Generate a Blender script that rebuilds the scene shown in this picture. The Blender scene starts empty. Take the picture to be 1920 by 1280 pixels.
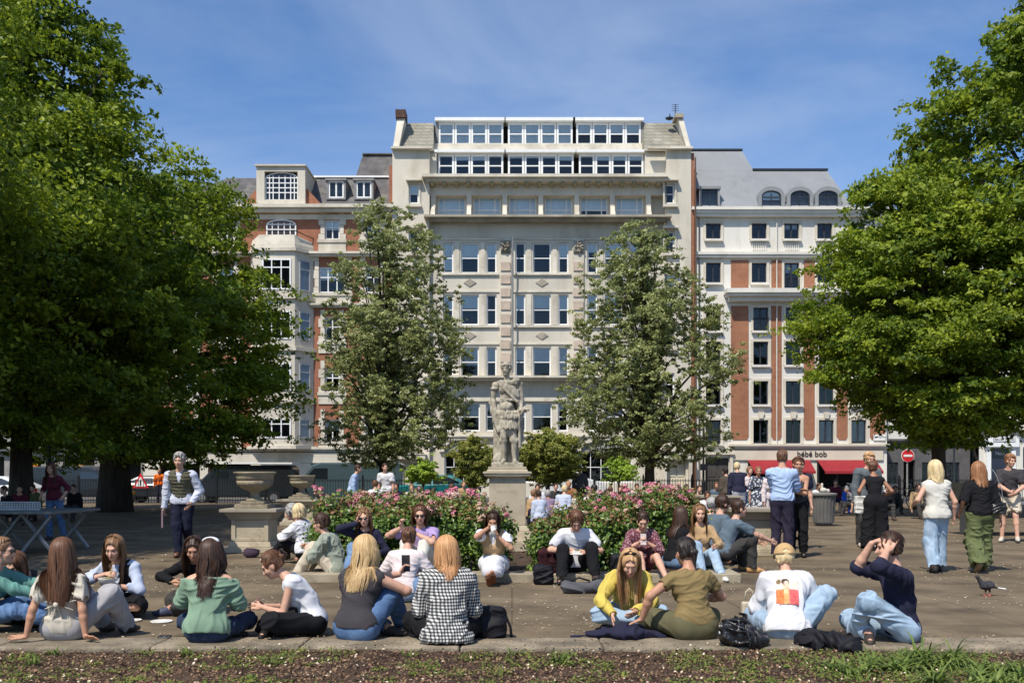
import bpy, math, random
import numpy as np
from math import radians as R, sin, cos, pi
rnd = random.Random(7)
nrg = np.random.default_rng(11)
S = bpy.context.scene
COL = S.collection
# ------------------------------------------------------------------ camera, sky, sun, exposure
FOC = 1867.0; HOR = 890.0; CH = 1.4
cd = bpy.data.cameras.new('camera'); cam = bpy.data.objects.new('camera', cd); COL.objects.link(cam)
cam.location = (0, 0, CH); cam.rotation_euler = (R(90), 0, 0)
cd.sensor_width = 36; cd.lens = 36 * FOC / 1920; cd.shift_y = (HOR - 640) / 1920
cd.clip_start = 0.1; cd.clip_end = 3000
S.camera = cam
SUN_AZ, SUN_EL = 212, 54          # azimuth clockwise from +Y, elevation
w = bpy.data.worlds.new('World'); S.world = w; w.use_nodes = True
nt = w.node_tree; nt.nodes.clear()
def N(nt, t, **k):
    n = nt.nodes.new(t)
    for a, v in k.items(): setattr(n, a, v)
    return n
sky = N(nt, 'ShaderNodeTexSky', sky_type='NISHITA', sun_disc=False)
sky.sun_elevation = R(SUN_EL); sky.sun_rotation = R(SUN_AZ)
sky.altitude = 0; sky.air_density = 1.0; sky.dust_density = 0.6; sky.ozone_density = 2.5
bg = N(nt, 'ShaderNodeBackground'); bg.inputs[1].default_value = 0.12
wo = N(nt, 'ShaderNodeOutputWorld')
tc = N(nt, 'ShaderNodeTexCoord'); mp = N(nt, 'ShaderNodeMapping')
mp.inputs['Scale'].default_value = (1.6, 1.6, 5.0); mp.inputs['Rotation'].default_value = (0, R(24), R(10))
nz = N(nt, 'ShaderNodeTexNoise'); nz.inputs['Scale'].default_value = 1.25; nz.inputs['Detail'].default_value = 7; nz.inputs['Roughness'].default_value = .55; nz.inputs['Distortion'].default_value = .5
rp = N(nt, 'ShaderNodeValToRGB'); rp.color_ramp.elements[0].position = .38; rp.color_ramp.elements[1].position = .82
rp.color_ramp.elements[1].color = (.66, .66, .66, 1)
mx = N(nt, 'ShaderNodeMix', data_type='RGBA'); mx.inputs[7].default_value = (4.9, 5.6, 6.9, 1)
hs = N(nt, 'ShaderNodeMix', data_type='RGBA', blend_type='MULTIPLY'); hs.inputs[0].default_value = 1; hs.inputs[7].default_value = (.70, .94, 1.2, 1)
L = nt.links.new
L(tc.outputs['Generated'], mp.inputs[0]); L(mp.outputs[0], nz.inputs['Vector']); L(nz.outputs[0], rp.inputs[0])
L(rp.outputs[0], mx.inputs[0]); L(sky.outputs[0], hs.inputs[6]); L(hs.outputs[2], mx.inputs[6]); L(mx.outputs[2], bg.inputs[0]); L(bg.outputs[0], wo.inputs[0])
sd = bpy.data.lights.new('sun', 'SUN'); sd.energy = 4.9; sd.angle = R(.53); sd.color = (1, .93, .82)
sun = bpy.data.objects.new('sun', sd); COL.objects.link(sun); sun.location = (-30, -30, 60)
sun.rotation_euler = (R(90 - SUN_EL), 0, R(180 - SUN_AZ) + pi)
# a lamp at rotation z=0 tilted by +x shines towards +y; turn it to come from the sun azimuth
az = R(SUN_AZ); dsun = (-sin(az) * cos(R(SUN_EL)), -cos(az) * cos(R(SUN_EL)), -sin(R(SUN_EL)))
import mathutils
from mathutils import Vector, Matrix
sun.rotation_euler = Vector(dsun).to_track_quat('-Z', 'Y').to_euler()
S.view_settings.view_transform = 'Standard'; S.view_settings.look = 'None'; S.view_settings.gamma = 1
S.view_settings.exposure = 0.1
S.render.resolution_x = 1024; S.render.resolution_y = 682
S.cycles.max_bounces = 6; S.cycles.transparent_max_bounces = 12; S.cycles.use_denoising = True

# ------------------------------------------------------------------ materials
MATS = {}
def M(name, col, rough=.85, var=.12, vs=3.0, bump=0, bs=40, spec=.3, met=0, stain=None, ss=1.0, stretch=None, tint=None, coords='Object', trans=0):
    """plain surface: base colour with noise variation, optional stains and bump"""
    if name in MATS: return MATS[name]
    m = bpy.data.materials.new(name); m.use_nodes = True; t = m.node_tree; b = t.nodes['Principled BSDF']; lk = t.links.new
    b.inputs['Roughness'].default_value = rough; b.inputs['Metallic'].default_value = met
    b.inputs['Specular IOR Level'].default_value = spec
    tc = N(t, 'ShaderNodeTexCoord'); vec = tc.outputs[coords]
    if stretch:
        mp = N(t, 'ShaderNodeMapping'); mp.inputs['Scale'].default_value = stretch; lk(vec, mp.inputs[0]); vec = mp.outputs[0]
    c = tuple(col) + (1,)
    nz = N(t, 'ShaderNodeTexNoise'); nz.inputs['Scale'].default_value = vs; nz.inputs['Detail'].default_value = 6; lk(vec, nz.inputs['Vector'])
    rp = N(t, 'ShaderNodeValToRGB'); e = rp.color_ramp.elements
    e[0].position = .3; e[1].position = .7
    e[0].color = tuple(x * (1 - var * 1.6) for x in col) + (1,); e[1].color = tuple(min(1, x * (1 + var * 1.3)) for x in col) + (1,)
    lk(nz.outputs[0], rp.inputs[0]); out = rp.outputs[0]
    if stain:
        n2 = N(t, 'ShaderNodeTexNoise'); n2.inputs['Scale'].default_value = ss; n2.inputs['Detail'].default_value = 8; n2.inputs['Roughness'].default_value = .7; lk(vec, n2.inputs['Vector'])
        r2 = N(t, 'ShaderNodeValToRGB'); r2.color_ramp.elements[0].position = .5; r2.color_ramp.elements[1].position = .68; lk(n2.outputs[0], r2.inputs[0])
        mm = N(t, 'ShaderNodeMix', data_type='RGBA'); mm.inputs[7].default_value = tuple(stain) + (1,); lk(r2.outputs[0], mm.inputs[0]); lk(out, mm.inputs[6]); out = mm.outputs[2]
    if tint:
        at = N(t, 'ShaderNodeAttribute', attribute_name='tint'); mm = N(t, 'ShaderNodeMix', data_type='RGBA')
        mm.inputs[7].default_value = tuple(tint) + (1,); lk(at.outputs['Fac'], mm.inputs[0]); lk(out, mm.inputs[6]); out = mm.outputs[2]
    lk(out, b.inputs['Base Color'])
    if bump:
        n3 = N(t, 'ShaderNodeTexNoise'); n3.inputs['Scale'].default_value = bs; n3.inputs['Detail'].default_value = 4; lk(vec, n3.inputs['Vector'])
        bp = N(t, 'ShaderNodeBump'); bp.inputs['Strength'].default_value = bump; bp.inputs['Distance'].default_value = .02; lk(n3.outputs[0], bp.inputs['Height']); lk(bp.outputs[0], b.inputs['Normal'])
    if trans:
        tr = N(t, 'ShaderNodeBsdfTranslucent'); lk(out, tr.inputs[0]); ms = N(t, 'ShaderNodeMixShader'); ms.inputs[0].default_value = trans
        lk(b.outputs[0], ms.inputs[1]); lk(tr.outputs[0], ms.inputs[2]); lk(ms.outputs[0], t.nodes['Material Output'].inputs[0])
    MATS[name] = m; return m
def brick_mat(name, c1, c2, mortar, bw=.225, bh=.075, ms=.012, rough=.9, bump=.2):
    if name in MATS: return MATS[name]
    m = bpy.data.materials.new(name); m.use_nodes = True; t = m.node_tree; b = t.nodes['Principled BSDF']; lk = t.links.new
    b.inputs['Roughness'].default_value = rough; b.inputs['Specular IOR Level'].default_value = .2
    tc = N(t, 'ShaderNodeTexCoord'); sp = N(t, 'ShaderNodeSeparateXYZ'); cb = N(t, 'ShaderNodeCombineXYZ')
    ad = N(t, 'ShaderNodeMath', operation='ADD')
    lk(tc.outputs['Object'], sp.inputs[0]); lk(sp.outputs[0], ad.inputs[0]); lk(sp.outputs[1], ad.inputs[1]); lk(ad.outputs[0], cb.inputs[0]); lk(sp.outputs[2], cb.inputs[1])
    br = N(t, 'ShaderNodeTexBrick'); br.inputs['Scale'].default_value = 1; br.inputs['Brick Width'].default_value = bw; br.inputs['Row Height'].default_value = bh; br.inputs['Mortar Size'].default_value = ms
    br.inputs['Color1'].default_value = c1 + (1,); br.inputs['Color2'].default_value = c2 + (1,); br.inputs['Mortar'].default_value = mortar + (1,)
    lk(cb.outputs[0], br.inputs['Vector'])
    nz = N(t, 'ShaderNodeTexNoise'); nz.inputs['Scale'].default_value = .9; nz.inputs['Detail'].default_value = 8; nz.inputs['Roughness'].default_value = .65; lk(tc.outputs['Object'], nz.inputs['Vector'])
    rp = N(t, 'ShaderNodeMapRange'); rp.inputs[1].default_value = .3; rp.inputs[2].default_value = .7; rp.inputs[3].default_value = .78; rp.inputs[4].default_value = 1.14; lk(nz.outputs[0], rp.inputs[0])
    mm = N(t, 'ShaderNodeMix', data_type='RGBA', blend_type='MULTIPLY'); mm.inputs[0].default_value = 1; lk(br.outputs[0], mm.inputs[6]); lk(rp.outputs[0], mm.inputs[7]); lk(mm.outputs[2], b.inputs['Base Color'])
    bp = N(t, 'ShaderNodeBump'); bp.inputs['Strength'].default_value = bump; bp.inputs['Distance'].default_value = .02; lk(br.outputs[1], bp.inputs['Height']); bp.invert = True; lk(bp.outputs[0], b.inputs['Normal'])
    MATS[name] = m; return m
def glass_mat(name, tintc=(.9, .95, 1), ior=1.58, rough=.02):
    if name in MATS: return MATS[name]
    m = bpy.data.materials.new(name); m.use_nodes = True; t = m.node_tree; t.nodes.remove(t.nodes['Principled BSDF']); lk = t.links.new
    g = N(t, 'ShaderNodeBsdfGlossy'); g.inputs['Roughness'].default_value = rough; g.inputs[0].default_value = tintc + (1,)
    tr = N(t, 'ShaderNodeBsdfTransparent'); tr.inputs[0].default_value = (.93, .96, .96, 1)
    fr = N(t, 'ShaderNodeFresnel'); fr.inputs[0].default_value = ior
    nz = N(t, 'ShaderNodeTexNoise'); nz.inputs['Scale'].default_value = .7; tc = N(t, 'ShaderNodeTexCoord'); lk(tc.outputs['Object'], nz.inputs['Vector'])
    bp = N(t, 'ShaderNodeBump'); bp.inputs['Strength'].default_value = .08; bp.inputs['Distance'].default_value = .1; lk(nz.outputs[0], bp.inputs['Height']); lk(bp.outputs[0], g.inputs['Normal'])
    ms = N(t, 'ShaderNodeMixShader'); lk(fr.outputs[0], ms.inputs[0]); lk(tr.outputs[0], ms.inputs[1]); lk(g.outputs[0], ms.inputs[2]); lk(ms.outputs[0], t.nodes['Material Output'].inputs[0])
    MATS[name] = m; return m

# ------------------------------------------------------------------ object helpers
def tag(o, label=None, cat=None, group=None, kind=None):
    if label: o['label'] = label
    if cat: o['category'] = cat
    if group: o['group'] = group
    if kind: o['kind'] = kind
    return o
def thing(name, label, cat, loc=(0, 0, 0), rz=0, group=None):
    o = bpy.data.objects.new(name, None); COL.objects.link(o); o.location = loc; o.rotation_euler = (0, 0, rz); o.empty_display_size = .2
    return tag(o, label, cat, group)
def wloc(o):
    v = Vector((0, 0, 0))
    while o is not None: v += o.location; o = o.parent
    return v
def np_mesh(name, V, F, smooth=False, tint=None):
    V = np.asarray(V, dtype=np.float32); me = bpy.data.meshes.new(name)
    if isinstance(F, np.ndarray):
        k = F.shape[1]; nf = len(F); me.vertices.add(len(V)); me.loops.add(nf * k); me.polygons.add(nf)
        me.vertices.foreach_set('co', V.ravel()); me.loops.foreach_set('vertex_index', F.astype(np.int32).ravel())
        me.polygons.foreach_set('loop_start', np.arange(0, nf * k, k, dtype=np.int32))
        me.polygons.foreach_set('use_smooth', np.full(nf, smooth)); me.update(calc_edges=True)
    else:
        me.from_pydata(V.tolist(), [], F); me.polygons.foreach_set('use_smooth', np.full(len(me.polygons), smooth)); me.update()
    if tint is not None:
        a = me.attributes.new('tint', 'FLOAT', 'POINT'); a.data.foreach_set('value', np.asarray(tint, dtype=np.float32))
    return me
def obj(name, me, mat=None, parent=None, loc=(0, 0, 0), rot=(0, 0, 0)):
    o = bpy.data.objects.new(name, me); COL.objects.link(o); o.parent = parent; o.location = loc; o.rotation_euler = rot
    if mat and not me.materials: me.materials.append(mat)
    return o
class MB:
    def __init__(s): s.v = []; s.f = []
    def box(s, x0, x1, y0, y1, z0, z1):
        x0, x1 = min(x0, x1), max(x0, x1); y0, y1 = min(y0, y1), max(y0, y1); z0, z1 = min(z0, z1), max(z0, z1)
        n = len(s.v); s.v += [(x, y, z) for z in (z0, z1) for y in (y0, y1) for x in (x0, x1)]
        s.f += [tuple(n + i for i in q) for q in ((0, 2, 3, 1), (4, 5, 7, 6), (0, 1, 5, 4), (1, 3, 7, 5), (3, 2, 6, 7), (2, 0, 4, 6))]; return s
    def quad(s, *p):
        n = len(s.v); s.v += list(p); s.f.append(tuple(range(n, n + len(p)))); return s
    def prism(s, pts, y0, y1):
        """outline in x,z (ccw seen from -y) extruded from y0 to y1"""
        n = len(s.v); k = len(pts); s.v += [(x, y0, z) for x, z in pts] + [(x, y1, z) for x, z in pts]
        s.f.append(tuple(range(n, n + k))); s.f.append(tuple(range(n + 2 * k - 1, n + k - 1, -1)))
        s.f += [(n + (i + 1) % k, n + i, n + k + i, n + k + (i + 1) % k) for i in range(k)]; return s
    def hexa(s, a, b):
        """two quads (4 pts each) bridged"""
        n = len(s.v); s.v += list(a) + list(b); s.f.append((n, n + 1, n + 2, n + 3)); s.f.append((n + 7, n + 6, n + 5, n + 4))
        s.f += [(n + (i + 1) % 4, n + i, n + 4 + i, n + 4 + (i + 1) % 4) for i in range(4)]; return s
    def tube(s, pts, rad, k=6, cap=True):
        pts = [Vector(p) for p in pts]; n0 = len(s.v)
        if not hasattr(rad, '__len__'): rad = [rad] * len(pts)
        up = Vector((.13, .21, .97))
        for i, p in enumerate(pts):
            d = (pts[min(i + 1, len(pts) - 1)] - pts[max(i - 1, 0)]).normalized()
            u = d.cross(up)
            if u.length < .1: u = d.cross(Vector((1, 0, 0)))
            u.normalize(); v = d.cross(u)
            for j in range(k):
                a = 2 * pi * j / k; s.v.append(tuple(p + (u * cos(a) + v * sin(a)) * rad[i]))
        for i in range(len(pts) - 1):
            for j in range(k):
                a = n0 + i * k + j; b = n0 + i * k + (j + 1) % k; s.f.append((a, b, b + k, a + k))
        if cap: s.f.append(tuple(n0 + j for j in range(k))[::-1]); s.f.append(tuple(n0 + (len(pts) - 1) * k + j for j in range(k)))
        return s
    def lathe(s, prof, c=(0, 0, 0), k=24, flute=0, fr=(0, 0), sx=1, sy=1):
        n0 = len(s.v)
        for (r, z) in prof:
            for j in range(k):
                a = 2 * pi * j / k; q = 1 + (flute * abs(sin(a * 8)) if fr[0] <= z <= fr[1] else 0)
                s.v.append((c[0] + r * q * cos(a) * sx, c[1] + r * q * sin(a) * sy, c[2] + z))
        for i in range(len(prof) - 1):
            for j in range(k):
                a = n0 + i * k + j; b = n0 + i * k + (j + 1) % k; s.f.append((a, b, b + k, a + k))
        s.f.append(tuple(n0 + j for j in range(k))[::-1]); s.f.append(tuple(n0 + (len(prof) - 1) * k + j for j in range(k))); return s
    def pieces(s, name, mat, parent=None):
        for i in range(0, len(s.v), 8): q = MB(); q.v = s.v[i:i + 8]; q.f = [tuple(j - i for j in f) for f in s.f if i <= f[0] < i + 8]; q.build(name, mat, parent)
    def build(s, name, mat, parent=None, smooth=False, bevel=0, world=True):
        off = wloc(parent) if (parent is not None and world) else Vector((0, 0, 0))
        v = [(a - off.x, b - off.y, c - off.z) for a, b, c in s.v]
        me = bpy.data.meshes.new(name); me.from_pydata(v, [], s.f); me.update()
        if smooth: me.polygons.foreach_set('use_smooth', [True] * len(me.polygons))
        o = obj(name, me, mat, parent)
        if bevel:
            b = o.modifiers.new('bevel', 'BEVEL'); b.width = bevel; b.segments = 2; b.limit_method = 'ANGLE'
        return o
def gp(px, py):
    """ground point seen at photograph pixel px,py"""
    Y = CH * FOC / (py - HOR); return ((px - 960) / FOC * Y, Y)
def text_obj(name, s, size, mat, parent, loc, rot=(pi / 2, 0, 0), ext=.01, align='CENTER'):
    cu = bpy.data.curves.new(name, 'FONT'); cu.body = s; cu.size = size; cu.extrude = ext; cu.align_x = align; cu.align_y = 'CENTER'
    o = bpy.data.objects.new(name + '_c', cu); COL.objects.link(o); bpy.context.view_layer.update()
    me = bpy.data.meshes.new_from_object(o); bpy.data.objects.remove(o); me.materials.clear()
    off = wloc(parent) if parent else Vector((0, 0, 0))
    return obj(name, me, mat, parent, Vector(loc) - off, rot)
# ------------------------------------------------------------------ ground
m_pave = M('worn_tarmac', (.152, .114, .071), rough=.9, var=.3, vs=1.1, bump=.5, bs=90, stain=(.22, .168, .108), ss=.7)
def paving():
    m = m_pave; t = m.node_tree; lk = t.links.new; b = t.nodes['Principled BSDF']
    base = b.inputs['Base Color'].links[0].from_socket
    tc = N(t, 'ShaderNodeTexCoord'); vo = N(t, 'ShaderNodeTexVoronoi'); vo.inputs['Scale'].default_value = 16
    mp = N(t, 'ShaderNodeMapping'); mp.inputs['Scale'].default_value = (.8, 1.1, 1); lk(tc.outputs['Object'], mp.inputs[0]); lk(mp.outputs[0], vo.inputs['Vector'])
    r = N(t, 'ShaderNodeValToRGB'); r.color_ramp.elements[0].position = .10; r.color_ramp.elements[1].position = .22; r.color_ramp.elements[0].color = (1, 1, 1, 1); r.color_ramp.elements[1].color = (0, 0, 0, 1)
    n2 = N(t, 'ShaderNodeTexNoise'); n2.inputs['Scale'].default_value = 1.1; n2.inputs['Detail'].default_value = 5; lk(tc.outputs['Object'], n2.inputs['Vector'])
    r2 = N(t, 'ShaderNodeMapRange'); r2.inputs[1].default_value = .42; r2.inputs[2].default_value = .62; r2.inputs[3].default_value = 0; r2.inputs[4].default_value = .55; lk(n2.outputs[0], r2.inputs[0])
    lk(vo.outputs['Distance'], r.inputs[0]); mu = N(t, 'ShaderNodeMath', operation='MULTIPLY'); lk(r.outputs[0], mu.inputs[0]); lk(r2.outputs[0], mu.inputs[1])
    mm = N(t, 'ShaderNodeMix', data_type='RGBA'); mm.inputs[7].default_value = (.36, .31, .22, 1); lk(mu.outputs[0], mm.inputs[0]); lk(base, mm.inputs[6])
    # slab joints
    br = N(t, 'ShaderNodeTexBrick'); br.inputs['Scale'].default_value = 1; br.inputs['Brick Width'].default_value = 2.4; br.inputs['Row Height'].default_value = 3.1; br.inputs['Mortar Size'].default_value = .012
    br.inputs['Color1'].default_value = (1, 1, 1, 1); br.inputs['Color2'].default_value = (.93, .93, .92, 1); br.inputs['Mortar'].default_value = (.66, .64, .6, 1); lk(tc.outputs['Object'], br.inputs['Vector'])
    m2 = N(t, 'ShaderNodeMix', data_type='RGBA', blend_type='MULTIPLY'); m2.inputs[0].default_value = 1; lk(mm.outputs[2], m2.inputs[6]); lk(br.outputs[0], m2.inputs[7]); lk(m2.outputs[2], b.inputs['Base Color'])
paving()
g = MB(); g.quad((-400, -60, -.24), (400, -60, -.24), (400, 900, -.24), (-400, 900, -.24)); tag(g.build('ground', M('far_ground', (.12, .11, .1))), kind='structure')
g = MB(); g.box(-60, 60, 8.52, 50.0, -.2, 0); tag(g.build('pavement', m_pave), kind='structure')
g = MB(); g.box(-90, 90, 50.004, 59.6, -.2, -.10); tag(g.build('road', M('asphalt', (.06, .06, .06), bump=.3, bs=60, stain=(.09, .09, .088), ss=.5)), kind='structure')
g = MB(); g.box(-90, 90, 59.604, 75, -.2, .02); tag(g.build('street_pavement', M('shaded_flagstones', (.17, .16, .145), bump=.2)), kind='structure')  # stone colour lowered to carry the tree shade on the far street
# kerb of the bed: long stone blocks
m_kerb = M('kerb_stone', (.25, .205, .145), var=.3, vs=3, bump=.8, bs=40, stain=(.12, .1, .07), ss=2.2)
g = MB(); x = -9.0
while x < 9:
    L_ = 1.15 + rnd.random() * .25; g.box(x + .004, x + L_ - .004, 8.02 + rnd.random() * .012, 8.516, -.16, .012 + rnd.random() * .006); x += L_
tag(g.build('kerb', m_kerb, bevel=.018), kind='structure')
# planting bed in front: bumpy soil
nx, ny = 260, 70; xs = np.linspace(-9, 9, nx); ys = np.linspace(-2.0, 8.03, ny); X, Yg = np.meshgrid(xs, ys)
soil_z = lambda x, y: -.05 + .02 * np.sin(x * 1.7 + 1) * np.cos(y * 1.3) + .008 * np.sin(x * 9) * np.sin(y * 11) + .032 * np.clip((y - 7.55) / .45, 0, 1)
Z = soil_z(X, Yg) + nrg.normal(0, .004, X.shape)
V = np.stack([X, Yg, Z], -1).reshape(-1, 3); ii = np.arange(nx * ny).reshape(ny, nx)
F = np.stack([ii[:-1, :-1], ii[:-1, 1:], ii[1:, 1:], ii[1:, :-1]], -1).reshape(-1, 4)
o = obj('soil_ground', np_mesh('soil', V, F, True), M('soil', (.075, .045, .028), var=.4, vs=14, bump=1.0, bs=120, stain=(.13, .08, .05), ss=9)); tag(o, kind='structure')

def leaf_mesh(P, Nn, length, width, tint=None, fold=.0, jit=.35):
    """rhombic leaves: P (n,3) centres, Nn (n,3) normals"""
    n = len(P); a = nrg.normal(size=(n, 3)); u = np.cross(Nn, a); u /= np.linalg.norm(u, axis=1, keepdims=True) + 1e-9
    v = np.cross(Nn, u); s = 1 + nrg.uniform(-jit, jit, (n, 1)); l = length * s / 2; wd = width * s / 2
    V = np.empty((n, 4, 3), np.float32); V[:, 0] = P - u * l; V[:, 1] = P + v * wd - u * l * .1 + Nn * fold * wd; V[:, 2] = P + u * l; V[:, 3] = P - v * wd - u * l * .1 + Nn * fold * wd
    F = np.arange(n * 4).reshape(n, 4)
    t = None if tint is None else np.repeat(tint, 4)
    return V.reshape(-1, 3), F, t
def unit(a): return a / (np.linalg.norm(a, axis=1, keepdims=True) + 1e-9)
# fallen petals / leaf litter
def litter(name, n, x0, x1, y0, y1, z, size, mat, tintf=1.0, up=.25, dens=None):
    P = np.stack([nrg.uniform(x0, x1, n), nrg.uniform(y0, y1, n), np.full(n, z)], 1)
    if dens is not None:
        k = np.sin(P[:, 0] * dens) + np.cos(P[:, 1] * dens * 1.7 + P[:, 0]) + nrg.normal(0, .6, n) > 0; P = P[k]; n = len(P)
    Nn = unit(np.stack([nrg.normal(0, up, n), nrg.normal(0, up, n), np.ones(n)], 1)); P[:, 2] += np.abs(nrg.normal(0, size * .2, n))
    if z < 0: P[:, 2] += .055 + soil_z(P[:, 0], P[:, 1])
    V, F, t = leaf_mesh(P, Nn, size, size * .7, nrg.uniform(0, tintf, n), fold=.3)
    o = obj(name, np_mesh(name, V, F, False, t), mat); return o
m_petal = M('petals', (.45, .36, .25), tint=(.66, .57, .42), var=.1)
tag(litter('fallen_petals', 6200, -9, 9.5, 8.55, 15.5, .006, .026, m_petal, dens=1.1, up=.12), 'pale dry petals scattered over the sunlit paving', 'petals', kind='stuff')
tag(litter('fallen_petals', 1800, -9, 16, 15.5, 30, .006, .04, m_petal, dens=.7, up=.12), 'pale petals scattered on the paving further back', 'petals', kind='stuff')
tag(litter('mulch', 30000, -5.5, 5.5, 5.6, 8.0, -.053, .024, M('mulch', (.1, .055, .035), tint=(.3, .19, .11), var=.3), up=.8), 'reddish brown bark mulch and dead leaves in the bed', 'mulch', kind='stuff')
tag(litter('dead_leaves', 1300, -5.5, 5.5, 5.6, 8.15, -.03, .024, M('dead_leaf', (.55, .42, .3), tint=(.72, .6, .45)), up=.6), 'bleached dead leaves lying on the soil', 'leaves', kind='stuff')
tag(litter('kerb_debris', 1500, -5.5, 5.5, 8.0, 8.6, .016, .02, M('debris', (.12, .07, .04), tint=(.4, .3, .18)), up=.5, dens=2.3), 'crumbled soil and dry leaf bits spilt on the kerb', 'debris', kind='stuff')
# low ground cover in clumps
cx = nrg.uniform(-5.5, 5.5, 360); cy = nrg.uniform(5.7, 7.98, 360); cx = np.concatenate([cx, nrg.uniform(1.6, 5.4, 120)]); cy = np.concatenate([cy, nrg.uniform(6.2, 7.95, 120)])
cr = nrg.uniform(.03, .15, len(cx)); P = []
for a, b, r in zip(cx, cy, cr):
    n = int(30 + 1500 * r * r * 1.6); q = nrg.normal(0, 1, (n, 3)) * (r * .6, r * .6, .014); q[:, 0] += a; q[:, 1] += b; q[:, 2] = np.abs(q[:, 2]) + .004 + soil_z(q[:, 0], q[:, 1]); P.append(q)
P = np.concatenate(P); n = len(P); Nn = unit(np.stack([nrg.normal(0, .6, n), nrg.normal(-.3, .6, n), np.ones(n)], 1))
V, F, t = leaf_mesh(P, Nn, .024, .014, nrg.uniform(0, 1, n) ** 2, fold=.3)
m_gc = M('ground_cover_leaf', (.1, .15, .03), tint=(.26, .27, .06), var=.3, vs=2.5, trans=.25)
tag(obj('ground_cover', np_mesh('ground_cover', V, F, False, t), m_gc), 'low creeping green weeds spreading over the soil', 'weeds', kind='stuff')
# blades: weeds and bulb foliage at the right
def blades(name, bases, n, length, width, mat, droop=.5, parent=None):
    V = []; F = []; T = []
    for i in range(n):
        bx, by, bz = bases[i % len(bases)]; a = rnd.uniform(0, 2 * pi); lean = rnd.uniform(.2, 1.15); l = length * rnd.uniform(.5, 1.2); k = 6; wdt = width * rnd.uniform(.6, 1.3)
        x, y, z = bx + rnd.gauss(0, .03), by + rnd.gauss(0, .03), bz; th = lean * .4; tt = rnd.random(); dr = droop * rnd.uniform(.8, 2.2); sx, sy = -sin(a), cos(a)
        for j in range(k + 1):
            q = j / k; ww = wdt * (1 - q ** 2.2) * .5 + .0008; n0 = len(V)
            V += [(x - sx * ww, y - sy * ww, z), (x + sx * ww, y + sy * ww, z)]; T += [tt, tt]
            if j: F.append((n0 - 2, n0 - 1, n0 + 1, n0))
            st = l / k; x += cos(a) * sin(th) * st; y += sin(a) * sin(th) * st; z = max(z + cos(th) * st, bz - .03 if j < 2 else -.03); th = min(th + dr * 2.4 / k, 2.6)
    return obj(name, np_mesh(name, V, F, True, T), mat, parent)
m_blade = M('bulb_leaf', (.1, .16, .03), tint=(.24, .3, .07), var=.2, rough=.5, spec=.4, trans=.3)
bl = [((1650 + i * 29 + rnd.uniform(-10, 10) - 960) / FOC * 7.75, 7.75 - rnd.uniform(0, .9), -.05) for i in range(10)]
grp = 'strappy green plants at the kerb'
for i, (px, py, s, lab) in enumerate([(1655, 1232, 1, 'clump of strappy bulb leaves beside the pale jeans of the man holding his head'),
        (1745, 1225, 1.35, 'tallest clump of strappy leaves overlapping the kerb right of the seated man'), (1800, 1262, 1.1, 'sprawling clump of strappy leaves at the lower right edge of the bed'),
        (1880, 1250, 1.0, 'rightmost clump of long grassy leaves by the kerb'), (1590, 1240, .7, 'small clump of grassy leaves below the black jacket on the kerb')]):
    X0, Y0 = gp(px, py + 12); t_ = thing('strappy_plant', lab, 'plant', (X0, Y0, -.06), group=grp)
    bs = [(rnd.uniform(-.2, .2) * s, rnd.uniform(-.16, .16), 0) for _ in range(9)]
    blades('leaves', bs, int(150 * s), .27 * s ** .5, .019, m_blade, .7, t_)
for i, (px, py, h) in enumerate([(505, 1236, .1), (372, 1208, .1), (765, 1224, .07), (1050, 1228, .08), (62, 1230, .08), (1500, 1226, .06), (135, 1205, .09), (960, 1218, .06)]):
    X0, Y0 = gp(px, py); t_ = thing('weed_sprig', 'small weed sprouting ' + ['below the black clutch near the kerb', 'at the foot of the green-top woman', 'right of the blonde woman by the kerb', 'in front of the middle of the kerb', 'at the left end of the bed', 'under the seated person in the printed shirt', 'behind the woman leaning on both hands', 'beside the backpack at the kerb edge'][i], 'weed', (X0, min(Y0, 7.95), -.06), group='small weeds at the kerb')
    blades('leaves', [(0, 0, 0)], 26, h + .06, .013, m_blade, .5, t_)
# flower bed around the statue: raised stone kerb and earth
m_ledge = M('ledge_stone', (.33, .28, .2), var=.2, vs=3, bump=.5, bs=50, stain=(.2, .175, .13), ss=2.5)
def ring_kerb(x0, x1, y0, y1, wdt, h, name, lab):
    g = MB()
    for (a, b, c, d) in ((x0, x1, y0, y0 + wdt), (x0, x0 + wdt, y0 + wdt, y1 - wdt), (x1 - wdt, x1, y0 + wdt, y1 - wdt), (x0, x1, y1 - wdt, y1)):
        horiz = (b - a) > (d - c); n = max(1, int(((b - a) if horiz else (d - c)) / 1.1))
        for i in range(n):
            j = .004
            if horiz: g.box(a + (b - a) * i / n + j, a + (b - a) * (i + 1) / n - j, c, d, -.05, h + rnd.uniform(-.004, .004))
            else: g.box(a, b, c + (d - c) * i / n + j, c + (d - c) * (i + 1) / n - j, -.05, h + rnd.uniform(-.004, .004))
    return tag(g.build(name, m_ledge, bevel=.015), lab, 'kerb')
ring_kerb(-3.0, 3.0, 13.0, 23.0, .38, .11, 'flower_bed_kerb', 'low stone kerb people sit on around the rose bed')
g = MB(); g.box(-2.62, 2.62, 13.38, 22.62, -.04, .06); tag(g.build('bed_soil', M('soil', (.1, .07, .05))), kind='structure')
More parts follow.
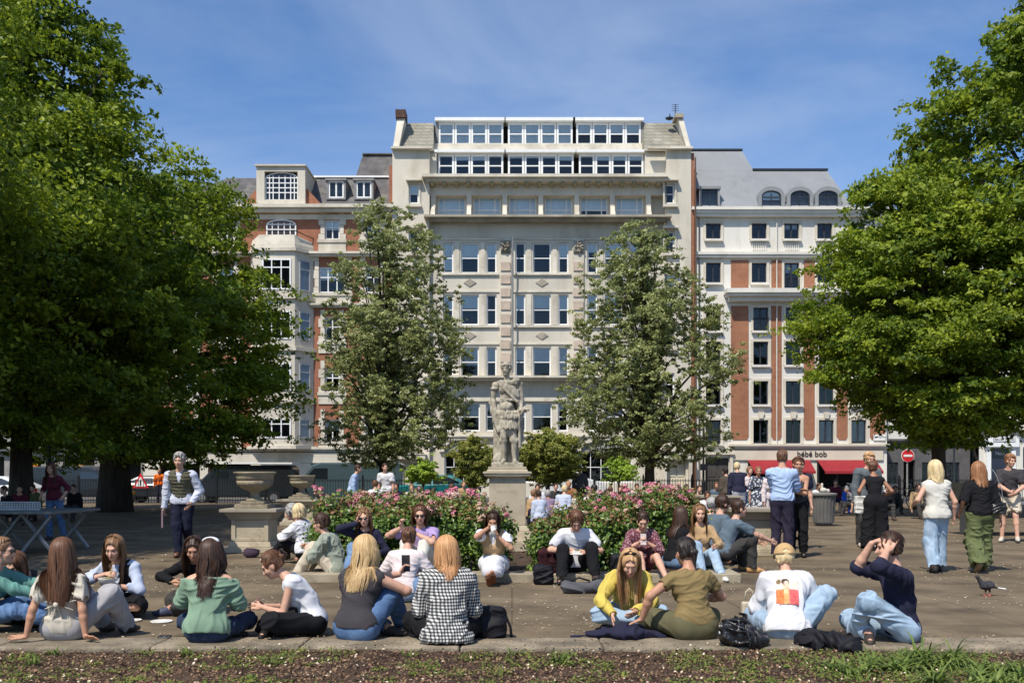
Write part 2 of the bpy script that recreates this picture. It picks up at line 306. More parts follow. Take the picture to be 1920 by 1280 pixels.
# ------------------------------------------------------------------ buildings (facades stand at Y = 63)
YF = 63.0; SF = FOC / YF
fx = lambda px, d=0: (px - 960) * (YF + d) / FOC
fz = lambda py, d=0: CH + (HOR - py) * (YF + d) / FOC
m_stone = M('portland_stone', (.60, .55, .455), var=.1, vs=.35, bump=.15, bs=8, stain=(.44, .395, .31), ss=.45, stretch=(1, 1, .35))
m_stone2 = M('limestone_trim', (.63, .58, .48), var=.12, vs=.6, bump=.15, bs=8, stain=(.42, .37, .29), ss=.7)
m_dkstone = M('weathered_ledge', (.36, .32, .25), var=.2, vs=.8, stain=(.22, .2, .16), ss=1.2)
m_white = M('white_render', (.7, .67, .60), var=.06, vs=.3, stain=(.58, .54, .46), ss=.5, stretch=(1, 1, .3))
m_cream = M('cream_render', (.62, .56, .45), var=.07, vs=.4, stain=(.5, .45, .36), ss=.5)
m_brick = brick_mat('red_brick', (.36, .105, .05), (.28, .08, .04), (.34, .22, .15))
m_brick2 = brick_mat('orange_brick', (.36, .115, .05), (.27, .08, .035), (.36, .24, .16))
m_slate = M('slate', (.105, .1, .1), var=.2, vs=2, bump=.4, bs=6, stain=(.2, .19, .17), ss=.8)
m_pslate = brick_mat('pale_slate', (.33, .31, .25), (.25, .235, .19), (.15, .14, .11), bw=.6, bh=.28, ms=.02)
m_zinc = M('zinc_roof', (.24, .25, .26), rough=.6, var=.05, vs=.5, stain=(.2, .205, .215), ss=.8)
m_fwhite = M('white_window_paint', (.78, .78, .76), rough=.5, var=.03)
m_fdark = M('dark_window_paint', (.03, .035, .045), rough=.45, var=.05)
m_lead = M('lead_flashing', (.22, .22, .22), rough=.6)
m_room = M('dark_room', (.035, .033, .03), var=.4, vs=.3)  # near-black colour stands for the darkness of the unlit rooms
m_blind = M('window_blind', (.8, .82, .82), rough=.9, var=.04)
m_net = M('net_curtain', (.45, .47, .48), rough=.9, var=.15, vs=4)
m_glass = glass_mat('window_glass')
WC = {}
def shared(key, fn):
    if key not in WC: WC[key] = fn()
    return WC[key]
def window(par, x0, x1, z0, z1, y, bars=(1, 1), frame=.07, mat=None, blind=0, arch=0, sill=None, blmat=None, stile=.045, name='window', depth=.07):
    """window part at plane y (front of its frame); bars = (mullions, transoms) inside"""
    mat = mat or m_fwhite; w_, h_ = round(x1 - x0, 2), round(z1 - z0, 2)
    vb, hb = bars
    def mk():
        g = MB(); a, b = w_ / 2, h_ / 2
        if arch:
            k = 8; ang = [pi * i / k for i in range(k + 1)]
            pts = [(-a * cos(t), b - arch + arch * sin(t)) for t in ang]
            for p, q in zip(pts[:-1], pts[1:]):
                s = 1 - frame / a; g.prism([p, (p[0] * s, b - arch + (p[1] - b + arch) * (1 - frame / max(arch, .01) * .9)), (q[0] * s, b - arch + (q[1] - b + arch) * (1 - frame / max(arch, .01) * .9)), q][::-1], 0, depth)
            ztop = b - arch
        else:
            g.box(-a, a, 0, depth, b - frame, b); ztop = b - frame
        g.box(-a, -a + frame, 0, depth, -b, ztop); g.box(a - frame, a, 0, depth, -b, ztop); g.box(-a + frame, a - frame, 0, depth, -b, -b + frame)
        vs = vb if isinstance(vb, (list, tuple)) else [(i + 1) / (vb + 1) for i in range(vb)]
        hs = hb if isinstance(hb, (list, tuple)) else [(i + 1) / (hb + 1) for i in range(hb)]
        for q in vs: x = -a + w_ * q; g.box(x - stile / 2, x + stile / 2, .008, depth - .01, -b + frame, b - frame - arch * .35)
        for q in hs: z = -b + h_ * q; g.box(-a + frame, a - frame, .004, depth - .006, z - stile / 2, z + stile / 2)
        me = bpy.data.meshes.new('window_frame'); me.from_pydata(g.v, [], g.f); me.materials.append(mat); return me
    def mkp():
        a, b = w_ / 2 - frame * .6, h_ / 2 - frame * .6
        if arch: pts = [(-a, -b), (a, -b)] + [(a * cos(pi * i / 8), b - arch + arch * sin(pi * i / 8)) for i in range(9)]
        else: pts = [(-a, -b), (a, -b), (a, b), (-a, b)]
        me = bpy.data.meshes.new('pane'); me.from_pydata([(p, 0, q) for p, q in pts], [], [tuple(range(len(pts)))]); me.materials.append(m_glass); return me
    off = wloc(par); cx_, cz = (x0 + x1) / 2, (z0 + z1) / 2
    o = obj(name, shared(('f', w_, h_, str(bars), frame, mat.name, arch, stile), mk), None, par, Vector((cx_, y, cz)) - off)
    p = obj('pane', shared(('p', w_, h_, arch, frame), mkp), None, o, (0, depth * .6, 0))
    if blind:
        bm = blmat or m_blind; bh = h_ * blind
        def mkb():
            g = MB(); g.box(-w_ / 2 + .03, w_ / 2 - .03, 0, .01, -bh, 0); me = bpy.data.meshes.new('blind'); me.from_pydata(g.v, [], g.f); me.materials.append(bm); return me
        obj('blind', shared(('b', w_, round(bh, 2), bm.name), mkb), None, o, (0, depth + .012, h_ / 2))
    if sill:
        sm, so = sill; g = MB(); g.box(x0 - .12, x1 + .12, y - .34, y - .02, z0 - .14, z0 - .003); g.build('sill', sm, o)
    return o
def facade(par, x0, x1, z0, z1, y, holes, mat, depth=.28, name='wall', thick=.5, room=True, rooms=m_room):
    """wall sheet with real openings, reveals and a room painted dark behind"""
    xs = sorted(set([x0, x1] + [v for h in holes for v in h[:2]])); zs = sorted(set([z0, z1] + [v for h in holes for v in h[2:4]]))
    xs = [v for v in xs if x0 <= v <= x1]; zs = [v for v in zs if z0 <= v <= z1]; g = MB()
    for a, b in zip(xs[:-1], xs[1:]):
        for c, d in zip(zs[:-1], zs[1:]):
            mx_, mz = (a + b) / 2, (c + d) / 2
            if any(h[0] < mx_ < h[1] and h[2] < mz < h[3] for h in holes): continue
            g.quad((a, y, c), (b, y, c), (b, y, d), (a, y, d))
    for a, b, c, d in [h[:4] for h in holes]:
        e = y + depth; g.quad((a, y, c), (a, e, c), (b, e, c), (b, y, c)); g.quad((a, y, d), (b, y, d), (b, e, d), (a, e, d)); g.quad((a, y, c), (a, y, d), (a, e, d), (a, e, c)); g.quad((b, y, c), (b, e, c), (b, e, d), (b, y, d))
    o = g.build(name, mat, par)
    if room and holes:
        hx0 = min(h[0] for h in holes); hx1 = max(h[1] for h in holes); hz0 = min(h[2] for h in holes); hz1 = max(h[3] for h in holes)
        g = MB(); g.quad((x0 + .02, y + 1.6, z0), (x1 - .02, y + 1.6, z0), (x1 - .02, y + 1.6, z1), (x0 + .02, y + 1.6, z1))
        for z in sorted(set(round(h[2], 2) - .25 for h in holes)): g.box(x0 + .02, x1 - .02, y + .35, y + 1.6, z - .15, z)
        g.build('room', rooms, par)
    return o
def ledge(par, x0, x1, z0, z1, y, out, mat, name='cornice', steps=2):
    g = MB(); h = (z1 - z0) / steps
    for i in range(steps): g.box(x0 - out * .25 * i, x1 + out * .25 * i, y - out * (.45 + .55 * (i + 1) / steps), y + .05, z0 + h * i, z0 + h * (i + 1))
    return g.build(name, mat, par)
# ---------------------------------------------------------------- centre building
B = thing('stone_building', 'tall pale stone office block with two rows of white roof windows, behind the statue', 'building', (fx(1016), YF, 0))
holes = []
def H(l, r, t, b): h = (fx(l), fx(r), fz(b), fz(t)); holes.append(h); return h
bayc = (881, 1016, 1151); W = []
for (t, b) in ((455, 512), (552, 609), (650, 707)):
    for c in bayc:
        for (l, r, bb) in ((-50, -31, (0, 1)), (-17, 17, (0, 1)), (31, 50, (0, 1))): W.append((H(c + l, c + r, t, b), bb))
for c in bayc:
    for (l, r, bb) in ((-49, -30, (0, 1)), (-19, 19, (0, 1)), (30, 49, (0, 1))): W.append((H(c + l, c + r, 754, 808), bb))
T = []
for c in (777, 1254):
    for t, b in ((348, 384), (436, 474), (514, 556), (610, 650), (700, 742), (786, 822)): T.append(H(c - 9, c + 9, t, b))
X0, X1 = fx(737), fx(1294)
# main wall (bays recessed a little between the end turrets)
cent = [h for h, _ in W]
arch_h = [(fx(833), fx(905), .9, fz(846)), (fx(980), fx(1052), .9, fz(846)), (fx(1088), fx(1186), .9, fz(846))]
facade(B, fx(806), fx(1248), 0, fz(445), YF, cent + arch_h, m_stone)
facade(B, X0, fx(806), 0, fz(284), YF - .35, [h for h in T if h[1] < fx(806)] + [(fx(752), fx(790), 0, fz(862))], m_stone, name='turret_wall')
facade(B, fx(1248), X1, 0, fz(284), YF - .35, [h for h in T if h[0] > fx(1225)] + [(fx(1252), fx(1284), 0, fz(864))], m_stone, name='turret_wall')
g = MB()
for xx in (fx(806), fx(1248)): g.quad((xx, YF - .35, 0), (xx, YF + 3, 0), (xx, YF + 3, fz(284)), (xx, YF - .35, fz(284)))
g.quad((X0, YF - .35, 0), (X0, YF + 12, 0), (X0, YF + 12, fz(284)), (X0, YF - .35, fz(284)))
g.build('side_wall', m_stone, B)
g = MB(); g.box(X1 + .003, X1 + .2, YF - .3, YF + 12, 0, fz(290)); g.build('brick_side', m_brick, B)
g = MB(); g.box(X0 - .22, X0 - .003, YF - .3, YF + 12, fz(560), fz(313)); g.build('brick_side', m_brick, B)
for h, bb in W:
    bl = rnd.choice([0, .45, .5, .5, .5, .6, .9, .3, .48]); window(B, *h, YF + .12, bb, blind=bl, frame=.085, stile=.06)
for h in T: window(B, *h, YF - .2, (0, 1), blind=rnd.choice([0, 0, .5]), frame=.085)
for c in (777, 1254):
    for t, b in ((348, 384), (436, 474), (514, 556), (610, 650)):
        g = MB(); g.box(fx(c - 14), fx(c + 15), YF - .75, YF - .352, fz(t - 4), fz(t - 8)); g.box(fx(c - 13), fx(c + 14), YF - .6, YF - .352, fz(b + 8), fz(b + 3))
        g.box(fx(c - 12.5), fx(c - 9.5), YF - .42, YF - .352, fz(b + 2), fz(t - 3)); g.box(fx(c + 9.5), fx(c + 12.5), YF - .42, YF - .352, fz(b + 2), fz(t - 3)); g.build('window_surround', m_stone2, B)
# pilasters with quoin panels and carved heads
for px in (948, 1084, 812, 1220):
    if px in (948, 1084):
        g = MB(); g.box(fx(px - 11), fx(px + 11), YF - .10, YF - .003, fz(708), fz(447)); g.build('pilaster', m_stone2, B)
        q = MB()
        for k in range(9):
            zt = 492 + k * 24.4; q.box(fx(px - 9), fx(px + 9), YF - .17, YF - .103, fz(zt + 16), fz(zt))
        q.build('quoin_blocks', M('pink_stone', (.52, .42, .33), var=.12, vs=2), B)
        c_ = MB()
        for k in range(26):
            a = rnd.uniform(0, 6.28); rr_ = rnd.uniform(.02, .3); c_.lathe([(.01, -.07), (.07, -.03), (.085, 0), (.06, .04), (.01, .07)], (fx(px) + rr_ * cos(a), YF - .2 - rnd.uniform(0, .08), fz(463) + rr_ * sin(a) * 1.2), k=6)
        c_.box(fx(px - 9), fx(px + 9), YF - .16, YF - .105, fz(476), fz(452)); c_.build('carved_crest', m_dkstone, B, smooth=True)
for c in bayc:
    for d in ((530,), (629,)):
        if c == 1151 and d[0] == 629: pass
        g = MB(); a, b = 12 / SF, 7.5 / SF; zc = fz(d[0]); x_ = fx(c)
        g.prism([(x_ - a, zc), (x_, zc - b), (x_ + a, zc), (x_, zc + b)], YF - .05, YF - .003); g.build('diamond_panel', m_dkstone, B)
    for zt in (447, 545, 643):
        g = MB(); g.box(fx(c - 56), fx(c + 56), YF - .07, YF - .004, fz(zt + 3), fz(zt)); g.box(fx(c - 54), fx(c + 54), YF - .14, YF - .004, fz(zt + 69), fz(zt + 65)); g.pieces('string_course', m_stone2, B)
    for s_ in (-24, 24):
        for (t, b) in ((455, 512), (552, 609), (650, 707)):
            g = MB(); g.box(fx(c + s_ - 4), fx(c + s_ + 4), YF - .05, YF - .003, fz(b), fz(t)); g.build('mullion_pier', m_stone2, B)
# first-floor deep ledge
ledge(B, fx(800), fx(1236), fz(714), fz(706), YF, .85, m_stone2); ledge(B, fx(800), fx(1236), fz(822), fz(816), YF, .3, m_stone2)
g = MB(); g.box(fx(812), fx(1222), YF - .12, YF - .004, fz(752), fz(744)); g.build('frieze_band', m_stone2, B)
# loggia: ledge, piers, recessed windows, dentil cornice
ledge(B, fx(806), fx(1246), fz(419), fz(411), YF, 1.15, m_dkstone); g = MB(); g.box(fx(806), fx(1246), YF - .02, YF + .9, fz(445), fz(419) - .003); g.build('frieze', m_stone, B)
LH = [(fx(c - 26), fx(c + 26), fz(409.5), fz(365)) for c in (846, 913, 980, 1048, 1115, 1182)]
facade(B, fx(806), fx(1248), fz(411), fz(345), YF + .55, LH, m_stone, name='loggia_wall')
for i, h in enumerate(LH):
    window(B, *h, YF + .62, ([.22, .78], [.45]), blind=.8 if i != 4 else .55, frame=.08, stile=.07)
for c in (812, 879.5, 946.5, 1014, 1081.5, 1148.5, 1216):
    g = MB(); x_ = fx(c); a = 4.5 / SF; zb = fz(410.5); zt = fz(366)
    g.hexa([(x_ - a, YF - .5, zb), (x_ + a, YF - .5, zb), (x_ + a, YF - .02, zb), (x_ - a, YF - .02, zb)], [(x_ - a * .8, YF - .12, zb + .75), (x_ + a * .8, YF - .12, zb + .75), (x_ + a * .8, YF - .02, zb + .75), (x_ - a * .8, YF - .02, zb + .75)])
    g.build('buttress', m_stone2, B); g = MB(); g.box(x_ - a, x_ + a, YF - .019, YF + .547, zb, zt); g.build('pier', m_stone, B)
ledge(B, fx(800), fx(1242), fz(345), fz(334), YF, .95, m_stone2)
g = MB()
for k in range(20): xx = fx(812 + k * 22.1); g.box(xx - .11, xx + .11, YF - .62, YF - .02, fz(352), fz(345.2))
g.build('dentils', M('ochre_dentil', (.36, .29, .16)), B)
g = MB(); g.box(fx(806), fx(1248), YF - .018, YF + .54, fz(366), fz(345) - .002); g.build('soffit_beam', m_stone, B)
# penthouse rows
for row, (t, b, xa, xb, dy) in enumerate(((290, 332, (821, 952, 1085), (944, 1076, 1207), .35), (231, 272, (822, 952, 1080), (944, 1074, 1202), 1.9))):
    X = lambda p: fx(p, dy)
    Z = lambda p: fz(p, dy)
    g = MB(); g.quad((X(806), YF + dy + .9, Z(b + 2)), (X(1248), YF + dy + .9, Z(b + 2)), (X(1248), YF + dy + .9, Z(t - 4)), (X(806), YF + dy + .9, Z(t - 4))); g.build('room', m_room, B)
    for u, (l, r) in enumerate(zip(xa, xb)):
        g = MB(); g.box(X(l - 6), X(r + 4), YF + dy - .3, YF + dy + 5, Z(t - 2), Z(t - 8 if row else t - 7)); g.build('dormer_roof', m_fwhite, B)
        if u == 0:
            g = MB()
            for e in (X(l - 3), X(xb[2] + 3)): g.box(e - .1, e + .1, YF + dy, YF + dy + 4, Z(b), Z(t - 2) - .003)
            g.pieces('dormer_cheek', m_lead, B)
        g = MB(); g.box(X(l), X(r), YF + dy + .02, YF + dy + .1, Z(t), Z(t - 2) - .003); g.build('fascia', m_fwhite, B)
        for k in range(4):
            wl = l + (r - l) * k / 4 + .5; wr = l + (r - l) * (k + 1) / 4 - .5
            bl = (.5 if (row and u == 2) else .96) if row else rnd.choice([.1, .15, .25])
            window(B, X(wl), X(wr), Z(b), Z(t), YF + dy, (0, 1), blind=bl, frame=.12, stile=.07)
    g = MB(); g.box(X(812), X(1214), YF + dy - .3, YF + dy + 1, Z(b + 6), Z(b) - .003); g.build('sill_band', m_stone2, B)
g = MB(); g.box(fx(806), fx(1248), YF + .3, YF + 9, fz(336), fz(334.5)); g.build('roof_deck', m_lead, B)
g = MB(); g.box(fx(808, 1.5), fx(1246, 1.5), YF + 1.3, YF + 9, fz(288, 1.5), fz(277, 1.5)); g.pieces('roof_band', m_stone2, B)
# mansard ends
for (l, r, li, ri) in ((743, 813, 753, 813), (1208, 1290, 1208, 1282)):
    g = MB(); zb, zt = fz(284), fz(231, 1.9); g.hexa([(fx(l), YF - .1, zb), (fx(r), YF - .1, zb), (fx(r), YF + 9, zb), (fx(l), YF + 9, zb)], [(fx(li, 1.9), YF + 1.9, zt), (fx(ri, 1.9), YF + 1.9, zt), (fx(ri), YF + 8, zt), (fx(li), YF + 8, zt)]); g.build('mansard', m_pslate, B)
for l, r in ((806, 818), (1210, 1248)):
    g = MB(); g.box(fx(l), fx(r), YF + .1, YF + 3, fz(334.4), fz(284)); g.pieces('turret_return', m_stone, B)
ledge(B, X0 - .05, fx(812), fz(285), fz(281), YF - .35, .35, m_stone2, steps=1); ledge(B, fx(1212), X1 + .05, fz(285), fz(281), YF - .35, .35, m_stone2, steps=1)
for (a, b, c, d, nm) in ((737, 748, 743, 757, 0), (1287, 1295, 1274, 1284, 1)):
    g = MB(); zb, zt = fz(284), fz(222, .6); g.hexa([(fx(a), YF - .3, zb), (fx(b), YF - .3, zb), (fx(b), YF + 6, zb), (fx(a), YF + 6, zb)], [(fx(c), YF + .6, zt), (fx(d), YF + .6, zt), (fx(d), YF + 5, zt), (fx(c), YF + 5, zt)]); g.build('gable_parapet', m_stone2, B)
zt = fz(222, .6)
g = MB(); g.box(fx(740), fx(759), YF + .4, YF + 1.6, zt + .003, zt + .5); g.build('chimney', M('soot_brick', (.09, .05, .04), var=.3), B)
g = MB(); g.box(fx(1268), fx(1284), YF + .4, YF + 1.6, zt + .003, zt + .25); g.build('chimney', m_dkstone, B)
g = MB(); x_ = fx(1271); g.tube([(x_, YF + 1, zt), (x_, YF + 1, zt + 1.05)], .03, 5)
for k in range(4): g.tube([(x_ - .22, YF + 1, zt + 1 - k * .13), (x_ + .22, YF + 1, zt + 1.04 - k * .13)], .015, 4)
g.tube([(x_ - .35, YF + 1, zt + .4), (x_ - .35, YF + 1, zt)], .04, 5); g.lathe([(.02, 0), (.22, .05), (.27, .12), (.02, .1)], (x_ - .4, YF + .9, zt), k=10); g.build('aerial', m_fdark, B)
# ground floor arched windows and pediment doors
for (l, r, cxp) in ((833, 905, 869), (980, 1052, 1016), (1088, 1186, 1137)):
    a = (r - l) / 2 / SF; zt = fz(846); g = MB(); k = 12; rr_ = a * 1.0; pts = [(fx(cxp) + rr_ * cos(pi * i / k), zt + .75 * sin(pi * i / k) - .02) for i in range(k + 1)]
    out = [(fx(cxp) + (rr_ + .3) * cos(pi * i / k), zt + 1.0 * sin(pi * i / k) - .02) for i in range(k + 1)]
    for i in range(k): g.prism([pts[i], out[i], out[i + 1], pts[i + 1]], YF - .22, YF - .003)
    g.build('arch_surround', m_stone2, B); g = MB(); g.prism(pts, YF - .03, YF - .002); g.build('arch_shadow_panel', M('grey_panel', (.3, .3, .29)), B)  # flat grey panel stands for the shade inside the arch
    window(B, fx(l), fx(r), .9, zt, YF + .15, (3 if r - l < 80 else 4, 1), frame=.1, blind=0)
for (l, r) in ((752, 790), (1252, 1284)):
    g = MB(); zt = fz(862); g.box(fx(l) + .01, fx(r) - .01, YF - .1, YF - .03, 0, zt); 
    for k in range(2):
        xm = fx(l) + (fx(r) - fx(l)) * (.27 + .46 * k)
        for zz in (.3, 1.3): g.box(xm - .2, xm + .2, YF - .13, YF - .101, zz, zz + .8)
    g.build('door', M('cream_door', (.6, .55, .43)), B)
    g = MB(); xm = (fx(l) + fx(r)) / 2; wd = .95; z0_ = zt + .32; g.box(xm - wd, xm + wd, YF - .75, YF - .353, zt + .05, z0_); g.prism([(xm - wd - .08, z0_ + .003), (xm + wd + .08, z0_ + .003), (xm, z0_ + .55)], YF - .8, YF - .353)
    for s_ in (-1, 1): g.box(xm + s_ * .8 - .11, xm + s_ * .8 + .11, YF - .6, YF - .353, 0, zt + .047)
    g.build('door_pediment', m_stone2, B)
for px in (961.5, 1301): g = MB(); g.tube([(fx(px), YF - .5, 0 if px > 1200 else fz(700)), (fx(px), YF - .5, fz(300 if px > 1200 else 447))], .055, 6); g.build('drainpipe', M('brown_pipe', (.14, .075, .045)) if px > 1200 else m_lead, B)

# ---------------------------------------------------------------- left red-brick building
B = thing('red_brick_building', 'red brick and stone mansion block with slate roof, left of the tall pale block', 'building', (fx(560), YF, 0))
holes = []
rows = [(412, 449), (500, 549), (594, 640), (690, 735), (786, 826)]
HW = []
for cx_ in (623, 700):
    for i, (t, b) in enumerate(rows):
        hw = 25 if (i == 1 and cx_ == 623) else 14; HW.append((H(cx_ - hw, cx_ + hw, t, b), i, hw))
for cx_ in (425, 350, 290):
    for i, (t, b) in enumerate(rows): HW.append((H(cx_ - 14, cx_ + 14, t, b), i, 14))
hl = [h for h, _, _ in HW]
shop = [(fx(l), fx(r), .2, fz(868)) for l, r in ((590, 640), (655, 720), (392, 470), (300, 375))]
facade(B, fx(270), fx(736), 0, fz(400), YF, hl + shop, m_brick, depth=.25)
for h, i, hw in HW:
    window(B, *h, YF + .1, (2 if hw > 20 else 1, [.6] if i < 4 else [.99]), blind=rnd.choice([0, 0, .3, .5]), frame=.09, stile=.07)
    g = MB(); q = .26
    for k in range(int((h[3] - h[2]) / .55) + 2):
        z_ = h[2] - .2 + k * .55; wq = q if k % 2 else q * 1.5
        g.box(h[0] - wq, h[0] - .003, YF - .05, YF - .003, z_ + .01, z_ + .54); g.box(h[1] + .003, h[1] + wq, YF - .05, YF - .003, z_ + .01, z_ + .54)
    g.pieces('quoin_stone', m_stone2, B)
    g = MB(); g.box(h[0] - .4, h[1] + .4, YF - .07, YF - .003, h[2] - .75, h[2] - .21); g.box(h[0] - .45, h[1] + .45, YF - .14, YF - .003, h[2] - .2, h[2] - .004); g.pieces('window_apron', m_stone, B)
for (t, b, o_) in ((400, 388, .75), (482, 474, .5), (577, 570, .4), (846, 838, .35)):
    ledge(B, fx(270), fx(735), fz(t), fz(b), YF, o_, m_stone2)
g = MB(); g.box(fx(270), fx(735), YF - .09, YF - .004, fz(412), fz(402)); g.box(fx(270), fx(735), YF - .16, YF - .004, fz(868) + .02, fz(848)); g.pieces('stone_band', m_stone2, B)
g = MB(); [g.box(fx(a), fx(b), YF - .14, YF - .004, 0, fz(868)) for a, b in ((270, 300), (376, 391), (471, 589), (641, 654), (721, 735))]; g.pieces('shopfront_pier', m_stone2, B)
# canted bay with stone tower window
bx0, bx1, bx2, bx3 = fx(470), fx(492), fx(560), fx(588); yb = YF - 1.1
def bay(z0, z1, mat, name='bay_wall'):
    g = MB(); g.hexa([(bx0, YF - .005, z0), (bx1, yb, z0), (bx2, yb, z0), (bx3, YF - .005, z0)][::-1], [(bx0, YF - .005, z1), (bx1, yb, z1), (bx2, yb, z1), (bx3, YF - .005, z1)][::-1])
    return g.build(name, mat, B)
bay(fz(840), fz(465), m_stone)
def bay_w(t, b):
    w_ = window(B, fx(500), fx(553), fz(b), fz(t), yb - .05, ([.33, .66], [.72]), blind=rnd.choice([0, .4]), frame=.09, stile=.07)
    g = MB(); g.box(fx(501), fx(552), yb - .008, yb - .003, fz(b) + .02, fz(t) - .02); g.build('room_dark_sheet', m_room, w_)  # dark sheet on the solid bay wall stands for the unlit room
    # side light
    d = Vector((bx3 - bx2, YF - yb, 0)); ang = math.atan2(d.y, d.x); n_ = Vector((d.y, -d.x, 0)).normalized(); c_ = Vector(((bx2 + bx3) / 2, (yb + YF) / 2, (fz(t) + fz(b)) / 2)) + n_ * .05
    g = MB(); wd, hh = .42, (fz(t) - fz(b)) / 2
    me = bpy.data.meshes.new('side_light')
    for a_ in (-wd, wd - .08): g.box(a_, a_ + .08, -.03, .03, -hh, hh)
    g.box(-wd + .08, wd - .08, -.03, .03, -hh, -hh + .08); g.box(-wd + .08, wd - .08, -.03, .03, hh - .08, hh); g.box(-wd + .08, wd - .08, -.025, .025, hh * .35, hh * .35 + .06)
    me.from_pydata(g.v, [], g.f); o = obj('window', me, M('grey_window_paint', (.42, .43, .43)), B, c_ - wloc(B), (0, 0, ang))
    me = bpy.data.meshes.new('pane'); me.from_pydata([(-wd + .03, .012, -hh), (wd - .03, .012, -hh), (wd - .03, .012, hh), (-wd + .03, .012, hh)], [], [(0, 1, 2, 3)]); obj('pane', me, M('dark_pane', (.1, .13, .17), rough=.08, spec=1.0, var=.3, vs=2), o)
for t, b in ((492, 549), (588, 640), (684, 735), (786, 822)): bay_w(t, b)
g = MB()
for z in (472, 560, 655, 752, 836): g.hexa([(bx0 - .2, YF - .004, fz(z + 6)), (bx1 - .1, yb - .18, fz(z + 6)), (bx2 + .1, yb - .18, fz(z + 6)), (bx3 + .2, YF - .004, fz(z + 6))][::-1], [(bx0 - .2, YF - .004, fz(z)), (bx1 - .1, yb - .18, fz(z)), (bx2 + .1, yb - .18, fz(z)), (bx3 + .2, YF - .004, fz(z))][::-1])
g.pieces('bay_cornice', m_stone2, B)
g = MB(); g.hexa([(bx0, YF - .004, fz(465)), (bx1, yb, fz(465)), (bx2, yb, fz(465)), (bx3, YF - .004, fz(465))][::-1], [(bx0 + .1, YF - .004, fz(452)), (bx1 + .05, yb + .1, fz(447)), (bx2 - .05, yb + .1, fz(447)), (bx3 - .1, YF - .004, fz(455))][::-1]); g.build('bay_parapet', m_stone2, B)
g = MB()
for p, q in (((bx1, yb), (bx2, yb)), ((bx2, yb), (bx3, YF))): 
    g.tube([(p[0], p[1], fz(440)), (q[0], q[1], fz(440 if q[1] == yb else 448))], .03, 5)
g.build('balcony_rail', m_fdark, B)
window(B, fx(500), fx(556), fz(450), fz(412), YF - .12, ([.2, .4, .6, .8], [.5, .75]), frame=.08, stile=.055, arch=.35)
# tower
tw = thing; g = MB(); g.box(fx(483), fx(498), YF - .3, YF + 3, fz(388), fz(315)); g.box(fx(560), fx(574), YF - .3, YF + 3, fz(388), fz(315)); g.box(fx(498), fx(560), YF - .3, YF + 3, fz(388), fz(377)); g.box(fx(498), fx(560), YF - .3, YF + 3, fz(324), fz(315)); g.box(fx(481), fx(576), YF - .45, YF + 3.1, fz(315) + .003, fz(312)); g.build('bay_tower', m_stone, B)
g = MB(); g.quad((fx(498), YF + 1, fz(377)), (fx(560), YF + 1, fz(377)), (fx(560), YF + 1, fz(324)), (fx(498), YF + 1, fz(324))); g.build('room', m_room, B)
window(B, fx(498), fx(560), fz(377), fz(324), YF - .12, ([.13, .24, .42, .6, .77, .88], [.28, .45, .62, .8]), frame=.07, stile=.06, arch=.4, blind=0)
g = MB(); g.prism([(fx(452), fz(388)), (fx(483), fz(388)), (fx(483), fz(352))], YF + .0, YF + .3); g.prism([(fx(574), fz(388)), (fx(607), fz(388)), (fx(574), fz(352))], YF + .0, YF + .3); g.build('brick_gable', m_brick, B)
g = MB(); g.hexa([(fx(270), YF + .3, fz(388)), (fx(735), YF + .3, fz(388)), (fx(735), YF + 10, fz(388)), (fx(270), YF + 10, fz(388))], [(fx(400), YF + 3.2, fz(334, 3.2)), (fx(735), YF + 3.2, fz(334, 3.2)), (fx(735), YF + 8, fz(334, 3.2)), (fx(400), YF + 8, fz(334, 3.2))]); rf = g.build('roof', m_slate, B)
g = MB(); g.box(fx(560), fx(735), YF + 3.0, YF + 3.5, fz(334, 3.2), fz(331, 3.2)); g.build('ridge', m_fwhite, rf)
g = MB(); g.hexa([(fx(667,3.5), YF + 3.5, fz(332,3.5)), (fx(735), YF + 3.5, fz(332,3.5)), (fx(735), YF + 8, fz(332,3.5)), (fx(667,3.5), YF + 8, fz(332,3.5))], [(fx(680,4.6), YF + 4.6, fz(291,4.6)), (fx(735), YF + 4.6, fz(291,4.6)), (fx(735), YF + 8, fz(291,4.6)), (fx(680,4.6), YF + 8, fz(291,4.6))]); g.box(fx(680,4.6), fx(735), YF + 4.4, YF + 8, fz(291,4.6) + .003, fz(289,4.6)); g.build('roof', m_slate, B)
for c in (630, 682):
    g = MB(); l, r = fx(c - 18, .9), fx(c + 18, .9); g.box(l, r, YF + .9, YF + 3, fz(374, .9), fz(371, .9)); g.box(l, l + .12, YF + .9, YF + 3, fz(371, .9), fz(339, .9)); g.box(r - .12, r, YF + .9, YF + 3, fz(371, .9), fz(339, .9)); g.box(l - .06, r + .06, YF + .8, YF + 3, fz(339, .9) + .003, fz(335, .9)); g.quad((l + .12, YF + 1.6, fz(371, .9)), (r - .12, YF + 1.6, fz(371, .9)), (r - .12, YF + 1.6, fz(339, .9)), (l + .12, YF + 1.6, fz(339, .9)))
    d = g.build('dormer', m_lead, B); window(B, l + .12, r - .12, fz(371, .9), fz(339, .9), YF + .95, (1, 0), frame=.1, stile=.1, blind=0)
g = MB(); g.lathe([(.01, -.02), (.2, -.02), (.2, .02), (.01, .02)], (0, 0, 0), k=16); d = g.build('burglar_alarm', m_fwhite, B); d.location = Vector((fx(592), YF - .05, fz(810))) - wloc(B); d.rotation_euler = (pi / 2, 0, 0)
for px in (590, 655): 
    g = MB(); x0_, x1_ = fx(px), fx(px + 60); g.prism([(x0_, fz(872)), (x1_, fz(872)), (x1_, fz(868)), (x0_, fz(868))], YF - 1.3, YF - .2); g.build('shop_canopy', M('dark_green_paint', (.03, .05, .04)), B)

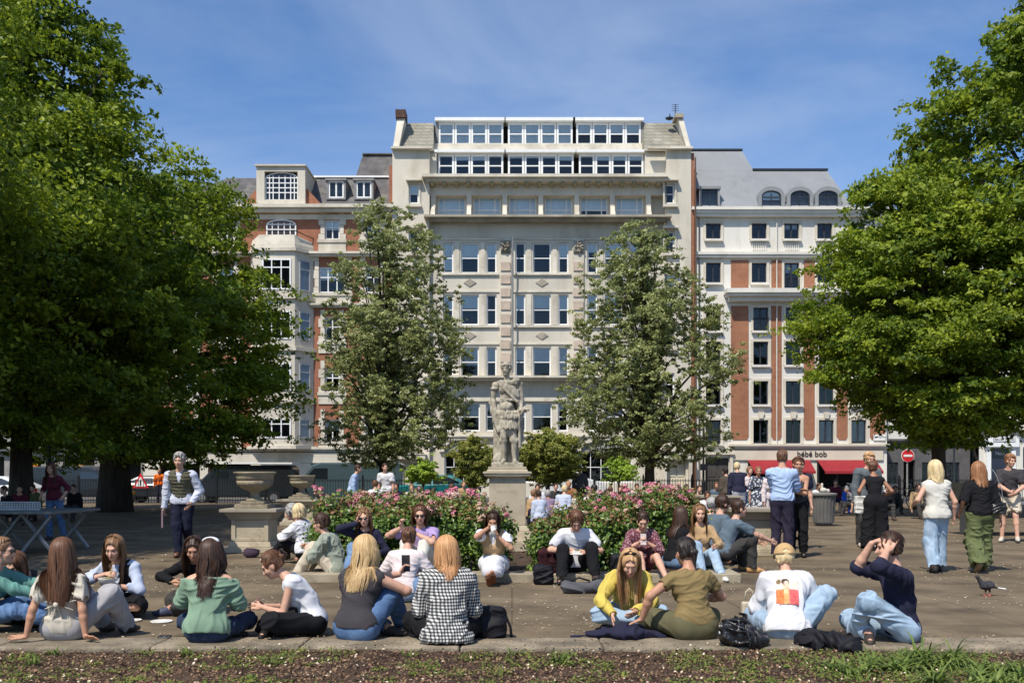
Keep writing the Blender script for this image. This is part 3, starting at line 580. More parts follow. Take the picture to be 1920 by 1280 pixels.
# ---------------------------------------------------------------- far-left building behind the trees
B = thing('pale_stone_building', 'pale grey stone building with shopfronts seen under the tree at far left', 'building', (fx(120), YF, 0))
hs_ = [(fx(c - 15), fx(c + 15), fz(b), fz(t)) for c in (-60, 20, 85, 150, 215) for (t, b) in ((412, 449), (500, 549), (594, 640), (690, 735), (775, 815))]
sh = [(fx(l), fx(r), .15, fz(856)) for l, r in ((-80, 5), (42, 74), (115, 175), (205, 262))]
facade(B, fx(-120), fx(268), 0, fz(400), YF + .2, hs_ + sh, M('shaded_grey_stone', (.26, .25, .23), var=.1, stain=(.18, .17, .15)))  # pale stone darkened: the shade under the trees is in its colour
for h in hs_: window(B, *h, YF + .32, (1, 1), blind=rnd.choice([0, .5]))
ledge(B, fx(-120), fx(268), fz(845), fz(834), YF + .2, .5, m_stone2); ledge(B, fx(-120), fx(268), fz(400), fz(390), YF + .2, .6, m_stone2)
g = MB(); g.hexa([(fx(-120), YF + .4, fz(390)), (fx(268), YF + .4, fz(390)), (fx(268), YF + 10, fz(390)), (fx(-120), YF + 10, fz(390))], [(fx(-120), YF + 3, fz(350)), (fx(268), YF + 3, fz(350)), (fx(268), YF + 9, fz(350)), (fx(-120), YF + 9, fz(350))]); g.build('roof', m_slate, B)
def emit_mat(name, col, st):
    if name in MATS: return MATS[name]
    m = bpy.data.materials.new(name); m.use_nodes = True; b = m.node_tree.nodes['Principled BSDF']; b.inputs['Base Color'].default_value = col + (1,); b.inputs['Emission Color'].default_value = col + (1,); b.inputs['Emission Strength'].default_value = st; MATS[name] = m; return m
for (l, r, t, b, c, s) in ((46, 57, 869, 884, (1, .35, .03), .5), (120, 128, 877, 884, (1, .25, .05), .6), (136, 144, 870, 912, (.75, .42, .15), .35), (118, 133, 871, 905, (.4, .38, .33), .12), (146, 166, 872, 915, (.5, .42, .36), .12), (268, 280, 868, 915, (.7, .42, .2), .25)):
    g = MB(); g.box(fx(l), fx(r), YF + .9, YF + 1.0, fz(b), fz(t)); g.build('shop_display', emit_mat('display_%d' % l, c, s), B)
sg = MB(); sg.box(fx(112), fx(150), YF + .02, YF + .195, fz(856), fz(846)); sg = sg.build('shop_sign', m_fdark, B); text_obj('lettering', 'NORDIC', .34, m_fwhite, sg, (fx(131), YF + .01, fz(851)))

# ---------------------------------------------------------------- right white and brick building
B = thing('white_brick_building', 'white stone and orange brick building with grey mansard roof and red awnings', 'building', (fx(1480), YF, 0))
XL, XR = fx(1304), fx(1664); holes = []; Wd = []
colsx = (1427, 1488, 1550, 1611)
for i, (t, b) in enumerate(((418, 448), (492, 530), (576, 620), (640, 684), (714, 758), (787, 831))):
    Wd.append((H(1324, 1352, t, b), i, 0))
    for j, c in enumerate(colsx): Wd.append((H(c - 14 - 3 * (i < 2), c + 14 - 3 * (i < 2), t, b + (14 if i == 1 and j == 1 else 0)), i, j + 1))
sh = [(fx(1404), fx(1516), .1, fz(866)), (fx(1534), fx(1640), .1, fz(866)), (fx(1323), fx(1367), 0, fz(858))]
facade(B, XL, XR, 0, fz(391), YF + .1, [h for h, _, _ in Wd] + sh, m_white, depth=.22)
for h, i, j in Wd:
    jul = i in (1, 2) and j == 2 or (i == 2 and j > 0)
    w_ = window(B, *h, YF + .2, (1, 0), mat=m_fdark, frame=.07, stile=.09, blind=rnd.choice([0, 0, 0, .35]) if i < 5 else rnd.choice([0, .9]), blmat=m_net, arch=0, sill=None if (i == 5 and j) else (m_white, 0))
    g = MB(); e = .16; y0_, y1_ = YF + .04, YF + .097
    g.box(h[0] - e, h[0] - .003, y0_, y1_, h[2], h[3] + e); g.box(h[1] + .003, h[1] + e, y0_, y1_, h[2], h[3] + e); g.box(h[0] - .003, h[1] + .003, y0_, y1_, h[3] + .003, h[3] + e); g.build('window_surround', m_cream, B)
    if i == 0 and j:
        g = MB()
        for k in range(8): xx = h[0] + (h[1] - h[0]) * (k + .5) / 8; g.lathe([(.03, 0), (.055, .1), (.03, .25), (.05, .5), (.04, .55)], (xx, YF + .05, h[2] - .78), k=6)
        g.box(h[0] - .1, h[1] + .1, YF - .02, YF + .097, h[2] - .86, h[2] - .785); g.build('balustrade', m_white, B, smooth=False)
    if jul:
        g = MB(); zb_, zt_ = h[2] + .03, h[2] + .85; g.box(h[0], h[1], YF - .02, YF + .01, zt_ - .04, zt_)
        for k in range(9): xx = h[0] + (h[1] - h[0]) * k / 8; g.box(xx - .012, xx + .012, YF - .015, YF + .008, zb_, zt_ - .041)
        g.build('balcony_rail', m_fdark, B)
    if i == 5 and j:
        g = MB(); xm = (h[0] + h[1]) / 2; g.prism([(xm - .12, h[3] + .1), (xm + .12, h[3] + .1), (xm + .2, h[3] + .5), (xm - .2, h[3] + .5)], YF - .06, YF + .036); g.build('keystone', m_cream, B)
for (l, r) in ((1371, 1404), (1447, 1466), (1508, 1528), (1570, 1590), (1632, 1660)):
    for (t, b) in ((487, 543), (573, 824)):
        g = MB(); a, c_ = fx(l), fx(r)
        if b == 824: g.prism([(a + .12, fz(b)), (c_ - .12, fz(b)), (c_, fz(b) + .2), (c_, fz(t)), (a, fz(t)), (a, fz(b) + .2)], YF + .06, YF + .097)
        else: g.box(a, c_, YF + .06, YF + .097, fz(b), fz(t))
        g.build('brick_panel', m_brick2, B)
ledge(B, XL, XR, fz(407), fz(391), YF + .1, .6, m_white, steps=3); ledge(B, XL, XR, fz(483), fz(473), YF + .1, .35, m_white, steps=2)
g = MB(); g.box(fx(1357), XR, YF - .95, YF + .09, fz(553), fz(545)); g.box(fx(1360), XR, YF - .8, YF + .09, fz(558), fz(553) - .003); g.box(fx(1365), XR, YF - .45, YF + .09, fz(566), fz(558) - .003); g.build('cornice', m_white, B)
ledge(B, fx(1370), XR, fz(840), fz(832), YF + .1, .3, m_cream)
g = MB(); g.box(fx(1372), fx(1656), YF - .02, YF + .097, fz(862), fz(843)); fa = g.build('fascia', m_cream, B)
text_obj('lettering', 'b\u00e9b\u00e9 bob', .5, M('black_letter', (.015, .015, .015), rough=.5), fa, (fx(1522), YF - .03, fz(851)), ext=.03)
m_awn = M('red_awning', (.27, .022, .028), rough=.8, var=.08)
for (l, r) in ((1402, 1518), (1532, 1642)):
    g = MB(); a, b_ = fx(l), fx(r); z1_, z0_ = fz(862), fz(883); g.hexa([(a, YF - .03, z1_), (b_, YF - .03, z1_), (b_, YF - .06, z1_ - .05), (a, YF - .06, z1_ - .05)], [(a + .05, YF - 1.45, z0_), (b_ - .05, YF - 1.45, z0_), (b_ - .05, YF - 1.45, z0_ - .04), (a + .05, YF - 1.45, z0_ - .04)])
    g.box(a + .05, b_ - .05, YF - 1.47, YF - 1.452, z0_ - .16, z0_); aw = g.build('awning', m_awn, B); g = MB()
    for xx in (a + .3, b_ - .3): g.tube([(xx, YF - .02, z1_ - .2), (xx + (.45 if xx < (a + b_) / 2 else -.45), YF - 1.4, z0_ - .03)], .03, 5)
    g.build('awning_arm', m_cream, aw)
    g = MB()
    for k in range(4): xx = a + (b_ - a) * (k + .02) / 3.05; g.box(xx, xx + .12, YF + .1, YF + .2, .1, fz(866))
    g.box(a, b_, YF + .06, YF + .2, .1, .55); g.build('shopfront', m_fdark, B)
g = MB(); g.box(fx(1323), fx(1367), YF + .25, YF + .3, 0, fz(858)); 
for k in range(2):
    for zz in (.3, 1.3): g.box(fx(1328 + 20 * k), fx(1328 + 16 + 20 * k), YF + .22, YF + .249, zz, zz + .8)
g.build('door', M('dark_grey_door', (.06, .055, .05)), B)
g = MB(); g.box(fx(1316), fx(1322), YF - .08, YF + .097, 0, fz(852)); g.box(fx(1368), fx(1374), YF - .08, YF + .097, 0, fz(852)); g.box(fx(1314), fx(1376), YF - .2, YF + .097, fz(852) + .003, fz(847)); g.pieces('door_surround', m_cream, B)
g = MB(); g.box(fx(1638), fx(1660), YF - .0, YF + .05, fz(825), fz(814)); g = g.build('street_name_plate', m_fwhite, B); text_obj('lettering', 'GOLDEN SQUARE W1', .11, M('black_letter', (.015,) * 3), g, (fx(1649), YF - .005, fz(819.5)), ext=.003)
# roof
g = MB(); ze, zt = fz(390), fz(320, 2.6); g.hexa([(XL + .1, YF + .2, ze), (fx(1604), YF + .2, ze), (fx(1604), YF + 12, ze), (XL + .1, YF + 12, ze)], [(XL + .1, YF + 2.6, zt), (fx(1550, 2.6), YF + 2.6, zt), (fx(1552), YF + 9, zt), (XL + .1, YF + 9, zt)])
g.hexa([(XL + .1, YF + 2.6, zt + .003), (fx(1413, 2.6), YF + 2.6, zt + .003), (fx(1413, 2.6), YF + 9, zt + .003), (XL + .1, YF + 9, zt + .003)], [(XL + .1, YF + 4.4, fz(283, 4.4)), (fx(1391, 4.4), YF + 4.4, fz(283, 4.4)), (fx(1391, 4.4), YF + 9, fz(283, 4.4)), (XL + .1, YF + 9, fz(283, 4.4))])
g.box(fx(1604), XR, YF + .3, YF + 12, ze, ze + .1); rf = g.build('roof', m_zinc, B)
g = MB(); g.box(fx(1411, 2.6), fx(1552, 2.6), YF + 2.5, YF + 2.8, zt + .004, zt + .12); g.box(XL + .1, fx(1392, 4.4), YF + 4.3, YF + 4.6, fz(283, 4.4) + .004, fz(283, 4.4) + .12); g.build('roof_edge', m_fdark, rf)
g = MB(); g.hexa([(fx(1306), YF + 3.2, fz(309, 3.2)), (fx(1331), YF + 3.2, fz(309, 3.2)), (fx(1331), YF + 3.32, fz(309, 3.2)), (fx(1306), YF + 3.32, fz(309, 3.2))], [(fx(1306), YF + 3.75, fz(297, 3.7)), (fx(1331), YF + 3.75, fz(297, 3.7)), (fx(1331), YF + 3.87, fz(297, 3.7)), (fx(1306), YF + 3.87, fz(297, 3.7))]); g.build('skylight', M('dark_pane', (.1, .13, .17)), rf)
g = MB(); l, r = fx(1313), fx(1352); g.box(l, l + .14, YF + .3, YF + 2.5, fz(389), fz(352)); g.box(r - .14, r, YF + .3, YF + 2.5, fz(389), fz(352)); g.box(l - .05, r + .05, YF + .22, YF + 2.6, fz(352) + .003, fz(347)); g.quad((l, YF + 1.2, fz(389)), (r, YF + 1.2, fz(389)), (r, YF + 1.2, fz(352)), (l, YF + 1.2, fz(352))); g.build('dormer', m_zinc, B); window(B, l + .14, r - .14, fz(389), fz(352), YF + .36, (1, 0), mat=m_fdark, frame=.06, stile=.06)
for c in (1449, 1503, 1556):
    g = MB(); xm = fx(c); a = .62; zs = fz(365); k = 10; e = .22
    for i in range(k):
        t0, t1 = pi * i / k, pi * (i + 1) / k; g.hexa([(xm + a * cos(t0), YF + .3, zs + .36 * sin(t0)), (xm + (a + e) * cos(t0), YF + .3, zs + .62 * sin(t0)), (xm + (a + e) * cos(t1), YF + .3, zs + .62 * sin(t1)), (xm + a * cos(t1), YF + .3, zs + .36 * sin(t1))], [(xm + a * cos(t0), YF + 2.6, zs + .36 * sin(t0)), (xm + (a + e) * cos(t0), YF + 2.6, zs + .62 * sin(t0)), (xm + (a + e) * cos(t1), YF + 2.6, zs + .62 * sin(t1)), (xm + a * cos(t1), YF + 2.6, zs + .36 * sin(t1))])
    g.box(xm - a - e, xm - a, YF + .3, YF + 2.6, fz(389), zs); g.box(xm + a, xm + a + e, YF + .3, YF + 2.6, fz(389), zs); g.quad((xm - a, YF + 1.2, fz(389)), (xm + a, YF + 1.2, fz(389)), (xm + a, YF + 1.2, zs + .36), (xm - a, YF + 1.2, zs + .36)); g.build('dormer', m_zinc, B)
    window(B, xm - .6, xm + .6, fz(389), zs + .34, YF + .36, (1, [.66]), mat=m_fdark, frame=.05, stile=.05, arch=.32, blind=.5 if c == 1449 else 0)
g = MB(); g.tube([(fx(1404), YF + 4, fz(318)), (fx(1404), YF + 4, fz(300))], .02, 4); g.box(fx(1400), fx(1408), YF + 3.9, YF + 4.1, fz(300), fz(297, 3.7)); g.build('aerial', m_fdark, B)
for px in (1310.5, 1456.5): g = MB(); g.tube([(fx(px), YF - .02, fz(840)), (fx(px), YF - .02, fz(396))], .035, 5); g.build('drainpipe', m_white if px > 1400 else m_lead, B)
# small wall lamp between
# ---------------------------------------------------------------- far right: dark passage block and pale block
B = thing('grey_passage_building', 'dark grey painted frontage with passage arch behind the red road sign', 'building', (fx(1740), YF, 0))
m_gr = M('grey_paint', (.105, .1, .1), var=.1, stain=(.07, .07, .07))
hh = [(fx(l), fx(r), .8, fz(866)) for l, r in ((1669, 1690), (1735, 1768), (1778, 1806))] + [(fx(c - 14), fx(c + 14), fz(b), fz(t)) for c in (1690, 1750, 1805) for (t, b) in ((418, 448), (492, 530), (576, 620), (640, 684), (714, 758))] + [(fx(1700), fx(1722), 0, fz(862))]
facade(B, fx(1665), fx(1829), 0, fz(824), YF + .5, [h for h in hh if h[3] < fz(824)], m_gr)
facade(B, fx(1665), fx(1829), fz(824), fz(400), YF + .5, [h for h in hh if h[2] > fz(824)], m_white, name='upper_wall')
for h in hh[:-1]: window(B, *h, YF + .6, (1, 1), mat=m_fdark if h[3] < fz(800) else m_fwhite, frame=.08)
ledge(B, fx(1665), fx(1829), fz(830), fz(822), YF + .5, .3, m_gr); ledge(B, fx(1665), fx(1829), fz(402), fz(392), YF + .5, .5, m_white)
B = thing('pale_corner_building', 'pale stone frontage with a dark glazed entrance door at far right', 'building', (fx(1900), YF, 0))
hh = [(fx(1851), fx(1887), 0, fz(840)), (fx(1912), fx(1965), .7, fz(838)), (fx(1990), fx(2040), .7, fz(838))] + [(fx(c - 15), fx(c + 15), fz(b), fz(t)) for c in (1868, 1935, 2000, 2060) for (t, b) in ((740, 795), (640, 700), (540, 600), (440, 500))]
facade(B, fx(1830), fx(2090), 0, fz(400), YF - .4, hh, m_white)
for h in hh[1:]: window(B, *h, YF - .25, (1, [.45]), frame=.09)
ledge(B, fx(1830), fx(2090), fz(812), fz(806), YF - .4, .45, m_stone2); ledge(B, fx(1830), fx(2090), fz(402), fz(392), YF - .4, .5, m_white)
g = MB(); g.box(fx(1842), fx(1850), YF - .6, YF - .403, 0, fz(838)); g.box(fx(1888), fx(1896), YF - .6, YF - .403, 0, fz(838)); g.box(fx(1838), fx(1900), YF - .75, YF - .403, fz(838) + .003, fz(818)); sr = g.build('door_surround', m_fwhite, B)
g = MB(); g.box(fx(1851), fx(1887), YF - .3, YF - .25, 0, fz(840)); dr = g.build('door', M('navy_door', (.02, .025, .045), rough=.2, spec=.6), B)
text_obj('lettering', 'No.1', .3, m_fwhite, dr, (fx(1871), YF - .31, fz(850)))
g = MB(); g.box(fx(1852), fx(1892), YF - .78, YF - .752, fz(828.5), fz(820.5)); pl = g.build('name_plate', m_fdark, sr); g = MB(); g.box(fx(1853), fx(1891), YF - .79, YF - .782, fz(828), fz(821)); g.build('plate_face', m_fwhite, pl); text_obj('lettering', 'BAUER MEDIA', .19, M('black_letter', (.015,) * 3), pl, (fx(1872), YF - .8, fz(824.5)), ext=.003)
for sgn, lab in ((1, 'right'), (-1, 'left')):
    # side terraces of the square close the view at both edges
    pass
# ------------------------------------------------------------------ trees
m_bark = M('bark', (.05, .04, .03), var=.3, vs=6, bump=1, bs=14, stretch=(1, 1, .25))
m_leaf = {
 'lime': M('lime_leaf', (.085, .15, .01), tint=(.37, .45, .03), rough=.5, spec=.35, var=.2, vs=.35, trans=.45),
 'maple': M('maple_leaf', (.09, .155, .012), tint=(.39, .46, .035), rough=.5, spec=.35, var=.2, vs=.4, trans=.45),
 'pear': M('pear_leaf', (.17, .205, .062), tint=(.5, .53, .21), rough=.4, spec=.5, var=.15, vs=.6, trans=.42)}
def tree(lab, X, Y, prof, n, leaf, mat, pad=1.0, trunk=.3, split=3.2, group=None, fill=.55, flat=.42, lean=0, npad=90, droop=.15, yq=1.0, base=0, cat='tree', nlimb=26, name='tree', tbase=None, clear=None):
    """prof: list (z, radius, xoff); pads of leaves on limbs"""
    t_ = thing(name, lab, cat, (X, Y, base), group=group)
    zs = np.array([p[0] for p in prof]); rs = np.array([p[1] for p in prof]); xo = np.array([p[2] if len(p) > 2 else 0 for p in prof])
    rg = np.random.default_rng(int(abs(X * 97 + Y * 31)) + n)
    pads = []
    wz = np.interp(np.linspace(zs[0], zs[-1], 200), zs, rs) ** 1.3 + .15; cz = np.linspace(zs[0], zs[-1], 200)
    for i in range(npad):
        z = rg.choice(cz, p=wz / wz.sum()); r = np.interp(z, zs, rs); f = rg.uniform(fill, 1) ** .6 if rg.random() < .8 else rg.uniform(.02, max(fill, .1))
        a = rg.uniform(0, 2 * pi); pr = pad * rg.uniform(.55, 1.25); rr = max(r * f * rg.choice([1, 1, 1, 1.06]) - pr * .35, 0)
        pads.append((np.interp(z, zs, xo) + rr * cos(a), rr * sin(a) * yq, z - droop * rr * .3, pr, a))
    per = n // npad; P = []; NN = []; T = []
    for (x, y, z, pr, a) in pads:
        m = int(per * (pr / pad) ** 2 * rg.uniform(.8, 1.2)); 
        # several sprigs inside the pad
        ns = max(5, m // 26); sc = rg.normal(0, .5, (ns, 3)) * (pr, pr, pr * flat); sc[:, 2] -= (sc[:, 0] ** 2 + sc[:, 1] ** 2) / pr * .12
        k = rg.integers(0, ns, m); q = sc[k] + rg.normal(0, 1, (m, 3)) * (pr * .13, pr * .13, pr * .075); c = q + (x, y, z)
        nn = rg.normal(0, .55, (m, 3)) + (cos(a) * .5, sin(a) * .5, .55); P.append(c); NN.append(nn)
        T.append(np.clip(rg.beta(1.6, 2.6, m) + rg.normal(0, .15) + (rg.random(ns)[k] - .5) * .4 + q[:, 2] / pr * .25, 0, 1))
    P = np.concatenate(P); NN = unit(np.concatenate(NN)); T = np.concatenate(T)
    if clear is not None:
        kk = clear(P); P, NN, T = P[kk], NN[kk], T[kk]
    V, F, tt = leaf_mesh(P, NN, leaf, leaf * .62, T, fold=.25)
    obj('crown', np_mesh('crown', V, F, False, tt), mat, t_)
    g = MB(); top = zs[-1]; tb = tbase or (0, 0)
    pts = [(tb[0], tb[1], -.1), (tb[0] * .8, tb[1], split * .5), (tb[0] * .5 + lean * .3, tb[1] * .5, split), (lean, 0, split + (top - split) * .45), (xo[-1] * .8, 0, top * .93)]
    g.tube(pts, [trunk * 1.35, trunk, trunk * .85, trunk * .4, .03], 10)
    for i in range(nlimb):
        x, y, z, pr, a = pads[i * len(pads) // nlimb]; s0 = split * rg.uniform(.85, 1.0) + max(0, (z - split)) * rg.uniform(.05, .4); q = min(max((s0 - split) / (top - split), 0), 1); b0 = (tb[0] * .5 * (1 - q) + lean * min(q * 2, 1), 0, s0)
        mid = (b0[0] + (x - b0[0]) * .4, y * .4, s0 + (z - s0) * .55 + .3); th = trunk * .38 * (1 - q * .6)
        g.tube([b0, mid, (b0[0] + (x - b0[0]) * .75, y * .75, s0 + (z - s0) * .85 + .15), (x, y, z)], [th, th * .6, th * .35, .015], 6)
    g.build('trunk', m_bark, t_, smooth=True, world=False)
    return t_
def pxr(Y, cpx, rows):
    """profile from picture measurements: rows (py, half width px, centre shift px)"""
    s = FOC / Y; out = [(CH + (HOR - py) / s, r / s, (d[0] if d else 0) / s) for py, r, *d in rows]; return sorted(out)
gA = 'big trees at the edges of the square'
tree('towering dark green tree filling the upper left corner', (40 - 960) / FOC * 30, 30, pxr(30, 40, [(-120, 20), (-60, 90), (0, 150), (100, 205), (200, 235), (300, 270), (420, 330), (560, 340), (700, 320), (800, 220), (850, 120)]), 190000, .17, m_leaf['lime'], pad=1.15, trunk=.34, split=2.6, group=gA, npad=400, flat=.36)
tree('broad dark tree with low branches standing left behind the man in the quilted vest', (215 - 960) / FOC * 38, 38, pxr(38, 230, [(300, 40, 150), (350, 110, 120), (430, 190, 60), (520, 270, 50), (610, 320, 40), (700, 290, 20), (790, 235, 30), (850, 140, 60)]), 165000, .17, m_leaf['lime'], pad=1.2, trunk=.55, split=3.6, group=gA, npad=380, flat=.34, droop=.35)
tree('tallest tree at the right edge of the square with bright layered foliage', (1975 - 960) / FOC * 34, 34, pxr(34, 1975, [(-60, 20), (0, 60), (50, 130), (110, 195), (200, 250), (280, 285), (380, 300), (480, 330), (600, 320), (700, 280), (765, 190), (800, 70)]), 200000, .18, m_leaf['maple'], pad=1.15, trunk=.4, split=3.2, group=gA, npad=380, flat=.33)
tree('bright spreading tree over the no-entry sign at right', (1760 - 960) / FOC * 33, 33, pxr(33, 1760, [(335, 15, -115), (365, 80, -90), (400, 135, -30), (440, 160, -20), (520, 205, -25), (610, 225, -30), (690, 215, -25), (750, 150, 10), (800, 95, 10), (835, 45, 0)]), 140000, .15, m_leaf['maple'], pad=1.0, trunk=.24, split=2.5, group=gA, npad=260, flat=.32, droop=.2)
gM = 'slim trees flanking the statue'
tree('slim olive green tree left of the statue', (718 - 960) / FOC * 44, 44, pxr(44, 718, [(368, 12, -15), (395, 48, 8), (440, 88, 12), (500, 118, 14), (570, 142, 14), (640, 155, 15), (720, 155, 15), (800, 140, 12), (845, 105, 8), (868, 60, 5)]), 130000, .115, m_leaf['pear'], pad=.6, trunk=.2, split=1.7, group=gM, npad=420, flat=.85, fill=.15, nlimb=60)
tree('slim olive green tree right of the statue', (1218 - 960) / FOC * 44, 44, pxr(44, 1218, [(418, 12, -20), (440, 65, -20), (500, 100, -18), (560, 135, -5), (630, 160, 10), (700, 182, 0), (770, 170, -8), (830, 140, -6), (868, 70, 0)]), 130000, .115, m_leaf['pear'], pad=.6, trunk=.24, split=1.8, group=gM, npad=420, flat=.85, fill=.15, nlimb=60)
# trees just outside the frame whose shade falls over the left of the square
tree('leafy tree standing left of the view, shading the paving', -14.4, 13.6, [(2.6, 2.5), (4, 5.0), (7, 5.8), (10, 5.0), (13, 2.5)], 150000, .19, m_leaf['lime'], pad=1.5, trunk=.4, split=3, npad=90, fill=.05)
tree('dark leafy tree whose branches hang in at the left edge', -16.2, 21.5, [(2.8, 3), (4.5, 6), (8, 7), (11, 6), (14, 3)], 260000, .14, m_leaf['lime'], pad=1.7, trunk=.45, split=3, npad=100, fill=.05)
# clipped shrubs behind the statue
m_box = M('clipped_leaf', (.15, .18, .03), tint=(.42, .42, .09), rough=.5, spec=.4, var=.2, vs=1.2, trans=.35)
tree('round clipped shrub seen left of the statue plinth', (889 - 960) / FOC * 36, 36, pxr(36, 889, [(820, 16), (828, 30), (845, 36), (870, 36), (890, 30), (903, 14)]), 42000, .075, m_box, pad=.3, trunk=.05, split=.6, npad=70, flat=.8, fill=.2, cat='shrub', name='clipped_shrub', nlimb=12, group='clipped shrubs behind the statue')
tree('wide clipped shrub seen right of the statue plinth', (1028 - 960) / FOC * 36, 36, pxr(36, 1028, [(818, 40), (825, 56), (845, 62), (870, 60), (885, 44), (898, 16)]), 80000, .075, m_box, pad=.34, trunk=.08, split=.6, npad=110, flat=.8, fill=.2, cat='shrub', name='clipped_shrub', nlimb=12, group='clipped shrubs behind the statue')
m_mop = M('mop_leaf', (.2, .32, .03), tint=(.42, .56, .07), rough=.5, spec=.4, var=.15, trans=.3)
for px, lab in ((793, 'small bright green mop-head tree left of the statue by the teal car'), (1160, 'small bright green mop-head tree right of the statue by the arched window')):
    tree(lab, (px - 960) / FOC * 40.5, 40.5, pxr(40.5, px, [(863, 14), (870, 28), (880, 36), (890, 34), (898, 20)]), 9000, .085, m_mop, pad=.3, trunk=.04, split=1.1, npad=40, flat=.7, fill=.2, cat='small tree', name='mophead_tree', nlimb=8, group='bright mop-head trees')
# ------------------------------------------------------------------ rose bushes round the statue
m_rose = M('rose_leaf', (.055, .12, .018), tint=(.24, .33, .06), rough=.4, spec=.5, var=.25, vs=3, trans=.25)
m_bronze = M('young_rose_leaf', (.2, .11, .04), tint=(.34, .2, .09), rough=.45, var=.2, vs=4, trans=.25)
m_pink = M('pink_petals', (.6, .12, .2), tint=(.78, .42, .46), rough=.7, var=.15, vs=8, trans=.2)
m_faded = M('faded_petals', (.6, .36, .24), tint=(.7, .5, .4), rough=.8, var=.2, vs=8, trans=.2)
def flower_mesh(r, n=26):
    V = []; F = []; T = []
    for i in range(n):
        a = rnd.uniform(0, 6.28); e = rnd.uniform(.1, 1.35); rr = r * rnd.uniform(.5, 1); c = Vector((cos(a) * sin(e), sin(a) * sin(e), cos(e))); u = c.cross(Vector((0, 0, 1.01))).normalized(); v = c.cross(u); s = r * .42
        k = len(V); p = c * rr; V += [tuple(p - u * s * .7), tuple(p + v * s + c * s * .3), tuple(p + u * s * .7), tuple(p - v * s * .6)]; F.append((k, k + 1, k + 2, k + 3)); T += [rnd.random()] * 4
    return np_mesh('flower_head', V, F, False, T)
FM = [flower_mesh(.055) for _ in range(3)]; FF = [flower_mesh(.045) for _ in range(3)]
for m_ in FM: m_.materials.append(m_pink)
for m_ in FF: m_.materials.append(m_faded)
def rose_bush(X, Y, h, r, n, lab, nf, nff, group='rose bushes around the statue', zb=.05, top=0):
    t_ = thing('rose_bush', lab, 'rose bush', (X, Y, zb), group=group); rg = np.random.default_rng(int(abs(X * 1000) + Y * 77))
    canes = []; g = MB()
    for i in range(16):
        a = rg.uniform(0, 2 * pi); q = rg.uniform(.3, 1); hh = h * rg.uniform(.72, 1.08); tip = Vector((cos(a) * r * q, sin(a) * r * q, hh)); base_ = Vector((cos(a) * .08, sin(a) * .08, 0)); mid = base_.lerp(tip, .5) + Vector((cos(a) * r * .12, sin(a) * r * .12, .05))
        canes.append((base_, mid, tip)); g.tube([base_, mid, tip], [.011, .008, .004], 5)
    g.build('stems', M('rose_stem', (.09, .1, .04)), t_, world=False)
    m = n; ns = 90; k = rg.integers(0, ns, m); th = rg.uniform(0, 2 * pi, ns); zz = h * (rg.beta(1.6, 1.2, ns)); rr = r * np.sqrt(rg.uniform(.15, 1, ns)) * np.interp(zz / h, [0, .25, .7, 1], [.6, .95, 1, .62])
    sc = np.stack([rr * np.cos(th), rr * np.sin(th), zz], 1); P = sc[k] + rg.normal(0, .062, (m, 3)); P[:, 2] = np.clip(P[:, 2], .03, None); NN = unit(rg.normal(0, .6, (m, 3)) + np.stack([np.cos(th)[k] * .5, np.sin(th)[k] * .5 - .2, np.full(m, .7)], 1))
    red = (P[:, 2] > h * .78) & (rg.random(m) < .4)
    T = np.clip(rg.beta(1.4, 2.4, m) + (rg.random(ns)[k] - .5) * .4, 0, 1)
    V, F, tt = leaf_mesh(P[~red], NN[~red], .062, .04, T[~red], fold=.3); obj('foliage', np_mesh('foliage', V, F, False, tt), m_rose, t_)
    V, F, tt = leaf_mesh(P[red], NN[red], .055, .034, T[red], fold=.3); tag(obj('young_shoots', np_mesh('young_shoots', V, F, False, tt), m_bronze, t_), kind='stuff')
    def put(nm, ms, cnt):
        pick = rg.integers(0, 16, 5); hz_ = rg.uniform(.85, 1.12, 5)
        for i in range(cnt):
            j = rg.integers(0, 5) if rg.random() < .75 else None; c = canes[pick[j] if j is not None else rg.integers(0, 16)][2]; p = (c.x + rg.normal(0, .065), c.y - abs(rg.normal(0, .06)), h * (hz_[j] + rg.normal(0, .035) if j is not None else rg.uniform(.7, 1.12))); obj(nm, ms[i % 3], None, t_, p, (rg.uniform(-.6, .2), rg.uniform(-.4, .4), rg.uniform(0, 6)))
    put('flower_head', FM, nf); put('faded_flower_head', FF, nff)
RB = [ # px centre, Y, height, radius, leaves, pink, faded, label
 (640, 14.4, 1.12, .5, 6500, 26, 14, 'leftmost rose bush of the bed, topped with faded pink heads, beside the dark urn plinth'),
 (715, 14.1, 1.1, .5, 6500, 18, 16, 'rose bush behind the woman adjusting her sunglasses'),
 (790, 14.2, 1.08, .5, 6500, 6, 18, 'rose bush behind the diner in the lilac top'),
 (862, 14.3, 1.12, .46, 6500, 34, 14, 'rose bush with the bright pink cluster left of the plinth'),
 (912, 14.0, .98, .34, 5200, 4, 16, 'smaller rose bush just left of the plinth behind the drinking woman'),
 (1036, 14.0, .82, .34, 5200, 0, 4, 'low leafy rose bush just right of the plinth'),
 (1075, 14.2, .95, .46, 6500, 1, 8, 'leafy rose bush behind the boy in the white t-shirt'),
 (1145, 14.2, 1.0, .48, 6500, 4, 12, 'green rose bush between the boy and the woman in the dotted blouse'),
 (1215, 14.6, 1.2, .5, 6800, 36, 14, 'rose bush with a pink crown in front of the right slim tree'),
 (1264, 15.0, 1.18, .42, 6200, 34, 14, 'rightmost rose bush heavy with pink clusters')]
for (px, Y, h, r, n, a, b, lab) in RB: rose_bush((px - 960) / FOC * Y, Y, h - .13, r, n, lab, a, b)
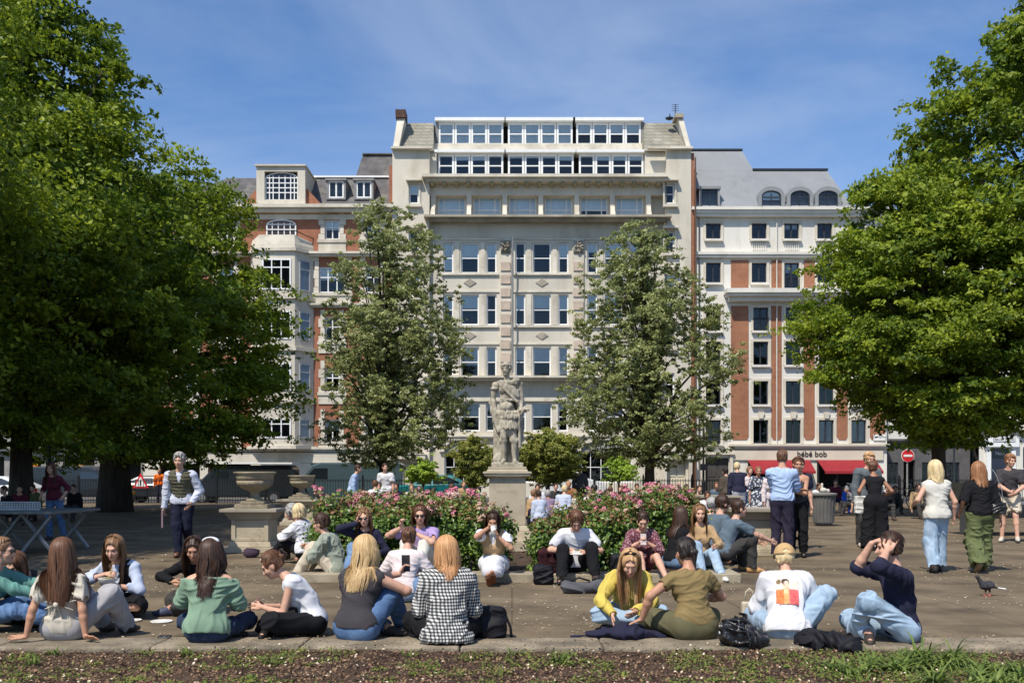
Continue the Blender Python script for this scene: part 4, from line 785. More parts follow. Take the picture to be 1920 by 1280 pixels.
for i, (px, Y) in enumerate([(690, 16.4), (800, 16.6), (1120, 16.6), (1240, 16.4)]):
    rose_bush((px - 960) / FOC * Y, Y, 1.0, .5, 4200, ['rose bush in the second row at the left end of the bed', 'rose bush in the second row behind the lilac-top diner', 'rose bush in the second row behind the boy in white', 'rose bush in the second row at the right end of the bed'][i], 12, 8)
# ------------------------------------------------------------------ implicit surfaces -> meshes
A3 = lambda *p: np.array(p, dtype=np.float32)
def nv(v):
    v = np.asarray(v, dtype=np.float32); return v / (np.linalg.norm(v) + 1e-9)
class Vol:
    """smooth union of tapered capsules and ellipsoids, meshed by surface nets"""
    def __init__(s, h): s.h = h; s.pr = []; s.noise = None
    def cone(s, a, b, ra, rb=None, k=.015, flat=None, f=1.0, sub=False):
        a = A3(*a); b = A3(*b); rb = ra if rb is None else rb; m = max(ra, rb) / min(f, 1)
        s.pr.append(('c', np.minimum(a, b) - m, np.maximum(a, b) + m, k, sub, a, b, ra, rb, None if flat is None else nv(flat), f)); return s
    def ell(s, c, r, rot=None, k=.015, sub=False):
        c = A3(*c); r = A3(*r); rot = np.eye(3, dtype=np.float32) if rot is None else np.asarray(rot, dtype=np.float32)
        e = np.sqrt(((rot * r[None, :]) ** 2).sum(1)); s.pr.append(('e', c - e, c + e, k, sub, c, r, rot)); return s
    def box(s, c, hf, rot=None, rr=.01, k=.005, sub=False):
        c = A3(*c); hf = A3(*hf); rot = np.eye(3, dtype=np.float32) if rot is None else np.asarray(rot, dtype=np.float32)
        e = (np.abs(rot) * hf[None, :]).sum(1) + rr; s.pr.append(('b', c - e, c + e, k, sub, c, hf, rot, rr)); return s
    def half(s, p, n, k=.0):
        """cut away everything on the side the normal points to"""
        s.pr.append(('h', None, None, k, True, A3(*p), nv(n))); return s
    def field(s):
        h = s.h; add = [p for p in s.pr if not p[4]]; pad = 4 * h + .01
        lo = np.min([p[1] for p in add], 0) - pad; hi = np.max([p[2] for p in add], 0) + pad
        n = np.ceil((hi - lo) / h).astype(int) + 1; s.lo = lo; s.n = n
        ax = [lo[i] + h * np.arange(n[i], dtype=np.float32) for i in range(3)]; s.ax = ax
        f = np.full(n, .1, np.float32)
        for p in s.pr:
            t, k, sub = p[0], p[3], p[4]
            if t == 'h':
                c, nn = p[5], p[6]; d = (ax[0] - c[0])[:, None, None] * nn[0] + (ax[1] - c[1])[None, :, None] * nn[1] + (ax[2] - c[2])[None, None, :] * nn[2]
                f = np.maximum(f, d); continue
            m = k + 2.5 * h; i0 = np.clip(((p[1] - m - lo) / h).astype(int), 0, n - 1); i1 = np.clip(((p[2] + m - lo) / h).astype(int) + 2, 0, n)
            if (i1 <= i0).any(): continue
            x = ax[0][i0[0]:i1[0]][:, None, None]; y = ax[1][i0[1]:i1[1]][None, :, None]; z = ax[2][i0[2]:i1[2]][None, None, :]
            if t == 'c':
                a, b, ra, rb, fl, ff = p[5:]; ba = b - a; L2 = float((ba * ba).sum()) + 1e-12
                px, py, pz = x - a[0], y - a[1], z - a[2]
                tt = np.clip((px * ba[0] + py * ba[1] + pz * ba[2]) / L2, 0, 1)
                qx, qy, qz = px - tt * ba[0], py - tt * ba[1], pz - tt * ba[2]
                q2 = qx * qx + qy * qy + qz * qz
                if fl is not None:
                    qn = qx * fl[0] + qy * fl[1] + qz * fl[2]; q2 = q2 + qn * qn * (1 / ff ** 2 - 1)
                d = np.sqrt(np.maximum(q2, 0)) - (ra + (rb - ra) * tt)
            elif t == 'e':
                c, r, rot = p[5:]; px, py, pz = x - c[0], y - c[1], z - c[2]
                q = [(px * rot[0, j] + py * rot[1, j] + pz * rot[2, j]) / r[j] for j in range(3)]
                k0 = np.sqrt(q[0] ** 2 + q[1] ** 2 + q[2] ** 2); k1 = np.sqrt((q[0] / r[0]) ** 2 + (q[1] / r[1]) ** 2 + (q[2] / r[2]) ** 2) + 1e-6; d = k0 * (k0 - 1) / k1
            else:
                c, hf, rot, rr = p[5:]; px, py, pz = x - c[0], y - c[1], z - c[2]
                q = [np.abs(px * rot[0, j] + py * rot[1, j] + pz * rot[2, j]) - (hf[j] - rr) for j in range(3)]
                d = np.sqrt(sum(np.maximum(v, 0) ** 2 for v in q)) + np.minimum(np.maximum(np.maximum(q[0], q[1]), q[2]), 0) - rr
            d = d.astype(np.float32); sl = (slice(i0[0], i1[0]), slice(i0[1], i1[1]), slice(i0[2], i1[2])); g = f[sl]
            if sub:
                d = -d
                if k > 0: hh = np.clip(.5 - .5 * (g - d) / k, 0, 1); g = g + (d - g) * hh + k * hh * (1 - hh)
                else: g = np.maximum(g, d)
            else:
                if k > 0: hh = np.clip(.5 + .5 * (g - d) / k, 0, 1); g = g + (d - g) * hh - k * hh * (1 - hh)
                else: g = np.minimum(g, d)
            f[sl] = g
        f[0] = f[-1] = .1; f[:, 0] = f[:, -1] = .1; f[:, :, 0] = f[:, :, -1] = .1
        s.f = f; return f
    def displace(s, fn, band=.05):
        I = np.argwhere(np.abs(s.f) < band); P = I * s.h + s.lo; s.f[I[:, 0], I[:, 1], I[:, 2]] += fn(P).astype(np.float32)
    def sample(s, P):
        """field value and gradient at points"""
        q = (np.asarray(P, np.float32) - s.lo) / s.h; n = s.n
        ins = ((q > 1) & (q < n - 2)).all(1); qi = np.clip(q, 1, n - 2.01).astype(int); fr = (q - qi)[:, :, None]
        def at(o): return s.f[qi[:, 0] + o[0], qi[:, 1] + o[1], qi[:, 2] + o[2]]
        c = at((0, 0, 0)); g = np.stack([at((1, 0, 0)) - at((-1, 0, 0)), at((0, 1, 0)) - at((0, -1, 0)), at((0, 0, 1)) - at((0, 0, -1))], 1)
        v = np.where(ins, c, .1); g = g / (np.linalg.norm(g, axis=1, keepdims=True) + 1e-6); return v, g
    def mesh(s):
        f = s.f; ins = (f < 0); n = s.n
        sm = np.zeros(tuple(n - 1), np.int8)
        sl = [slice(0, -1), slice(1, None)]
        for i in (0, 1):
            for j in (0, 1):
                for k in (0, 1): sm += ins[sl[i], sl[j], sl[k]]
        act = np.argwhere((sm > 0) & (sm < 8)); idx = np.full(tuple(n - 1), -1, np.int32); idx[act[:, 0], act[:, 1], act[:, 2]] = np.arange(len(act))
        cor = [(i, j, k) for i in (0, 1) for j in (0, 1) for k in (0, 1)]; cv = np.stack([f[act[:, 0] + c[0], act[:, 1] + c[1], act[:, 2] + c[2]] for c in cor], 1)
        acc = np.zeros((len(act), 3), np.float32); cnt = np.zeros(len(act), np.float32)
        for a in range(8):
            for b in range(a + 1, 8):
                if sum(abs(cor[a][q] - cor[b][q]) for q in range(3)) != 1: continue
                va, vb = cv[:, a], cv[:, b]; m = (va < 0) != (vb < 0); t = np.where(m, va / np.where(m, va - vb, 1), 0)
                ca, cb = A3(*cor[a]), A3(*cor[b]); p = ca[None] + (cb - ca)[None] * t[:, None]; acc += p * m[:, None]; cnt += m
        V = (act + acc / cnt[:, None]) * s.h + s.lo
        F = []
        for ax_ in range(3):
            o1, o2 = [(1, 2), (2, 0), (0, 1)][ax_]
            a = [slice(1, -1)] * 3; a[ax_] = slice(0, -1); b = list(a); b[ax_] = slice(1, None)
            A_, B_ = ins[tuple(a)], ins[tuple(b)]; e = np.argwhere(A_ != B_)
            if not len(e): continue
            base = e.copy(); base[:, o1] += 1; base[:, o2] += 1
            sgn = A_[e[:, 0], e[:, 1], e[:, 2]]
            def g(d1, d2):
                q = base.copy(); q[:, o1] += d1; q[:, o2] += d2; return idx[q[:, 0], q[:, 1], q[:, 2]]
            Q = np.stack([g(-1, -1), g(0, -1), g(0, 0), g(-1, 0)], 1); Q[~sgn] = Q[~sgn][:, ::-1]; F.append(Q)
        F = np.concatenate(F); F = F[(F >= 0).all(1)]
        return V, F
    def obj(s, name, mat, parent=None, smooth=True, relax=1):
        if not hasattr(s, 'f'): s.field()
        V, F = s.mesh()
        if not len(V): V = np.zeros((3, 3), np.float32); F = np.array([[0, 1, 2, 2]])
        for _ in range(relax):
            acc = np.zeros_like(V); c = np.zeros(len(V), np.float32)
            for i in range(4):
                for j in ((i + 1) % 4, (i - 1) % 4): np.add.at(acc, F[:, i], V[F[:, j]]); np.add.at(c, F[:, i], 1)
            V = V * .5 + acc / np.maximum(c, 1)[:, None] * .5
        return obj(name, np_mesh(name, V, F, smooth), mat, parent)
def folds(seed, amp=.006, sc=1.0, axis=2, calm=None):
    """cloth creases: patches of long, roughly parallel folds, each patch with its own direction"""
    r = np.random.default_rng(seed); sets = []
    for i in range(5):
        d = r.normal(size=3); d[axis] *= 1.3; d /= np.linalg.norm(d); m = r.normal(size=3); m /= np.linalg.norm(m)
        sets.append((d * r.uniform(48, 85) * sc, r.uniform(0, 6.28), m * r.uniform(9, 16), r.uniform(0, 6.28), r.uniform(.6, 1.1)))
    w1 = r.normal(size=(3, 3)) * 7; w2 = r.normal(size=(3, 3)) * 14
    def fn(P):
        Q = P + np.sin(P @ w1.T + .7) * .030 + np.sin(P @ w2.T) * .008; o = np.full(len(P), -.12)
        for d, ph, m, mp, a in sets:
            g = np.clip(np.sin(P @ m + mp) * 1.6 - .1, 0, 1); s = .5 + .5 * np.sin(Q @ d + ph); o = np.maximum(o, a * g * s ** 3)
        o = -(o - .25) * amp * 1.9 + amp * .35 * np.sin(P @ w2[0] * 1.3)
        if calm is not None: o = o * np.clip((np.linalg.norm(P - calm[0], axis=1) - calm[1]) / .15, .12, 1)
        return o
    return fn
# ------------------------------------------------------------------ people
def skin_mat(name, c):
    return M('skin_' + name, c, rough=.55, var=.07, vs=30, spec=.35)
SK = {'fair': skin_mat('fair', (.58, .33, .23)), 'tan': skin_mat('tan', (.46, .24, .15)), 'mid': skin_mat('mid', (.33, .16, .09)), 'dark': skin_mat('dark', (.13, .06, .035))}
def hair_mat(name, c, hi):
    if name in MATS: return MATS[name]
    m = bpy.data.materials.new(name); m.use_nodes = True; t = m.node_tree; b = t.nodes['Principled BSDF']; lk = t.links.new
    b.inputs['Roughness'].default_value = .5; b.inputs['Specular IOR Level'].default_value = .35
    at = N(t, 'ShaderNodeAttribute', attribute_name='tint'); mm = N(t, 'ShaderNodeMix', data_type='RGBA'); mm.inputs[6].default_value = c + (1,); mm.inputs[7].default_value = hi + (1,)
    lk(at.outputs['Fac'], mm.inputs[0]); lk(mm.outputs[2], b.inputs['Base Color']); MATS[name] = m; return m
HR = {'blonde': hair_mat('blonde_hair', (.38, .23, .09), (.72, .52, .27)), 'fairblonde': hair_mat('fair_blonde_hair', (.5, .36, .17), (.82, .68, .42)), 'ginger': hair_mat('ginger_hair', (.36, .16, .06), (.66, .38, .18)),
      'strawberry': hair_mat('strawberry_hair', (.40, .21, .09), (.74, .49, .25)), 'brown': hair_mat('brown_hair', (.06, .025, .012), (.2, .095, .05)), 'dbrown': hair_mat('dark_brown_hair', (.022, .011, .007), (.085, .04, .022)),
      'black': hair_mat('black_hair', (.008, .006, .006), (.04, .028, .022)), 'auburn': hair_mat('auburn_hair', (.17, .07, .03), (.42, .21, .1)), 'grey': hair_mat('grey_hair', (.2, .19, .18), (.5, .48, .45)), 'lbrown': hair_mat('light_brown_hair', (.13, .065, .03), (.36, .2, .1))}
def cloth(name, c, var=.06, vs=6, bump=.25, bs=260, rough=.9, **k): return M('cloth_' + name, c, rough=rough, var=var, vs=vs, bump=bump, bs=bs, spec=.15, **k)
def denim(name, c, c2):
    return M('denim_' + name, c, rough=.9, var=.12, vs=9, bump=.3, bs=300, spec=.15, stain=c2, ss=5)
def gingham():
    m = bpy.data.materials.new('gingham_cloth'); m.use_nodes = True; t = m.node_tree; b = t.nodes['Principled BSDF']; lk = t.links.new; b.inputs['Roughness'].default_value = .9
    tc = N(t, 'ShaderNodeTexCoord'); sp = N(t, 'ShaderNodeSeparateXYZ'); lk(tc.outputs['Object'], sp.inputs[0]); outs = []
    ad = N(t, 'ShaderNodeMath', operation='ADD'); lk(sp.outputs[0], ad.inputs[0]); mu0 = N(t, 'ShaderNodeMath', operation='MULTIPLY'); mu0.inputs[1].default_value = .6; lk(sp.outputs[1], mu0.inputs[0]); lk(mu0.outputs[0], ad.inputs[1])
    for o in (ad.outputs[0], sp.outputs[2]):
        mu = N(t, 'ShaderNodeMath', operation='MULTIPLY'); mu.inputs[1].default_value = 38.0; lk(o, mu.inputs[0]); fr = N(t, 'ShaderNodeMath', operation='FRACT'); lk(mu.outputs[0], fr.inputs[0])
        gt = N(t, 'ShaderNodeMath', operation='GREATER_THAN'); gt.inputs[1].default_value = .5; lk(fr.outputs[0], gt.inputs[0]); outs.append(gt.outputs[0])
    s_ = N(t, 'ShaderNodeMath', operation='ADD'); lk(outs[0], s_.inputs[0]); lk(outs[1], s_.inputs[1]); d = N(t, 'ShaderNodeMath', operation='MULTIPLY'); d.inputs[1].default_value = .5; lk(s_.outputs[0], d.inputs[0])
    r = N(t, 'ShaderNodeValToRGB'); r.color_ramp.interpolation = 'CONSTANT'; e = r.color_ramp.elements; e[0].color = (.7, .68, .63, 1); e[1].position = .4; e[1].color = (.16, .16, .16, 1); x = e.new(.9); x.color = (.018, .02, .022, 1)
    lk(d.outputs[0], r.inputs[0]); lk(r.outputs[0], b.inputs['Base Color']); return m
def pattern(name, base, dot, scale, thr=.25):
    m = bpy.data.materials.new(name); m.use_nodes = True; t = m.node_tree; b = t.nodes['Principled BSDF']; lk = t.links.new; b.inputs['Roughness'].default_value = .9
    tc = N(t, 'ShaderNodeTexCoord'); vo = N(t, 'ShaderNodeTexVoronoi'); vo.inputs['Scale'].default_value = scale; lk(tc.outputs['Object'], vo.inputs['Vector'])
    r = N(t, 'ShaderNodeValToRGB'); r.color_ramp.interpolation = 'CONSTANT'; e = r.color_ramp.elements; e[0].color = dot + (1,); e[1].position = thr; e[1].color = base + (1,)
    lk(vo.outputs['Distance'], r.inputs[0]); lk(r.outputs[0], b.inputs['Base Color']); return m
m_eye = M('eye_dark', (.02, .012, .008), rough=.2, spec=.6, var=0); m_lip = M('lips', (.34, .09, .075), rough=.5, var=.05)
m_sung = M('sunglass_lens', (.01, .01, .012), rough=.1, spec=.8, var=0)
def rotm(yaw=0, pitch=0, roll=0):
    """head/chest orientation: columns right, forward, up (pitch down positive)"""
    y, p, r = R(yaw), R(pitch), R(roll)
    Rz = np.array([[cos(y), -sin(y), 0], [sin(y), cos(y), 0], [0, 0, 1]]); Rx = np.array([[1, 0, 0], [0, cos(-p), -sin(-p)], [0, sin(-p), cos(-p)]]); Ry = np.array([[cos(r), 0, sin(r)], [0, 1, 0], [-sin(r), 0, cos(r)]])
    return (Rz @ Rx @ Ry).astype(np.float32)
def ik(a, t, l1, l2, pole):
    a, t, pole = A3(*a), A3(*t), A3(*pole); d = t - a; L_ = float(np.linalg.norm(d)); L_ = min(max(L_, abs(l1 - l2) + .01), l1 + l2 - .004); d = nv(d)
    x = (l1 * l1 - l2 * l2 + L_ * L_) / (2 * L_); h = math.sqrt(max(l1 * l1 - x * x, 0)); pd = pole - a; pd = pd - d * float(pd @ d); pd = nv(pd)
    return a + d * x + pd * h, a + d * L_
POSES = {
 # hips height, legs: (ankle, knee pole, foot direction)
 'stand': dict(hz=.93, legs=(((-.10, 0, .08), (-.12, 1, .5), (-.12, 1, 0)), ((.10, 0, .08), (.12, 1, .5), (.12, 1, 0)))),
 'walk': dict(hz=.91, legs=(((-.08, .28, .08), (-.08, 1.2, .5), (0, 1, .15)), ((.08, -.28, .13), (.1, 1, .4), (0, 1, -.45)))),
 'cross': dict(hz=.115, legs=(((.10, .30, .075), (-.9, .62, .25), (.8, .15, 0)), ((-.10, .40, .075), (.9, .62, .25), (-.8, .15, 0)))),
 'kneesup': dict(hz=.115, legs=(((-.12, .50, .08), (-.2, .5, 1.4), (-.1, 1, 0)), ((.12, .50, .08), (.2, .5, 1.4), (.1, 1, 0)))),
 'ledge': dict(hz=.24, legs=(((-.14, .56, .08), (-.2, .6, 1.6), (-.1, 1, 0)), ((.14, .56, .08), (.2, .6, 1.6), (.1, 1, 0)))),
 'out': dict(hz=.20, legs=(((-.06, .80, .09), (-.1, .6, 1.2), (-.1, .5, 1)), ((.08, .84, .09), (.1, .6, 1.2), (.1, .5, 1)))),
 'side': dict(hz=.115, legs=(((.05, .32, .075), (-.9, .6, .3), (.8, .15, 0)), ((.34, .42, .08), (.5, .5, 1.3), (.3, 1, 0)))),
}
PARTS_N = [0]
def person(px, py, yaw, label, H=1.66, sex='f', pose='cross', z0=0.0, lean=8, bend=10, slean=0, twist=0, head=(0, 5, 0), arms=None, skin='fair', hair=('brown', 'long'), top=None, bottom=None, shoes=(.05, .04, .035), legs=None,
           h=.008, group=None, cat='person', Y=None, X=None, build=1.0, sung=False, hand=('relax', 'relax'), face=True, hz=None, name='person', loc=None, hd=(None, None), hairlen=.35, extra=None, seed=None, hdz=0, hairflow=0, nhair=900, hn=(None, None)):
    """a figure at the ground point under photograph pixel px,py; yaw 0 faces away from the camera, 90 left, 180 towards it, -90 right"""
    if Y is None: Xg, Yg = gp(px, py)
    else: Yg = Y; Xg = (px - 960) / FOC * Y
    if X is not None: Xg = X
    if pose not in ('stand', 'walk'): H = H * .955
    PARTS_N[0] += 1; seed = PARTS_N[0] if seed is None else seed; rg = np.random.default_rng(seed + 100)
    k = H / 1.75; male = sex == 'm'; po = POSES[pose]; t_ = thing(name, label, cat, (Xg, Yg, z0), R(yaw), group)
    hipz = (hz if hz is not None else po['hz'] * (k if pose in ('stand', 'walk') else 1)); P = A3(0, 0, hipz)
    up = A3(0, 0, 1)
    def dirv(l, s): return nv(A3(sin(R(s)), sin(R(l)) * cos(R(s)), cos(R(l)) * cos(R(s))))
    d1 = dirv(lean, slean); d2 = dirv(lean + bend, slean * 1.2); mid = P + d1 * .24 * k; C = mid + d2 * .25 * k
    tw = R(twist); fw = nv(A3(-sin(tw), cos(tw), 0)); fw = nv(fw - d2 * float(fw @ d2)); rt = nv(np.cross(fw, d2))
    d3 = dirv(lean + bend * 1.5 + head[1] * .25, slean); NB = C + d2 * .02 * k; HB = NB + d3 * .085 * k
    HR_ = rotm(head[0] + twist, head[1], head[2]); hs = k ** .5 * (1.03 if male else 1.0); Hc = HB + HR_[:, 2] * .095 * hs + HR_[:, 1] * .025 * hs + up * hdz
    sw = (.185 if male else .158) * k * (1 + (build - 1) * .5); SH = [C - d2 * .045 * k - rt * sw, C - d2 * .045 * k + rt * sw]
    hw = .088 * k; HP = [P - A3(hw, 0, 0), P + A3(hw, 0, 0)]
    la, lf, lt, ls = .285 * k, .25 * k, .43 * k, .42 * k
    arms = arms or {}; EL, WR, PD = [], [], []
    for i, sd in enumerate((-1, 1)):
        a = arms.get('LR'[i])
        if a is None: tgt, pole = SH[i] + A3(sd * .1, .02, -.9), SH[i] + A3(sd * .3, -.6, -.3)
        else: tgt, pole = a[0], (a[1] if len(a) > 1 else SH[i] + A3(sd * .5, -.2, -.6))
        e, w_ = ik(SH[i], tgt, la, lf, pole); EL.append(e); WR.append(w_)
    legs = legs or po['legs']; KN, AN, FD = [], [], []
    for i in range(2):
        an, pole, fd = legs[i]; e, a_ = ik(HP[i], an, lt, ls, pole); KN.append(e); AN.append(a_); FD.append(nv(fd))
    b_ = build; bz = b_ * k
    # ---- body
    V = Vol(h); v = V
    v.cone(P - A3(.07 * k, 0, 0), P + A3(.07 * k, 0, 0), (.098 if male else .108) * bz, k=.03, flat=(0, 1, 0), f=.92)
    v.cone(P + d1 * .03, mid, .112 * bz, (.112 if male else .1) * bz, k=.04, flat=fw, f=.78); v.cone(mid, C - d2 * .13 * k, (.112 if male else .1) * bz, (.132 if male else .118) * bz, k=.04, flat=fw, f=.72)
    v.cone(SH[0] + rt * .04 + d2 * .0, SH[1] - rt * .04, .058 * k, k=.05); v.cone(C - d2 * .10 * k - rt * .07, C - d2 * .10 * k + rt * .07, .095 * bz, k=.04, flat=fw, f=.85)
    if not male:
        for sd in (-1, 1): v.ell(C - d2 * .175 * k + rt * sd * .068 * k + fw * .082 * bz, A3(.06, .055, .06) * bz, k=.03)
    v.cone(NB - d2 * .03, HB + HR_[:, 2] * .02, (.058 if male else .05) * k, (.052 if male else .044) * k, k=.03)
    for i in range(2):
        v.cone(NB + d3 * .02, SH[i], .035 * k, .045 * k, k=.03)
        r1, r2, r3 = ((.05, .042, .027) if male else (.043, .036, .023)); q = bz
        v.cone(SH[i], EL[i], r1 * q, r2 * q, k=.02); fd_ = WR[i] - EL[i]; v.cone(EL[i], EL[i] + fd_ * .3, r2 * q * .97, r2 * q * 1.02, k=.02); v.cone(EL[i] + fd_ * .3, WR[i], r2 * q, r3 * q, k=.015)
        v.cone(HP[i] + A3(0, 0, 0), KN[i], .083 * bz, .054 * bz, k=.03); sh_ = AN[i] - KN[i]; v.cone(KN[i], KN[i] + sh_ * .35, .052 * bz, .054 * bz, k=.02); v.cone(KN[i] + sh_ * .35, AN[i], .05 * bz, .035 * k, k=.02)
        heel = AN[i] - FD[i] * .035 * k - A3(0, 0, .035 * k); toe = AN[i] + FD[i] * .15 * k - A3(0, 0, .048 * k)
        v.cone(AN[i], heel, .034 * k, .03 * k, k=.015); v.cone(AN[i] - A3(0, 0, .01), toe, .034 * k, .026 * k, k=.02)
    # hands with fingers
    HDIR, PALM = [], []
    for i, sd in enumerate((-1, 1)):
        fd_ = nv(WR[i] - EL[i]); hdv = nv(A3(*hd[i])) if hd[i] is not None else fd_
        mode = hand[i]
        pn = nv(A3(*hn[i])) if hn[i] is not None else (A3(0, 0, -1) if mode == 'flat' else nv(A3(-sd, .3, -.3)))
        pn = nv(pn - hdv * float(pn @ hdv)); lat = nv(np.cross(hdv, pn)); hk = k * (1.05 if male else .95)
        # lat towards thumb side: thumbs point to body front/middle
        want = A3(-sd, .6, .2) if mode == 'flat' else A3(-sd * .3, .8, .9)
        if float(lat @ want) < 0: lat = -lat
        W = WR[i]; v.cone(W, W + hdv * .04 * hk, .022 * hk, .024 * hk, k=.012, flat=pn, f=.7); v.cone(W + hdv * .035 * hk - lat * .02 * hk, W + hdv * .082 * hk - lat * .026 * hk, .019 * hk, .014 * hk, k=.012, flat=pn, f=.75); v.cone(W + hdv * .035 * hk + lat * .012 * hk, W + hdv * .085 * hk + lat * .022 * hk, .021 * hk, .014 * hk, k=.012, flat=pn, f=.75)
        cu = {'flat': .06, 'relax': .38, 'grip': .85, 'fist': 1.25, 'splay': .03}[mode]; fr_ = max(.0085 * hk, h * .85); sp = 1.9 if mode == 'splay' else (1.25 if mode == 'flat' else 1)
        for j, (o_, ln) in enumerate(((.026, .072), (.008, .082), (-.011, .076), (-.028, .06))):
            a0 = W + hdv * (.086 - abs(o_) * .2) * hk + lat * o_ * hk * (1.15 if h > .009 else 1); dd = nv(hdv + lat * o_ * 7 * (sp - .7)); p_ = a0; ang = cu * .5
            for sgm in range(3):
                dd2 = nv(dd * cos(ang) + pn * sin(ang)); p2 = p_ + dd2 * ln * hk * (.45, .32, .25)[sgm]; v.cone(p_, p2, fr_ * (1, .95, .88)[sgm], fr_ * (.95, .88, .78)[sgm], k=.004); p_ = p2; ang += cu * .8
        a0 = W + hdv * .028 * hk + lat * .02 * hk; d_ = nv(lat * .85 + hdv * .75 + pn * (.25 + cu * .4)); p1 = a0 + d_ * .042 * hk; d2_ = nv(lat * .2 + hdv * .9 + pn * cu * .6)
        v.cone(a0, p1, .0125 * hk, .0105 * hk, k=.008); v.cone(p1, p1 + d2_ * .034 * hk, max(.0098 * hk, fr_), max(.008 * hk, fr_ * .8), k=.004)
        HDIR.append(hdv); PALM.append(W + hdv * .075 * hk + pn * .02)
    # head
    hr, hf, hu = HR_[:, 0], HR_[:, 1], HR_[:, 2]; q = hs
    v.ell(Hc + hu * .02 * q - hf * .012 * q, A3(.072, .09, .088) * q, HR_, k=.02); v.ell(Hc - hu * .04 * q + hf * .028 * q, A3(.055, .058, .072) * q, HR_, k=.03)
    v.ell(Hc - hu * .088 * q + hf * .058 * q, A3(.024, .022, .02) * q, HR_, k=.03)
    v.cone(Hc - hu * .002 * q + hf * .088 * q, Hc - hu * .036 * q + hf * .102 * q, .008 * q, .0135 * q, k=.01); v.cone(Hc + hu * .022 * q + hf * .078 * q - hr * .03 * q, Hc + hu * .022 * q + hf * .078 * q + hr * .03 * q, .012 * q, k=.015)
    for sd in (-1, 1):
        v.ell(Hc + hr * sd * .031 * q + hu * .002 * q + hf * .089 * q, A3(.016, .012, .011) * q, HR_, k=.012, sub=True)
        v.ell(Hc + hr * sd * .073 * q - hu * .01 * q - hf * .002 * q, A3(.012, .02, .032) * q, HR_, k=.008); v.ell(Hc + hr * sd * .036 * q - hu * .03 * q + hf * .06 * q, A3(.024, .022, .022) * q, HR_, k=.02)
    v.cone(Hc - hu * .062 * q + hf * .078 * q - hr * .014 * q, Hc - hu * .062 * q + hf * .078 * q + hr * .014 * q, .0095 * q, k=.008)
    v.field(); body = v.obj('body', SK[skin], t_)
    if face:
        for sd in (-1, 1):
            if sung: break
            o = Vol(.0035).ell(Hc + hr * sd * .031 * q + hu * .002 * q + hf * .0795 * q, A3(.0135, .008, .0055) * q, HR_).obj('eye', m_eye, t_)
            Vol(.0035).cone(Hc + hr * sd * .019 * q + hu * .022 * q + hf * .092 * q, Hc + hr * sd * .044 * q + hu * .021 * q + hf * .078 * q, .0035, .003).obj('eyebrow', HR[hair[0]] if hair[0] in HR else m_eye, t_)
        Vol(.0035).cone(Hc - hu * .062 * q + hf * .088 * q - hr * .02 * q, Hc - hu * .062 * q + hf * .088 * q + hr * .02 * q, .0058, .0058, flat=hu, f=.8).obj('mouth', m_lip, t_)
    # ---- top garment
    sv = None
    if top:
        m_, slv = top[0], top[1]; op = top[2] if len(top) > 2 else {}; lo_ = op.get('loose', .018); T = Vol(op.get('h', h)); hem = op.get('hem', .02); cr = op.get('crease', .006)
        pr_ = (.112 if male else .114) * bz
        T.cone(P - d1 * (-hem) - A3(.05 * k, 0, 0), P + d1 * hem + A3(.05 * k, 0, 0), pr_ + lo_ * 1.0 + .006, k=.04, flat=fw, f=.93); T.cone(P + d1 * .04, mid, pr_ + lo_, (.112 if male else .1) * bz + lo_ * 1.1, k=.04, flat=fw, f=.86)
        T.cone(mid, C - d2 * .13 * k, (.112 if male else .1) * bz + lo_ * 1.1, (.132 if male else .118) * bz + lo_, k=.05, flat=fw, f=.76); T.cone(C - d2 * .10 * k - rt * .07, C - d2 * .10 * k + rt * .07, .095 * bz + lo_ * .8, k=.04, flat=fw, f=.88)
        if op.get('strap') is None: T.cone(SH[0] + rt * .035, SH[1] - rt * .035, .058 * k + lo_ * .45, k=.05)
        if not male:
            for sd in (-1, 1): T.ell(C - d2 * .175 * k + rt * sd * .068 * k + fw * .082 * bz, (A3(.06, .055, .06) * bz + lo_ * .7), k=.03)
        for i in range(2):
            if op.get('strap') is None: T.cone(NB - d3 * .005 + rt * (i * 2 - 1) * .03, SH[i], .03 * k, .045 * k + lo_ * .5, k=.03)
            r1, r2, r3 = ((.05, .042, .027) if male else (.043, .036, .023)); sl = lo_ * op.get('sl', .9)
            if slv == 'none': T.cone(SH[i] - rt * (i * 2 - 1) * .05, SH[i] - rt * (i * 2 - 1) * .02, .045 * bz + lo_ * .5, .043 * bz + lo_ * .4, k=.02) if op.get('strap') is None else None
            else:
                fa = {'cap': .22, 'short': .52, 'half': .85, 'elbow': 1.0, 'three': 1.5, 'long': 2.0}[slv] * op.get('slen', 1)
                T.cone(SH[i], SH[i] + (EL[i] - SH[i]) * min(fa, 1), r1 * bz + sl, (r1 + (r2 - r1) * min(fa, 1)) * bz + sl * (1.5 if fa < 1 else 1), k=.025)
                if fa > 1: T.cone(EL[i], EL[i] + (WR[i] - EL[i]) * (fa - 1), r2 * bz + sl, r3 * bz + sl * (.9 if fa > 1.8 else 1.3), k=.02)
                if op.get('puff'): T.ell(SH[i] + (EL[i] - SH[i]) * .3, A3(.085, .085, .09) * k, k=.02)
        # neck hole and hem
        nd = op.get('neck', .06); T.ell(NB + d3 * .045 * k + fw * .022, A3(nd, nd, .05) * k, k=.01, sub=True)
        if op.get('vneck'): T.cone(NB + fw * .05, C - d2 * op['vneck'] * k + fw * .12, .035, .012, k=.008, sub=True)
        if op.get('strap') is not None:
            T.half(C - d2 * op['strap'] * k, d2)
        T.box(P + d1 * (hem - .175), A3(.19, .2, .13), np.stack([rt, fw, d1], 1), rr=.01, k=.004, sub=True)
